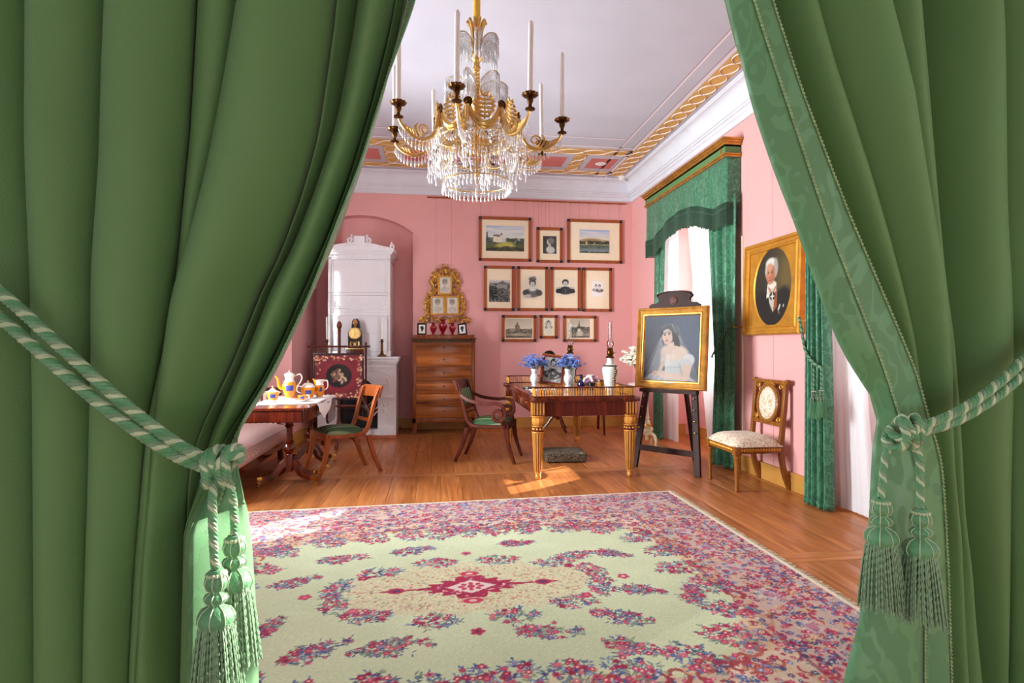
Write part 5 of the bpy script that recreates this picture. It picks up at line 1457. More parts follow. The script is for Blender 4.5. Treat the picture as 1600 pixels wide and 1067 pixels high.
# ================================================================== chairs in the classical manner
striped('seat_stripe', S(44, 78, 42), S(136, 150, 104), 13, 0, 0.14, 0.86)
def klismos(name, label, loc, rotz, wood_m, arms=False, group=None, w=0.44, d=0.43, h=0.82, seat_m='seat_stripe', carved=True):
    """faces -Y; sabre legs, curved top rail"""
    c = thing(name, label, 'chair', loc, rotz, group)
    sw, sb, sz = w / 2, w / 2 - 0.03, 0.405
    for s in (-1, 1):
        # front leg
        pts = smooth_path([(s * (sw - 0.02), -d / 2 + 0.02, sz), (s * (sw - 0.02), -d / 2 + 0.01, sz - 0.12), (s * (sw - 0.02), -d / 2 - 0.01, 0.18), (s * (sw - 0.02), -d / 2 - 0.07, 0.0)], 6)
        n_ = len(pts); MB().sweep(pts, [(lerp(0.042, 0.026, i / n_), lerp(0.055, 0.028, i / n_)) for i in range(n_)], (0, 1, 0)).build('leg', wood_m, c, bevel=0.004)
        # rear leg running up into the back stile
        pts = smooth_path([(s * (sb - 0.01), d / 2 + 0.12, 0.0), (s * (sb - 0.015), d / 2 + 0.045, 0.17), (s * (sb - 0.015), d / 2 - 0.01, 0.36)], 6)
        n_ = len(pts); MB().sweep(pts, [(0.034, lerp(0.028, 0.05, i / n_)) for i in range(n_)], (0, 1, 0)).build('leg', wood_m, c, bevel=0.004)
        pts = smooth_path([(s * (sw - 0.015), -d / 2 + 0.02, sz - 0.02), (s * (sb + 0.005), 0.05, sz - 0.028), (s * (sb - 0.012), d / 2 - 0.04, sz + 0.0), (s * (sb - 0.015), d / 2 + 0.01, 0.52), (s * (sb - 0.012), d / 2 + 0.05, 0.68), (s * (sb - 0.005), d / 2 + 0.10, h - 0.01)], 6)
        n_ = len(pts); MB().sweep(pts, [(0.032, lerp(0.062, 0.038, min(1, i / n_ * 1.6))) for i in range(n_)], (1, 0, 0)).build('side_rail', wood_m, c, bevel=0.004)
        if arms:
            pts = smooth_path([(s * (sb - 0.0), d / 2 + 0.055, 0.70), (s * (sw + 0.01), d / 2 - 0.06, 0.645), (s * (sw + 0.025), 0.0, 0.622), (s * (sw + 0.025), -d / 2 + 0.12, 0.625), (s * (sw + 0.025), -d / 2 + 0.045, 0.60), (s * (sw + 0.02), -d / 2 + 0.025, 0.54)], 6)
            pts += [Vector((s * (sw + 0.015), -d / 2 + 0.095 + q[0], 0.505 + q[1])) for q in spiral(0, 0, 0.075, 0.022, -PI + 0.2, -PI + 0.2 + 2.6 * PI, 26)]
            MB().sweep(pts, (0.034, 0.03), (1, 0, 0)).build('arm', wood_m, c, bevel=0.004)
            MB().bar((s * (sw + 0.01), -d / 2 + 0.05, 0.44), (s * (sw + 0.005), -d / 2 + 0.04, 0.40), 0.03, 0.04).build('arm_support', wood_m, c)
    fr = MB(); fr.box(-sw + 0.03, sw - 0.03, -d / 2 + 0.0, -d / 2 + 0.035, sz - 0.06, sz + 0.004, b=0.004); fr.build('front_rail', wood_m, c)
    fr = MB(); fr.box(-sb + 0.02, sb - 0.02, d / 2 - 0.06, d / 2 - 0.03, sz - 0.05, sz + 0.01, b=0.004); fr.build('back_rail', wood_m, c)
    def seat(u, v):
        yy = lerp(-d / 2 + 0.005, d / 2 - 0.035, v); hw_ = lerp(sw - 0.022, sb - 0.035, v)
        a = abs(u - 0.5) * 2; b = abs(v - 0.5) * 2
        return (lerp(-hw_, hw_, u), yy, sz + 0.004 + 0.05 * (1 - a ** 4) * (1 - b ** 4) + (-0.03 if max(a, b) > 0.999 else 0))
    MB().grid(18, 18, seat).build('seat', seat_m, c, angle=70)
    # crest rail, bowed
    yb = d / 2 + 0.085
    def crest(t, z): return (lerp(-sb - 0.02, sb + 0.02, t), yb + 0.04 * (1 - (2 * t - 1) ** 2) + (z - h + 0.1) * 0.3, z)
    m = MB(); n_ = 14
    vs = []; fs_ = []
    for i in range(n_ + 1):
        t = i / n_
        for (dz, dy) in ((-0.105, 0), (0.0, 0.0), (0.008, 0.014), (0.0, 0.03), (-0.105, 0.024)):
            p = crest(t, h + dz); vs.append((p[0], p[1] + dy - 0.012, p[2]))
    for i in range(n_):
        for k in range(5): fs_.append((i * 5 + k, i * 5 + (k + 1) % 5, (i + 1) * 5 + (k + 1) % 5, (i + 1) * 5 + k))
    fs_ += [(4, 3, 2, 1, 0), tuple(n_ * 5 + k for k in range(5))]
    m.add(vs, fs_); m.build('crest_rail', wood_m, c, bevel=0.003)
    if arms:
        def pad(u, v):
            t = lerp(0.10, 0.90, u); z = lerp(h - 0.27, h - 0.095, v); p = crest(t, h - 0.1)
            a = abs(u - .5) * 2; b = abs(v - .5) * 2
            return (p[0], p[1] - 0.025 - 0.02 * (1 - a ** 4) * (1 - b ** 4) - (h - 0.095 - z) * 0.28, z)
        MB().grid(14, 8, pad).build('back_pad', seat_m, c, angle=70, solid=0.012)
        m = MB(); m.bar((-sb + 0.01, d / 2 + 0.03, 0.56), (sb - 0.01, d / 2 + 0.03, 0.56), 0.018, 0.03); m.build('cross_rail', wood_m, c)
        m = MB(); m.bar((-sb + 0.01, d / 2 + 0.015, 0.51), (sb - 0.01, d / 2 + 0.015, 0.51), 0.014, 0.016); m.build('cross_rail', wood_m, c)
    elif carved:
        m = MB(); yy = d / 2 + 0.05
        for s in (-1, 1):
            m.tube(smooth_path([(s * 0.015, yy - 0.03, 0.50), (s * 0.07, yy - 0.012, 0.56), (s * 0.03, yy + 0.0, 0.61), (s * 0.09, yy + 0.01, 0.66), (s * 0.15, yy + 0.02, 0.70)], 5), 0.012, 6)
            m.tube([(s * (0.10 + q[0]), yy - 0.005, 0.585 + q[1]) for q in spiral(0, 0, 0.045, 0.014, 0, 4.5, 12)], 0.009, 6)
        m.ball((0, yy, 0.60), (0.03, 0.018, 0.04), 10, 6)
        m.build('carved_splat', 'dark_oak', c)
        m = MB(); m.bar((-sb + 0.01, d / 2 + 0.012, 0.50), (sb - 0.01, d / 2 + 0.012, 0.50), 0.02, 0.03); m.build('cross_rail', wood_m, c)
    return c
klismos('side_chair', 'orange fruitwood side chair with green striped seat drawn up to the tea table', (-0.90, 5.66, 0), math.radians(-60), 'cherry')
klismos('armchair', 'mahogany armchair with scrolled arms and green striped seat at the desk', (0.60, 6.13, 0), math.radians(72), 'armchair_wood', True, None, 0.50, 0.45, 0.85)
klismos('side_chair', 'dark wooden chair half hidden behind the writing desk by the back wall', (2.15, 7.85, 0), math.radians(-10), 'mahogany', False, None, 0.42, 0.40, 0.72, 'seat_green', False)

# ---- footstool
fsn = thing('footstool', 'low square footstool in grey brown patterned needlework under the desk', 'footstool', (1.365, 5.985, 0), -0.05)
damask('needle_grey', S(44, 34, 26), S(124, 106, 84), 26, 0.9, 0.0, (1, 1, 1))
def fq(u, v):
    a = abs(u - .5) * 2; b = abs(v - .5) * 2
    return (lerp(-0.205, 0.205, u), lerp(-0.18, 0.18, v), 0.095 + 0.022 * (1 - a ** 4) * (1 - b ** 4) - 0.006 * math.sin(14 * u) ** 2 * math.sin(12 * v) ** 2)
m = MB().grid(22, 20, fq); m.build('cushion', 'needle_grey', fsn, angle=60)
MB().box(-0.212, 0.212, -0.187, 0.187, 0.012, 0.098, b=0.012).build('body', 'needle_grey', fsn)
for s in (-1, 1):
    for t in (-1, 1): MB().lathe([(0, 0), (0.018, 0), (0.022, 0.008), (0.016, 0.014), (0, 0.014)], 10, (s * 0.18, t * 0.155, 0)).build('foot', 'mahogany', fsn)
# ================================================================== tall chest of drawers
ch = thing('chest_of_drawers', 'tall flame mahogany chest of six drawers against the back wall', 'chest of drawers', (0.12, 8.13, 0))
CW = 0.43; CF = -0.23; CB = 0.25
MB().box(-CW, CW, CF + 0.02, CB, 0.16, 1.27).build('carcass', 'chest_wood', ch)
for s in (-1, 1):
    MB().box(s * CW - (0.05 if s > 0 else 0), s * CW + (0 if s > 0 else 0.05), CF, CF + 0.02, 0.165, 1.265, b=0.003).build('corner_stile', 'chest_wood', ch)
    for y in (CF + 0.03, CB - 0.03):
        MB().prism([(-0.032, 0), (0.032, 0), (0.038, 0), (0.038, 0)], 0, 0) if False else None
        MB().add([(s * (CW - 0.033) + a * q, y + b * q, z) for (z, q) in ((0.0, 0.020), (0.16, 0.033)) for a, b in ((-1, -1), (1, -1), (1, 1), (-1, 1))], [(3, 2, 1, 0), (4, 5, 6, 7), (0, 1, 5, 4), (1, 2, 6, 5), (2, 3, 7, 6), (3, 0, 4, 7)]).build('leg', 'chest_wood', ch)
MB().box(-CW, CW, CF, CF + 0.02, 0.165, 0.222, b=0.003).build('bottom_rail', 'chest_wood', ch)
zd = [0.226, 0.384, 0.56, 0.736, 0.93, 1.097, 1.262]
for a, b in zip(zd[:-1], zd[1:]):
    dr = MB().box(-CW + 0.052, CW - 0.052, CF - 0.004, CF + 0.019, a + 0.003, b - 0.003, b=0.004).build('drawer', 'flame_wood', ch)
    MB().lathe([(0, 0), (0.011, 0), (0.010, 0.003), (0.004, 0.004), (0.003, 0.001), (0, 0.001)], 12, M=T(0.0, CF - 0.004, (a + b) / 2 + 0.015) @ RX(PI / 2)).build('keyhole', 'ebony', dr)
MB().box(-CW - 0.004, CW + 0.004, CF - 0.006, CB, 1.268, 1.315, b=0.002).build('frieze', 'ebony', ch)
m = MB()
for k in range(14):
    x = -CW + 0.03 + (2 * CW - 0.06) * k / 13
    m.box(x - 0.024, x + 0.024, CF - 0.011, CF - 0.006, 1.278, 1.305, b=0.004); m.ball((x, CF - 0.011, 1.2915), (0.008, 0.004, 0.008), 8, 5)
m.build('frieze_ornament', 'bronze_dark', ch)
MB().box(-CW - 0.02, CW + 0.02, CF - 0.025, CB, 1.315, 1.328, b=0.003).build('cornice', 'chest_wood', ch)
MB().box(-CW + 0.008, CW - 0.008, CF + 0.0, CB, 1.328, 1.37, b=0.003).build('top', 'chest_wood', ch)
ZH = 1.37
VP = [(0, 0), (0.30, 0), (0.30, 0.03), (0.20, 0.07), (0.13, 0.13), (0.16, 0.17), (0.34, 0.35), (0.48, 0.58), (0.46, 0.70), (0.24, 0.80), (0.19, 0.86), (0.26, 0.95), (0.36, 1.0), (0.31, 1.0), (0.15, 0.86), (0, 0.85)]
for x, hgt, wd_, lab in ((0.107, 0.215, 0.135, 'large ruby red glass vase in the middle of the chest top'), (-0.027, 0.17, 0.105, 'smaller ruby red glass vase left of the large one'), (0.241, 0.17, 0.105, 'smaller ruby red glass vase right of the large one')):
    v = MB().lathe([(r * wd_ * 1.0, z * hgt) for r, z in VP], 24).build('red_vase', 'ruby_glass'); v.location = (x, 8.04, ZH); tag(v, lab, 'vase', 'ruby vases on the chest')
def silhouette(x, flip, lab, rz, tilt):
    r = thing('silhouette_picture', lab, 'picture', (x, 8.03, ZH), rz, 'silhouettes on the chest')
    e = bpy.data.objects.new('frame', None)
    M = RX(-0.12) @ RY(tilt)
    f = MB(); w_, h_ = 0.065, 0.165
    f.box(-w_, -w_ + 0.02, -0.008, 0.008, 0, h_, M); f.box(w_ - 0.02, w_, -0.008, 0.008, 0, h_, M); f.box(-w_ + 0.02, w_ - 0.02, -0.008, 0.008, 0, 0.022, M); f.box(-w_ + 0.02, w_ - 0.02, -0.008, 0.008, h_ - 0.022, h_, M)
    f.build('frame', 'black_lacquer', r)
    MB().box(-w_ + 0.01, w_ - 0.01, -0.002, 0.006, 0.01, h_ - 0.01, M).build('mount', 'paper', r)
    s = -1 if flip else 1
    prof = [(-.016, .05), (.018, .05), (.012, .066), (.016, .074), (.024, .078), (.022, .088), (.028, .092), (.022, .104), (.020, .118), (.006, .126), (-.012, .122), (-.022, .108), (-.018, .088), (-.010, .076), (-.010, .064)]
    MB().prism([(s * a, b) for a, b in (prof if s > 0 else prof[::-1])], -0.0035, -0.002, M @ M_xz).build('cut_profile', 'ebony', r)
    MB().bar((0, 0.01, 0.10), (0, 0.06, 0.0), 0.03, 0.004).build('strut', 'black_lacquer', r)
silhouette(-0.185, False, 'small black framed silhouette standing at the left end of the chest', 0.1, 0.02)
silhouette(0.385, True, 'small black framed silhouette standing at the right end of the chest', -0.2, -0.10)

# ---- carved gilt frame holding three drawings
def sketch(seed, w=44, h=56):
    cv = Cv(w, h, (226, 220, 206)); rr = random.Random(seed)
    cv.ell(0.5, 0.66, 0.17, 0.15, (198, 188, 174), 0, 0.5); cv.ell(0.5, 0.80, 0.22, 0.10, (120, 112, 104), 0, 0.6, 0.7); cv.ell(0.36, 0.68, 0.08, 0.12, (130, 122, 112), 0, 0.6, 0.7); cv.ell(0.64, 0.68, 0.08, 0.12, (130, 122, 112), 0, 0.6, 0.6)
    cv.line(0.5, 0.52, 0.48, 0.40, 0.04, (190, 180, 168)); cv.ell(0.5, 0.22, 0.34, 0.20, (196, 188, 176), 0, 0.7, 0.7); cv.line(0.46, 0.42, 0.18, 0.22, 0.02, (150, 142, 132), 0.5); cv.line(0.54, 0.42, 0.82, 0.25, 0.02, (150, 142, 132), 0.5)
    for _ in range(14): 
        x = rr.uniform(0.2, 0.8); cv.line(x, rr.uniform(0.1, 0.4), x + rr.uniform(-.15, .15), rr.uniform(0.1, 0.4), 0.012, (160, 152, 142), 0.7)
    cv.ell(0.45, 0.67, 0.02, 0.012, (90, 80, 76)); cv.ell(0.55, 0.67, 0.02, 0.012, (90, 80, 76)); cv.ell(0.5, 0.57, 0.04, 0.01, (140, 100, 90))
    return cv
gf = thing('gilt_picture_frame', 'carved gilt openwork frame holding three small drawings above the chest', 'picture frame', (0.14, 8.40, 1.545))
panes = [(0.0, 0.44, 0.165, 0.235), (-0.105, 0.145, 0.165, 0.235), (0.105, 0.145, 0.165, 0.235)]
for k, (x, z, w_, h_) in enumerate(panes):
    f = MB(); b = 0.021
    f.box(x - w_ / 2 - b, x + w_ / 2 + b, -0.055, -0.02, z - b, z, b=0.004); f.box(x - w_ / 2 - b, x + w_ / 2 + b, -0.055, -0.02, z + h_, z + h_ + b, b=0.004)
    f.box(x - w_ / 2 - b, x - w_ / 2, -0.055, -0.02, z, z + h_, b=0.004); f.box(x + w_ / 2, x + w_ / 2 + b, -0.055, -0.02, z, z + h_, b=0.004)
    f.build('moulding', 'gold_flat', gf)
    s = canvas_obj('drawing', sketch(20 + k), w_, h_, 'print', gf); s.location = (x, -0.03, z)
MB().prism([(-0.19, 0.15), (0.19, 0.15), (0.19, 0.36), (0.08, 0.40), (0.08, 0.66), (-0.08, 0.66), (-0.08, 0.40), (-0.19, 0.36)], -0.02, -0.004, M_xz).build('back_board', 'gold_leaf', gf)
orn = MB(); rr = random.Random(3)
def cscroll(x, z, r, a0, turn, th, y=-0.035):
    for s in (-1, 1):
        q = spiral(0, 0, r, r * 0.28, a0, a0 + turn, 14)
        orn.tube([(s * (x + u), y - 0.008 * math.sin(i * 0.4), z + v) for i, (u, v) in enumerate(q)], [th * (1 - 0.55 * i / 14) for i in range(15)], 6)
        orn.ball((s * (x + q[-1][0]), y - 0.01, z + q[-1][1]), th * 0.95, 7, 5)
outline = [(0.03, 0.80, 0.05), (0.09, 0.775, 0.05), (0.15, 0.735, 0.055), (0.19, 0.67, 0.05), (0.185, 0.60, 0.05), (0.16, 0.54, 0.045), (0.175, 0.47, 0.05), (0.22, 0.42, 0.05), (0.26, 0.35, 0.055), (0.285, 0.27, 0.055), (0.275, 0.19, 0.05), (0.26, 0.12, 0.05), (0.31, 0.06, 0.05), (0.23, 0.06, 0.045), (0.15, 0.05, 0.045), (0.07, 0.05, 0.045), (0.11, 0.70, 0.045), (0.055, 0.73, 0.04), (0.14, 0.64, 0.04), (0.24, 0.30, 0.04), (0.35, 0.04, 0.035), (0.13, 0.50, 0.03)]
for i, (x, z, r) in enumerate(outline):
    cscroll(x, z, r * rr.uniform(0.75, 1.0), rr.uniform(0, 6.28), rr.choice((-1, 1)) * rr.uniform(3.5, 5.2), 0.0105)
    cscroll(x * 0.93 + rr.uniform(-0.015, 0.015), z - 0.03, r * rr.uniform(0.5, 0.8), rr.uniform(0, 6.28), rr.choice((-1, 1)) * rr.uniform(3.5, 5.2), 0.009, -0.045)
    for _ in range(3):
        a = rr.uniform(0, 6.28); q = r * rr.uniform(0.5, 1.0)
        for s in (-1, 1): orn.ball((s * (x + q * math.cos(a)), -0.04, z + q * math.sin(a)), (0.016, 0.012, 0.022), 7, 5)
for s in (-1, 1):
    orn.tube(smooth_path([(s * 0.13, -0.03, 0.72), (s * 0.19, -0.03, 0.62), (s * 0.15, -0.03, 0.50), (s * 0.24, -0.03, 0.38), (s * 0.28, -0.03, 0.22), (s * 0.25, -0.03, 0.10), (s * 0.34, -0.03, 0.03)], 6), 0.014, 6)
orn.tube(smooth_path([(-0.2, -0.03, 0.09), (-0.08, -0.03, 0.06), (0, -0.03, 0.09), (0.08, -0.03, 0.06), (0.2, -0.03, 0.09)], 6), 0.013, 6)
for k in range(7):
    a = PI / 2 + (k - 3) * 0.36; orn.tube([(0, -0.045, 0.74), (0.035 * math.cos(a), -0.055, 0.74 + 0.045 * math.sin(a)), (0.075 * math.cos(a), -0.045, 0.745 + 0.085 * math.sin(a))], [0.008, 0.016, 0.004], 6)
orn.build('carved_scrollwork', 'gold_leaf', gf)
for x in (-0.125, 0.095): MB().tube([(x, -0.022, 0.62), (x, -0.03, 1.83)], 0.0013, 4).build('hanging_wire', 'wire', gf)

# ---- picture rail
rail = thing('picture_rail', 'thin brown picture hanging rod under the cornice of the back wall', 'picture rail', (0, 8.385, 3.385))
MB().tube([(-0.12, 0, 0), (2.885, 0, 0)], 0.011, 8).build('rod', 'frame_wood', rail)
for x in (0.66, 0.80, 1.18, 1.35): MB().tube([(x, 0, 0), (x, 0.01, 3.135 - 3.385)], 0.0012, 4).build('hanging_wire', 'wire', rail)
for x in (1.46, 1.53, 1.58, 1.64, 1.70, 1.78, 1.86, 1.93): MB().tube([(x, 0, 0), (x, 0.01, 3.0 - 3.385)], 0.0012, 4).build('hanging_wire', 'wire', rail)
for x in (2.02, 2.16, 2.30, 2.45, 2.62, 2.78): MB().tube([(x, 0, 0), (x, 0.01, 3.137 - 3.385)], 0.0012, 4).build('hanging_wire', 'wire', rail)
for x in (-0.0, 0.24, 0.66, 0.80, 1.18, 1.35, 1.46, 1.58, 1.70, 1.86, 2.02, 2.16, 2.30, 2.45, 2.62, 2.78): MB().ball((x, -0.004, -0.012), (0.008, 0.008, 0.012), 8, 5).build('ring', 'brass', rail)
for x in (0.0, 0.45, 1.2, 1.6, 2.1, 2.6, 2.84): MB().bar((x, 0, 0), (x, 0.034, 0.0), 0.012, 0.012).build('bracket', 'brass', rail)

# ================================================================== framed prints on the back wall
G = lambda v: (v, v * 0.985, v * 0.95)
def tree_mass(cv, y0, y1, dark, n=160, x0=0.0, x1=1.0):
    for _ in range(n):
        x = random.uniform(x0, x1); y = random.uniform(y0, y1); g = random.uniform(0.6, 1.3)
        cv.ell(x, y, 0.035, 0.03, tuple(min(255, c * g) for c in dark), 0, 0.7, 0.8)
def pr_castle():
    cv = Cv(110, 74, (196, 206, 216)); cv.vgrad(0, 0.5, 1, 1, (226, 226, 214), (170, 188, 214))
    for _ in range(16): cv.ell(random.random(), random.uniform(0.65, 0.95), 0.16, 0.05, (236, 232, 224), 0, 1.2, 0.5)
    cv.rect(0, 0, 1, 0.34, (92, 98, 58)); tree_mass(cv, 0.30, 0.50, (74, 84, 66), 90, 0.55, 1.0); tree_mass(cv, 0.30, 0.52, (78, 84, 78), 50, 0, 0.25)
    for y in (0.45, 0.55, 0.62, 0.7): cv.ell(0.035, y, 0.03 * (1.25 - y), 0.05, (62, 70, 64), 0, 0.5)
    cv.rect(0.19, 0.36, 0.38, 0.60, (240, 232, 208)); cv.poly([(0.17, 0.59), (0.40, 0.56), (0.36, 0.64), (0.21, 0.65)], (120, 98, 92)); cv.rect(0.38, 0.36, 0.43, 0.64, (226, 216, 196)); cv.poly([(0.37, 0.63), (0.44, 0.63), (0.405, 0.75)], (96, 92, 100))
    for k in range(4):
        for j in range(3): cv.rect(0.21 + k * 0.042, 0.40 + j * 0.06, 0.222 + k * 0.042, 0.43 + j * 0.06, (150, 136, 120))
    cv.ell(0.5, 0.26, 0.24, 0.10, (202, 190, 86), 8, 0.6, 0.9); cv.ell(0.62, 0.22, 0.14, 0.05, (214, 206, 110), 0, 0.8, 0.8)
    tree_mass(cv, 0.0, 0.12, (58, 62, 46), 90); cv.ell(0.5, 0.14, 0.12, 0.06, (80, 80, 44), 10, 0.6); cv.grain(5); return cv
def pr_lake():
    cv = Cv(90, 72, (190, 200, 220)); cv.vgrad(0, 0.55, 1, 1, (234, 220, 196), (164, 182, 216))
    for _ in range(10): cv.ell(random.random(), random.uniform(0.72, 0.95), 0.2, 0.03, (222, 218, 220), 0, 1.2, 0.6)
    cv.ell(0.42, 0.52, 0.36, 0.10, (170, 138, 96), 0, 0.5); cv.ell(0.8, 0.50, 0.3, 0.06, (180, 160, 130), 0, 0.5)
    tree_mass(cv, 0.38, 0.50, (74, 74, 50), 130); cv.rect(0.22, 0.38, 0.26, 0.48, (236, 230, 214)); cv.rect(0.48, 0.38, 0.50, 0.44, (230, 224, 206))
    cv.rect(0, 0.33, 1, 0.37, (166, 160, 120)); cv.vgrad(0, 0, 1, 0.33, (150, 164, 172), (96, 106, 96))
    for _ in range(60): cv.ell(random.random(), random.uniform(0.2, 0.34), 0.05, 0.012, (80, 84, 70), 0, 0.6, 0.6)
    tree_mass(cv, 0, 0.05, (58, 52, 40), 40); cv.grain(5); return cv
def bust(cv, cx, cy, s, hat=False, gown=(96, 96, 98), skin=(214, 210, 204), hair=(52, 50, 50), mil=False):
    a = cv.asp
    cv.ell(cx, cy - 0.30 * s, 0.36 * s, 0.20 * s, gown, 0, 0.2); cv.ell(cx - 0.30 * s, cy - 0.30 * s, 0.16 * s, 0.13 * s, tuple(c * 0.7 for c in gown), 20, 0.3); cv.ell(cx + 0.30 * s, cy - 0.30 * s, 0.16 * s, 0.13 * s, tuple(c * 0.75 for c in gown), -20, 0.3)
    if not mil: cv.ell(cx, cy - 0.15 * s, 0.17 * s, 0.09 * s, skin, 0, 0.4)
    cv.ell(cx, cy - 0.05 * s, 0.055 * s, 0.10 * s, skin, 0, 0.3)
    cv.ell(cx, cy + 0.12 * s, 0.155 * s, 0.155 * s, hair, 0, 0.2); cv.ell(cx, cy + 0.07 * s, 0.105 * s, 0.125 * s, skin, 0, 0.25)
    cv.ell(cx, cy + 0.21 * s, 0.11 * s, 0.05 * s, hair, 0, 0.4)
    for d in (-1, 1): cv.ell(cx + d * 0.042 * s, cy + 0.08 * s, 0.02 * s, 0.012 * s, (70, 66, 64), 0, 0.5)
    cv.ell(cx, cy + 0.035 * s, 0.012 * s, 0.035 * s, (176, 170, 164), 0, 0.6, 0.7); cv.ell(cx, cy - 0.012 * s, 0.035 * s, 0.01 * s, (120, 104, 100), 0, 0.6)
    if hat: cv.ell(cx, cy + 0.28 * s, 0.17 * s, 0.09 * s, (84, 84, 84), 0, 0.4); cv.ell(cx + 0.05 * s, cy + 0.33 * s, 0.10 * s, 0.06 * s, (120, 120, 118), 20, 0.4)
    if mil:
        for d in (-1, 1): cv.ell(cx + d * 0.31 * s, cy - 0.16 * s, 0.13 * s, 0.05 * s, (186, 184, 178), d * -10, 0.3)
        cv.rect(cx - 0.08 * s, cy - 0.18 * s, cx + 0.08 * s, cy - 0.10 * s / 1, (40, 40, 44)); cv.ell(cx, cy - 0.02 * s, 0.05 * s, 0.016 * s, (60, 54, 52), 0, 0.5)
        for k in range(4): cv.ell(cx, cy - (0.24 + 0.055 * k) * s, 0.012 * s, 0.01 * s, (200, 196, 186), 0, 0.4)
def pr_cameo():
    cv = Cv(48, 60, G(58)); cv.ell(0.5, 0.55, 0.4, 0.4, G(70), 0, 0.6)
    cv.ell(0.55, 0.22, 0.32, 0.20, G(206), -10, 0.3); cv.ell(0.50, 0.42, 0.09, 0.16, G(200), 0, 0.3); cv.ell(0.46, 0.66, 0.16, 0.17, G(206), 0, 0.25); cv.ell(0.60, 0.72, 0.20, 0.18, G(128), 0, 0.3); cv.ell(0.34, 0.64, 0.05, 0.06, G(214), 0, 0.4)
    for _ in range(14): cv.ell(random.uniform(.45, .8), random.uniform(.58, .88), 0.05, 0.03, G(random.uniform(90, 170)), 30, 0.6)
    cv.grain(5); return cv
def pr_garden():
    cv = Cv(60, 66, G(150)); cv.vgrad(0, 0.6, 1, 1, G(150), G(214)); tree_mass(cv, 0.2, 0.85, G(84), 230); tree_mass(cv, 0.1, 0.7, G(50), 120, 0, 0.4)
    cv.rect(0.40, 0.62, 0.86, 0.80, G(150)); cv.poly([(0.38, 0.80), (0.90, 0.78), (0.64, 0.97)], G(110)); tree_mass(cv, 0, 0.25, G(70), 80); cv.grain(7); return cv
def pr_lady():
    cv = Cv(64, 72, (236, 220, 196)); cv.ell(0.5, 0.5, 0.46, 0.42, (222, 208, 188), 0, 0.6, 0.8); bust(cv, 0.5, 0.58, 0.95, True, (112, 110, 108)); cv.ell(0.28, 0.16, 0.16, 0.07, (190, 184, 176), 10, 0.4); cv.grain(4); return cv
def pr_officer():
    cv = Cv(64, 56, (238, 222, 198)); bust(cv, 0.5, 0.62, 1.05, False, (60, 60, 64), mil=True); cv.grain(4); return cv
def pr_couple():
    cv = Cv(40, 50, (238, 234, 230)); bust(cv, 0.34, 0.62, 0.62, False, (196, 192, 190)); bust(cv, 0.62, 0.60, 0.66, False, (132, 128, 128)); cv.grain(4); return cv
def pr_view(spire=False):
    cv = Cv(84, 62, (206, 194, 172)); cv.vgrad(0, 0.45, 1, 1, (222, 210, 188), (190, 178, 158)); cv.rect(0, 0, 1, 0.34, (150, 138, 118)); tree_mass(cv, 0.24, 0.46, (104, 96, 84), 140)
    if spire:
        cv.poly([(0.34, 0.4), (0.62, 0.4), (0.60, 0.62), (0.36, 0.62)], (120, 112, 102)); cv.poly([(0.42, 0.62), (0.52, 0.62), (0.47, 0.97)], (112, 104, 94)); tree_mass(cv, 0.4, 0.58, (88, 82, 74), 130)
        cv.ell(0.5, 0.22, 0.16, 0.2, (206, 198, 182), 0, 0.5); cv.ell(0.47, 0.42, 0.08, 0.08, (226, 218, 202), 0, 0.5)
    else:
        cv.rect(0.34, 0.36, 0.52, 0.62, (132, 120, 104)); cv.poly([(0.33, 0.62), (0.43, 0.75), (0.53, 0.62)], (104, 94, 84)); cv.rect(0.15, 0.34, 0.34, 0.50, (168, 156, 136)); cv.rect(0.42, 0.6, 0.46, 0.8, (112, 102, 90)); cv.rect(0.68, 0.34, 0.86, 0.46, (140, 128, 110))
        for k in range(6): cv.rect(0.17 + k * 0.055, 0.40, 0.19 + k * 0.055, 0.44, (92, 84, 76))
        cv.ell(0.5, 0.18, 0.3, 0.06, (186, 172, 146), 0, 0.5)
    tree_mass(cv, 0, 0.08, (86, 78, 68), 50); cv.grain(6); return cv
def pr_girl():
    cv = Cv(44, 54, (238, 226, 204)); cv.ell(0.45, 0.62, 0.28, 0.24, (186, 178, 164), 0, 0.5); bust(cv, 0.5, 0.66, 0.75, False, (214, 206, 192)); cv.ell(0.55, 0.22, 0.3, 0.2, (226, 216, 198), 0, 0.5); cv.grain(4); return cv
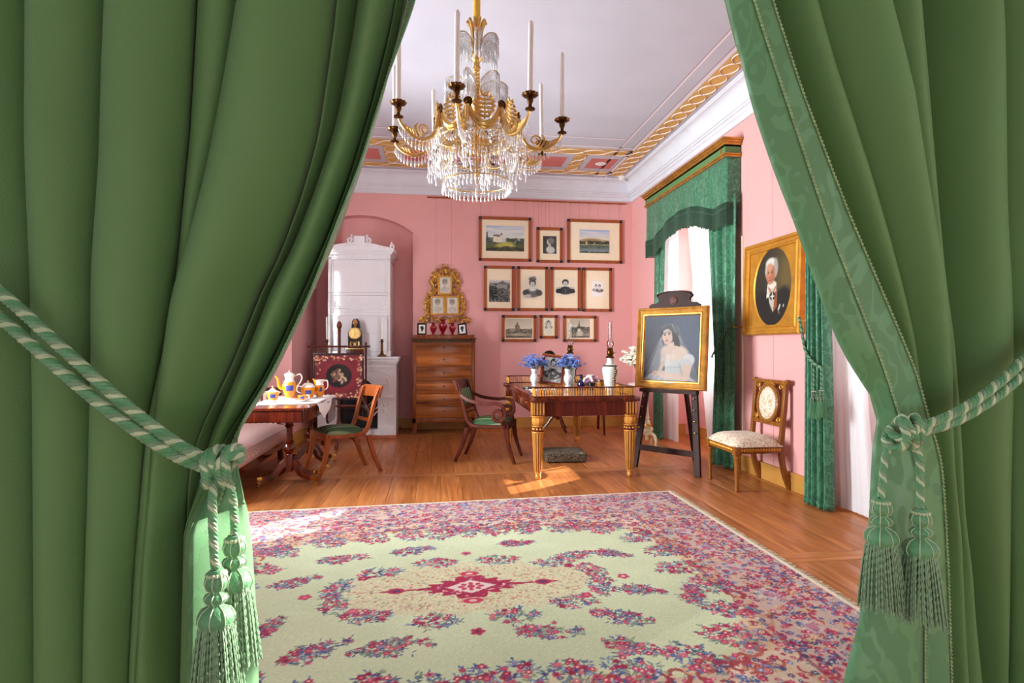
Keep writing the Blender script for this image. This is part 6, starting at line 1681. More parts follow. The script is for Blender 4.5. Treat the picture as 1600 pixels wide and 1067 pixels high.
PICS = [  # x0, z0(top), x1, z1(bottom), print, window fractions (left, bottom, right, top), label
    (0.636, 3.132, 1.423, 2.475, pr_castle, (0.135, 0.23, 0.865, 0.80), 'large framed colour view of a white castle among trees, top left of the prints'),
    (1.501, 2.995, 1.902, 2.465, pr_cameo, (0.25, 0.26, 0.77, 0.76), 'small framed dark print of a white cameo bust, top middle of the prints'),
    (1.971, 3.134, 2.832, 2.473, pr_lake, (0.225, 0.235, 0.77, 0.77), 'large framed colour view of a lake shore under hills, top right of the prints'),
    (0.712, 2.404, 1.171, 1.735, pr_garden, (0.17, 0.20, 0.85, 0.69), 'framed grey print of a house in trees, first in the middle row'),
    (1.21, 2.404, 1.676, 1.739, pr_lady, (0.14, 0.25, 0.86, 0.80), 'framed engraving of a lady in a plumed hat, second in the middle row'),
    (1.715, 2.403, 2.178, 1.743, pr_officer, (0.17, 0.34, 0.83, 0.76), 'framed engraving of an officer with epaulettes, third in the middle row'),
    (2.209, 2.403, 2.669, 1.737, pr_couple, (0.32, 0.34, 0.74, 0.70), 'framed small drawing of two heads on a wide mount, last in the middle row'),
    (0.979, 1.676, 1.5, 1.277, pr_view, (0.12, 0.15, 0.88, 0.86), 'small framed sepia view of a gabled manor, left in the bottom row'),
    (1.549, 1.68, 1.823, 1.326, pr_girl, (0.2, 0.18, 0.82, 0.86), 'smallest framed drawing of a girl in white, middle of the bottom row'),
    (1.911, 1.673, 2.427, 1.278, lambda: pr_view(True), (0.19, 0.16, 0.80, 0.86), 'small framed sepia view with a church spire, right in the bottom row')]
for (x0, zt, x1, zb, fn, wdw, lab) in PICS:
    r = thing('framed_print', lab, 'picture', ((x0 + x1) / 2, 8.418, zb), 0, 'framed prints on the back wall')
    w_, h_ = x1 - x0, zt - zb; b = 0.042; t = -0.034; hw_ = w_ / 2
    for (a, c, z0, z1) in ((-hw_ + b, hw_ - b, 0, b), (-hw_ + b, hw_ - b, h_ - b, h_), (-hw_, -hw_ + b, b, h_ - b), (hw_ - b, hw_, b, h_ - b)):
        MB().box(a, c, t, -0.004, z0, z1, b=0.004).build('frame_rail', 'frame_wood', r)
    for sx in (-1, 1):
        for z in (b / 2, h_ - b / 2): MB().box(sx * (hw_ - b / 2) - b / 2, sx * (hw_ - b / 2) + b / 2, t - 0.002, -0.004, z - b / 2, z + b / 2, b=0.003).build('corner_block', 'ebony', r)
    MB().box(-hw_ + b * 0.7, hw_ - b * 0.7, -0.014, -0.006, b * 0.7, h_ - b * 0.7).build('mount', 'cream_mount', r)
    pw, ph = (wdw[2] - wdw[0]) * w_, (wdw[3] - wdw[1]) * h_
    p = canvas_obj('print', fn(), pw, ph, 'print', r); p.location = (-hw_ + (wdw[0] + wdw[2]) / 2 * w_, -0.0155, wdw[1] * h_)
    MB().add([(-hw_ + b * 0.8, -0.021, b * 0.8), (hw_ - b * 0.8, -0.021, b * 0.8), (hw_ - b * 0.8, -0.021, h_ - b * 0.8), (-hw_ + b * 0.8, -0.021, h_ - b * 0.8)], [(0, 1, 2, 3)]).build('glass', 'picture_glass', r)
# ================================================================== the writing desk
dk = thing('writing_desk', 'mahogany writing desk with gilt fluted legs and a gilt baluster gallery', 'desk', (1.366, 6.13, 0))
DX, DY = 0.435, 1.0            # leg centres
ZD = 0.752
def fl_(n, d): return lambda a, k: 1 - d * (0.5 + 0.5 * math.cos(n * a)) 
for sx in (-1, 1):
    for sy in (-1, 1):
        at = (sx * DX, sy * DY, 0)
        lg = MB().lathe([(0.024, 0.065), (0.031, 0.10), (0.037, 0.25), (0.044, 0.43)], 24, at).build('leg', 'mahogany', dk, angle=60)
        m = MB()
        for k in range(12):
            a = 2 * PI * (k + 0.5) / 12
            m.tube([(at[0] + r * math.cos(a), at[1] + r * math.sin(a), z) for r, z in ((0.024, 0.066), (0.0315, 0.10), (0.0375, 0.25), (0.0445, 0.428))], [0.0052, 0.0066, 0.0078, 0.0092], 6)
        m.build('gilt_reeds', 'gold_orange', lg)
        MB().lathe([(0.0, 0.0), (0.018, 0.0), (0.026, 0.012), (0.027, 0.035), (0.020, 0.045), (0.030, 0.05), (0.030, 0.062), (0.024, 0.068)], 20, at).build('foot', 'gold_orange', lg)
        MB().lathe([(0.036, 0.425), (0.054, 0.43), (0.054, 0.44), (0.047, 0.445), (0.047, 0.478), (0.056, 0.483), (0.056, 0.49), (0.044, 0.495)], 20, at).build('ring', 'mahogany', lg)
        m = MB()
        for k in range(10):
            a = k * PI / 5; m.ball((at[0] + 0.047 * math.cos(a), at[1] + 0.047 * math.sin(a), 0.4615), (0.011, 0.011, 0.011), 7, 5)
        m.lathe([(0.055, 0.427), (0.058, 0.432), (0.055, 0.438)], 20, at); m.lathe([(0.057, 0.482), (0.060, 0.487), (0.057, 0.492)], 20, at)
        m.build('gilt_beads', 'gold_orange', lg)
        MB().lathe([(0.042, 0.493), (0.052, 0.51), (0.056, 0.535), (0.052, 0.56), (0.062, 0.572), (0.066, 0.576), (0.066, 0.582), (0.05, 0.584)], 32, at, None, lambda a, k: 1 + (0.05 * math.cos(8 * a) if k < 4 else 0)).build('gilt_capital', 'gold_orange', lg)
        MB().box(at[0] - 0.056, at[0] + 0.056, at[1] - 0.056, at[1] + 0.056, 0.584, ZD - 0.045, b=0.004).build('corner_block', 'mahogany', lg)
        m = MB()
        for k in range(4):
            o = -0.042 + 0.028 * k
            for (ax, s2) in ((0, sx), (1, sy)):
                if ax == 1: m.box(at[0] + o - 0.008, at[0] + o + 0.008, at[1] + s2 * 0.0545 - 0.004, at[1] + s2 * 0.0545 + 0.005, 0.59, ZD - 0.05, b=0.003)
                else: m.box(at[0] + s2 * 0.0545 - 0.004, at[0] + s2 * 0.0545 + 0.005, at[1] + o - 0.008, at[1] + o + 0.008, 0.59, ZD - 0.05, b=0.003)
            m.box(at[0] + o - 0.008, at[0] + o + 0.008, at[1] - sy * 0.0545 - 0.005, at[1] - sy * 0.0545 + 0.005, 0.59, ZD - 0.05, b=0.003) if False else None
        m.build('gilt_flute', 'gold_orange', lg)
m = MB(); m.box(-DX + 0.056, DX - 0.056, -DY - 0.03, -DY - 0.005, 0.575, ZD - 0.045); m.build('apron_front', 'mahogany', dk)
m = MB(); m.box(-DX + 0.056, DX - 0.056, DY + 0.005, DY + 0.03, 0.575, ZD - 0.045); m.build('apron_back', 'mahogany', dk)
for s in (-1, 1):
    m = MB(); m.box(s * DX - 0.015, s * DX + 0.015, -DY + 0.056, DY - 0.056, 0.575, ZD - 0.045); m.build('apron_side', 'mahogany_y', dk)
    for k in range(2):
        y0 = -0.90 + 0.92 * k
        if s < 0:
            d_ = MB().box(-DX - 0.022, -DX - 0.015, y0, y0 + 0.88, 0.59, ZD - 0.06, b=0.003).build('drawer', 'mahogany_y', dk)
            MB().lathe([(0, 0), (0.01, 0), (0.007, 0.008), (0.011, 0.014), (0, 0.02)], 10, M=T(-DX - 0.022, y0 + 0.44, 0.65) @ RY(-PI / 2)).build('knob', 'brass', d_)
# top with projecting corners
tp = MB(); tp.box(-DX - 0.045, DX + 0.045, -DY - 0.045, DY + 0.045, ZD - 0.045, ZD, b=0.006)
for sx in (-1, 1):
    for sy in (-1, 1): tp.box(sx * DX - 0.075, sx * DX + 0.075, sy * DY - 0.075, sy * DY + 0.075, ZD - 0.044, ZD - 0.001, b=0.008)
tp.build('desk_top', 'mahogany_y', dk)
MB().box(-DX + 0.02, DX - 0.04, -DY + 0.08, DY - 0.08, ZD, ZD + 0.002).build('leather_inlay', 'mahogany_y', dk)
BAL = MB().lathe([(0.007, 0), (0.008, 0.006), (0.005, 0.012), (0.0095, 0.028), (0.0095, 0.04), (0.005, 0.058), (0.008, 0.066), (0.007, 0.072)], 8).build('gallery_baluster', 'gold_orange', dk)
first = [True]
def baluster(x, y):
    o = BAL
    if not first[0]:
        o = BAL.copy(); COL.objects.link(o); o.parent = dk
    first[0] = False
    o.location = (x, y, ZD + 0.008)
def gallery(p, q, n):
    p = Vector(p); q = Vector(q)
    e = (q - p).normalized() * 0.014
    MB().bar((*(p - e), ZD + 0.004), (*(q + e), ZD + 0.004), 0.028, 0.008).build('gallery_base', 'mahogany', dk)
    MB().bar((*(p - e), ZD + 0.086), (*(q + e), ZD + 0.086), 0.026, 0.012).build('gallery_rail', 'mahogany', dk)
    for i in range(n):
        c = p.lerp(q, i / max(1, n - 1)); baluster(c.x, c.y)
gx, gy = DX + 0.03, DY + 0.03
gallery((-gx, -gy), (gx, -gy), 40)
gallery((gx, -gy + 0.03), (gx, gy - 0.03), 62)
gallery((-gx, gy), (gx, gy), 36)
gallery((-gx, -gy + 0.03), (-gx, -gy + 0.12), 5)
gallery((-gx, gy - 0.16), (-gx, gy - 0.03), 6)

# ---- things on the desk
ZDK = ZD + 0.0025
def oil_lamp(x, y, lab, rz=0.0, s=1.0):
    r = thing('oil_lamp', lab, 'oil lamp', (x, y, ZDK), rz, 'oil lamps on the desk')
    MB().lathe([(0, 0), (0.045 * s, 0), (0.047 * s, 0.01 * s), (0.05 * s, 0.05 * s), (0.075 * s, 0.19 * s), (0.08 * s, 0.235 * s), (0.07 * s, 0.265 * s), (0.04 * s, 0.285 * s), (0.03 * s, 0.32 * s), (0.036 * s, 0.345 * s)], 28).build('body', 'celadon', r)
    MB().lathe([(0.071 * s, 0.262 * s), (0.074 * s, 0.268 * s), (0.06 * s, 0.276 * s)], 28).build('gilt_band', 'bronze_dark', r)
    MB().lathe([(0.036 * s, 0.343 * s), (0.047 * s, 0.346 * s), (0.044 * s, 0.356 * s), (0.026 * s, 0.37 * s), (0.034 * s, 0.385 * s), (0.034 * s, 0.41 * s), (0.028 * s, 0.42 * s), (0.032 * s, 0.432 * s), (0.026 * s, 0.445 * s), (0.0, 0.446 * s)], 20).build('burner', 'bronze_dark', r)
    MB().tube([(0.03 * s, 0, 0.395 * s), (0.055 * s, -0.01, 0.395 * s)], 0.004, 6).build('wick_knob', 'brass', r)
    MB().lathe([(0.022 * s, 0.440 * s), (0.026 * s, 0.455 * s), (0.036 * s, 0.48 * s), (0.03 * s, 0.505 * s), (0.019 * s, 0.52 * s), (0.017 * s, 0.56 * s), (0.0175 * s, 0.70 * s), (0.016 * s, 0.70 * s), (0.0155 * s, 0.56 * s), (0.0175 * s, 0.521 * s)], 20).build('glass_chimney', 'chimney_glass', r)
    m = MB()
    for k in range(9):
        z = (0.07 + 0.022 * k) * s; rr_ = lerp(0.054, 0.081, min(1, k / 7)) * s; a = -1.05 + 0.12 * math.sin(k * 1.3)
        m.ball((rr_ * math.cos(a), rr_ * math.sin(a), z), (0.010 * s, 0.010 * s, 0.014 * s), 7, 5)
        m.tube([(rr_ * math.cos(a), rr_ * math.sin(a), z), ((rr_ + 0.003) * math.cos(a + 0.14 * (-1) ** k), (rr_ + 0.003) * math.sin(a + 0.14 * (-1) ** k), z + 0.02 * s)], 0.004 * s, 5)
    m.build('gilt_vine', 'bronze_dark', r)
    return r
oil_lamp(1.705, 5.42, 'tall pale celadon oil lamp with glass chimney at the near end of the desk', -0.15)
oil_lamp(1.635, 6.80, 'celadon oil lamp half hidden behind the blue flowers on the desk', 0.4, 1.06)
def opal_vase(x, y, lab, h=0.20):
    v = MB().lathe([(0, 0), (0.032, 0), (0.034, 0.008), (0.02, 0.018), (0.022, 0.026), (0.042, 0.06), (0.046, 0.10), (0.036, 0.13), (0.026, 0.145), (0.03, 0.165), (0.04, h), (0.036, h), (0.024, 0.16), (0, 0.15)], 24).build('white_vase', 'opal_glass'); v.location = (x, y, ZDK)
    return tag(v, lab, 'vase', 'white vases on the desk')
def bouquet(x, y, z, r, lab, petal, seed, n=150, group=None, up=0.75, pr=0.012, leaf=True):
    rr = random.Random(seed)
    b = thing('bouquet', lab, 'flowers', (x, y, z), 0, group)
    fl2 = MB(); lf = MB(); stem = MB()
    for k in range(n):
        a = rr.uniform(0, 2 * PI); e = rr.uniform(0.0, 1.0); q = r * (rr.uniform(0.5, 0.95) if rr.random() < 0.8 else rr.uniform(0.95, 1.22))
        hx, hz = q * math.cos(e * 1.35), q * up * (0.25 + math.sin(e * 1.35))
        c = Vector((hx * math.cos(a), hx * math.sin(a), hz))
        for j in range(5):
            t = rr.uniform(0, 6.28); p = rr.uniform(-0.6, 0.6)
            fl2.ball(c + Vector((pr * math.cos(t), pr * math.sin(t), pr * p)), (pr * 0.8, pr * 0.8, pr * 0.6), 5, 3)
        if k % 4 == 0: stem.tube([(0, 0, -0.06), (c.x * 0.4, c.y * 0.4, c.z * 0.55), c], 0.0018, 4)
        if leaf and k % 2 == 0:
            d = c * 0.85; w_ = 0.008
            lf.add([d, d + Vector((0.02 * math.cos(a) - w_ * math.sin(a), 0.02 * math.sin(a) + w_ * math.cos(a), 0.006)), d + Vector((0.04 * math.cos(a), 0.04 * math.sin(a), -0.004)), d + Vector((0.02 * math.cos(a) + w_ * math.sin(a), 0.02 * math.sin(a) - w_ * math.cos(a), 0.004))], [(0, 1, 2, 3)])
    fl2.build('blossoms', petal, b); stem.build('stems', 'leaf_green', b)
    if leaf: lf.build('leaves', 'leaf_green', b)
    return b
opal_vase(1.125, 6.44, 'white opaline vase with blue flowers, left of the photograph frame on the desk')
bouquet(1.13, 6.44, ZDK + 0.205, 0.15, 'blue flower bunch in the left white vase on the desk', 'blue_petal', 1, 130, 'blue bouquets on the desk')
opal_vase(1.50, 6.36, 'white opaline vase with blue flowers, right of the photograph frame on the desk')
bouquet(1.52, 6.36, ZDK + 0.205, 0.15, 'blue flower bunch in the right white vase on the desk', 'blue_petal', 2, 130, 'blue bouquets on the desk')
# standing photograph
pf = thing('photo_frame', 'tilted red framed portrait photograph of an officer standing on the desk', 'picture', (1.335, 6.50, ZDK), -0.12)
Mt = RX(-0.28) @ RY(0.14)
f = MB(); w_, h_ = 0.125, 0.335
for (a, b, c, d_) in ((-w_, -w_ + 0.02, 0, h_), (w_ - 0.02, w_, 0, h_), (-w_ + 0.02, w_ - 0.02, 0, 0.02), (-w_ + 0.02, w_ - 0.02, h_ - 0.02, h_)): f.box(a, b, -0.01, 0.01, c, d_, Mt)
f.build('inner_frame', plain('red_lacquer', S(120, 34, 30), 0.3), pf)
f = MB()
for (a, b, c, d_) in ((-w_ - 0.018, -w_, -0.018, h_ + 0.018), (w_, w_ + 0.018, -0.018, h_ + 0.018), (-w_, w_, -0.018, 0), (-w_, w_, h_, h_ + 0.018)): f.box(a, b, -0.006, 0.012, c, d_, T(0, 0, 0.018) @ Mt if False else Mt @ T(0, 0, 0))
f.build('outer_frame', 'walnut_chair', pf)
cv = Cv(56, 74, (150, 146, 142)); cv.ell(0.5, 0.6, 0.5, 0.45, (190, 186, 180), 0, 0.7); bust(cv, 0.5, 0.66, 1.1, False, (88, 84, 82), mil=True)
for _ in range(30): cv.ell(random.uniform(.2, .85), random.uniform(0.02, 0.4), 0.05, 0.03, G(random.choice((60, 120, 180, 206))), 30, 0.6)
cv.grain(6)
ph = canvas_obj('photograph', cv, 2 * w_ - 0.036, h_ - 0.036, 'print', pf); ph.matrix_local = Mt @ T(0, -0.006, 0.018)
MB().bar((0, 0.05, 0.16), (0, 0.17, 0.004), 0.04, 0.006).build('strut', 'mahogany', pf)
pf.location.z += 0.022
bt = MB().lathe([(0, 0), (0.035, 0), (0.045, 0.015), (0.048, 0.04), (0.036, 0.065), (0.016, 0.085), (0.014, 0.12), (0.022, 0.14), (0.018, 0.14), (0.01, 0.12), (0, 0.11)], 22).build('blue_bottle', 'cobalt'); bt.location = (1.63, 6.26, ZDK + 0.03); bt.location.z = ZDK
tag(bt, 'small dark blue glass bottle beside the posy on the desk', 'bottle')
ps = MB().lathe([(0, 0), (0.035, 0), (0.04, 0.02), (0.044, 0.06), (0.04, 0.062), (0.036, 0.02), (0, 0.01)], 18).build('posy_bowl', 'ebony'); ps.location = (1.69, 6.05, ZDK); tag(ps, 'small dark bowl holding the pink and white posy on the desk', 'bowl')
pb = bouquet(1.69, 6.05, ZDK + 0.062, 0.075, 'small posy of pink and white flowers in the dark bowl on the desk', 'mauve_petal', 3, 44, None, 0.8, 0.012)
wb = MB(); rr = random.Random(9)
for _ in range(18):
    a = rr.uniform(0, 6.28); e = rr.uniform(0, 1.3); wb.ball((0.08 * math.cos(e) * math.cos(a), 0.08 * math.cos(e) * math.sin(a), 0.065 * (0.2 + math.sin(e))), 0.016, 6, 4)
wb.build('white_blossoms', 'white_petal', pb)
for i, (x, y, w_, d_, rz, lab) in enumerate(((1.10, 5.95, 0.20, 0.13, 0.5, 'loose sheet of white paper on the desk near the armchair'), (1.22, 6.10, 0.16, 0.10, -0.3, 'folded white letter lying across the papers on the desk'))):
    p = MB().box(-w_ / 2, w_ / 2, -d_ / 2, d_ / 2, 0, 0.003 + 0.006 * i).build('paper_sheet', 'paper'); p.location = (x, y, ZDK + 0.0005); p.rotation_euler = (0, 0, rz); tag(p, lab, 'paper')
pn = MB().box(-0.09, 0.09, -0.035, 0.035, 0, 0.018, b=0.004).build('pen_case', 'ebony'); pn.location = (1.03, 6.18, ZDK); pn.rotation_euler = (0, 0, 0.8); tag(pn, 'flat black pen case at the open side of the desk', 'pen case')

# ---- tripod table with a toilet mirror by the back wall
tb = thing('tripod_table', 'small dark tripod table behind the desk at the back wall', 'table', (1.74, 8.02, 0))
MB().lathe([(0.02, 0.16), (0.04, 0.2), (0.03, 0.3), (0.022, 0.5), (0.035, 0.62), (0.05, 0.66), (0.05, 0.672)], 16).build('pedestal', 'mahogany', tb)
MB().lathe([(0, 0.67), (0.24, 0.67), (0.25, 0.68), (0.25, 0.69), (0.24, 0.695), (0, 0.695)], 32).build('top', 'mahogany', tb)
for k in range(3):
    a = -PI / 2 + k * 2 * PI / 3 + 0.3
    pts = smooth_path([(r * math.cos(a), r * math.sin(a), z) for r, z in ((0.02, 0.22), (0.08, 0.19), (0.15, 0.09), (0.22, 0.03), (0.25, 0.015))], 5)
    MB().tube(pts, [lerp(0.026, 0.013, i / len(pts)) for i in range(len(pts))], 8).build('leg', 'mahogany', tb)
mr_ = thing('toilet_mirror', 'dark arched toilet mirror seen behind the blue flowers', 'mirror', (1.62, 8.02, 0.695))
MB().box(-0.12, 0.12, -0.06, 0.06, 0, 0.05, b=0.006).build('base', 'mahogany', mr_)
MB().tube([(0.10 * math.cos(a), 0, 0.32 + 0.125 * math.sin(a)) for a in [2 * PI * i / 40 for i in range(40)]], 0.012, 8, True).build('frame', 'ebony', mr_)
MB().lathe([(0, 0.004), (0.095, 0.004), (0.095, -0.004), (0, -0.004)], 36, M=T(0, 0, 0.32) @ Matrix.Diagonal((1.03, 1, 1.28, 1)) @ RX(PI / 2)).build('glass', 'mirror', mr_)
for s in (-1, 1): MB().tube([(s * 0.112, 0, 0.05), (s * 0.118, 0, 0.2), (s * 0.116, 0, 0.34), (s * 0.116, 0, 0.36)], [0.009, 0.007, 0.009, 0.004], 8).build('post', 'mahogany', mr_)

# ================================================================== gilt gueridon with white flowers behind the easel
gu = thing('gueridon', 'white and gilt tripod gueridon with a marble top behind the easel', 'table', (2.44, 6.36, 0))
MB().lathe([(0, 0.755), (0.20, 0.755), (0.215, 0.762), (0.215, 0.776), (0.20, 0.782), (0, 0.782)], 36).build('marble_top', 'marble', gu)
MB().lathe([(0.015, 0.12), (0.022, 0.14), (0.02, 0.17), (0.032, 0.19), (0.026, 0.215), (0.05, 0.23), (0.045, 0.245), (0.022, 0.26), (0.045, 0.30), (0.03, 0.35), (0.02, 0.37), (0.034, 0.38), (0.022, 0.40), (0.014, 0.55), (0.012, 0.66), (0.03, 0.70), (0.06, 0.755)], 20).build('stem', 'ivory_gilt', gu)
m = MB(); m.lathe([(0.046, 0.288), (0.049, 0.30), (0.043, 0.318)], 20); m.lathe([(0.024, 0.195), (0.034, 0.2), (0.024, 0.21)], 20); m.build('gilt_ring', 'gold_bright', gu)
for k in range(3):
    a = math.radians(-70) + k * 2 * PI / 3
    q = [(r, z) for r, z in ((0.03, 0.24), (0.07, 0.275), (0.09, 0.255), (0.075, 0.235))]
    m = MB(); m.tube(smooth_path([(r * math.cos(a), r * math.sin(a), z) for r, z in q], 5), 0.012, 7)
    pts = smooth_path([(r * math.cos(a), r * math.sin(a), z) for r, z in ((0.02, 0.20), (0.07, 0.21), (0.13, 0.185), (0.155, 0.13), (0.15, 0.08), (0.18, 0.03), (0.225, 0.012))], 5)
    m.tube(pts, [lerp(0.021, 0.012, i / len(pts)) for i in range(len(pts))], 8); m.build('leg', 'ivory_gilt', gu)
    m = MB(); m.tube([((0.12 + u) * math.cos(a), (0.12 + u) * math.sin(a), 0.15 + v) for u, v in spiral(0, 0, 0.03, 0.01, 0, 4.5, 10)], 0.009, 6); m.build('leg_scroll', 'gold_bright', gu)
vz = MB().lathe([(0, 0), (0.045, 0), (0.05, 0.01), (0.03, 0.03), (0.05, 0.08), (0.055, 0.13), (0.04, 0.16), (0.05, 0.18), (0.045, 0.18), (0.03, 0.15), (0, 0.14)], 22).build('flower_vase', 'porcelain'); vz.location = (2.36, 6.38, 0.7825); tag(vz, 'white porcelain vase on the marble gueridon behind the easel', 'vase')
bouquet(2.32, 6.38, 0.985, 0.145, 'large bunch of white roses left of the easel painting', 'white_petal', 7, 90, None, 1.15, 0.026)

# ================================================================== easel and bride portrait
ea = thing('easel', 'dark carved wooden studio easel with arched top board', 'easel', (2.285, 5.345, 0), math.atan2(-0.471, 0.386))
# local x runs from the left foot (-) to the right foot (+), -y faces the viewer
lean = 0.13
def E3(x, z, y=0.0): return (x, y + z * lean - 0.10, z)
for s in (-1, 1):
    lg = MB().sweep([E3(s * 0.335, 0.0), E3(s * 0.26, 0.75), E3(s * 0.17, 1.62)], [(0.062, 0.034)] * 3, (0, 1, 0.1)).build('leg', 'dark_oak', ea, bevel=0.004)
    m = MB()
    for k in range(4):
        z = 0.40 + 0.105 * k; x = lerp(s * 0.335, s * 0.26, z / 0.75); m.ball(E3(x, z, -0.034), (0.008, 0.005, 0.008), 8, 5)
    m.build('peg_hole', 'brass', lg)
MB().bar(E3(-0.315, 0.20), E3(0.315, 0.20), 0.03, 0.055).build('stretcher', 'dark_oak', ea)
MB().bar(E3(-0.30, 0.775, -0.03), E3(0.30, 0.775, -0.03), 0.07, 0.035).build('tray', 'dark_oak', ea)
MB().bar(E3(-0.2, 1.50), E3(0.2, 1.50), 0.03, 0.06).build('crossbar', 'dark_oak', ea)
MB().sweep([E3(0, 1.55, 0.03), (0, 0.55, 0.02), (0, 0.56, 0.0)], (0.05, 0.03), (1, 0, 0)).build('rear_leg', 'dark_oak', ea)
tb_ = [(-0.265, 0.0), (0.265, 0.0), (0.275, 0.02), (0.24, 0.045), (0.19, 0.045), (0.165, 0.065), (0.165, 0.09), (0.185, 0.105), (0.19, 0.12)]
tb_ += [(0.19 * math.cos(a), 0.12 + 0.045 * math.sin(a)) for a in [PI * i / 16 for i in range(1, 16)]]
tb_ += [(-x, z) for x, z in tb_[2:9]][::-1]
Mtop = T(0, 1.60 * lean - 0.11, 1.60) @ RX(-math.atan(lean)) @ M_xz
MB().prism(tb_, -0.018, 0.018, Mtop).build('top_board', 'dark_oak', ea)
MB().lathe([(0, 0.012), (0.03, 0.012), (0.034, 0.006), (0.042, 0.006), (0.045, 0), (0, 0)], 24, M=T(0, 1.665 * lean - 0.13, 1.668) @ RX(PI / 2 - math.atan(lean))).build('carved_rosette', 'mahogany', ea)
m = MB(); m.tube([(0.185 * math.cos(a), 1.71 * lean - 0.13 + 0.02 * math.sin(a), 1.725 + 0.035 * math.sin(a)) for a in [PI * i / 16 for i in range(17)]], 0.012, 6); m.build('top_moulding', 'dark_oak', ea)
# painting
PWd, PHt = 0.745, 0.80
po = thing('bride_portrait', 'gilt framed oil portrait of a veiled woman in white standing on the easel', 'painting', (0, 0, 0))
rz = math.atan2(-0.471, 0.386)
d2 = Vector((math.cos(rz), math.sin(rz), 0)); nrm = Vector((d2.y, -d2.x, 0))
ctr = Vector((2.3065, 5.313, 0.797)) + nrm * 0.065
po.location = ctr; po.rotation_euler = (-math.atan(0.09), 0.0, rz)
def gilt_frame(parent, W, Hh, prof, mat='gold_leaf'):
    """mitred frame; prof list of (inset from outer edge, -y depth)"""
    for k in range(4):
        vs = []; n_ = len(prof)
        for (i, d_) in prof:
            x0, x1, z0, z1 = -W / 2 + i, W / 2 - i, i, Hh - i
            a, b = [((x0, z0), (x1, z0)), ((x1, z0), (x1, z1)), ((x1, z1), (x0, z1)), ((x0, z1), (x0, z0))][k]
            vs += [(a[0], -d_, a[1]), (b[0], -d_, b[1])]
        fs_ = [(2 * i, 2 * i + 1, 2 * ((i + 1) % n_) + 1, 2 * ((i + 1) % n_)) for i in range(n_)]
        fs_ += [tuple(2 * i for i in range(n_)), tuple(2 * i + 1 for i in range(n_ - 1, -1, -1))]
        MB().add(vs, fs_).build('frame_rail', mat, parent, angle=25)
gilt_frame(po, PWd, PHt, [(0, 0), (0, 0.03), (0.008, 0.042), (0.018, 0.045), (0.024, 0.034), (0.04, 0.026), (0.055, 0.03), (0.062, 0.024), (0.066, 0.03), (0.074, 0.03), (0.08, 0.016), (0.084, 0.012), (0.084, 0.0)])
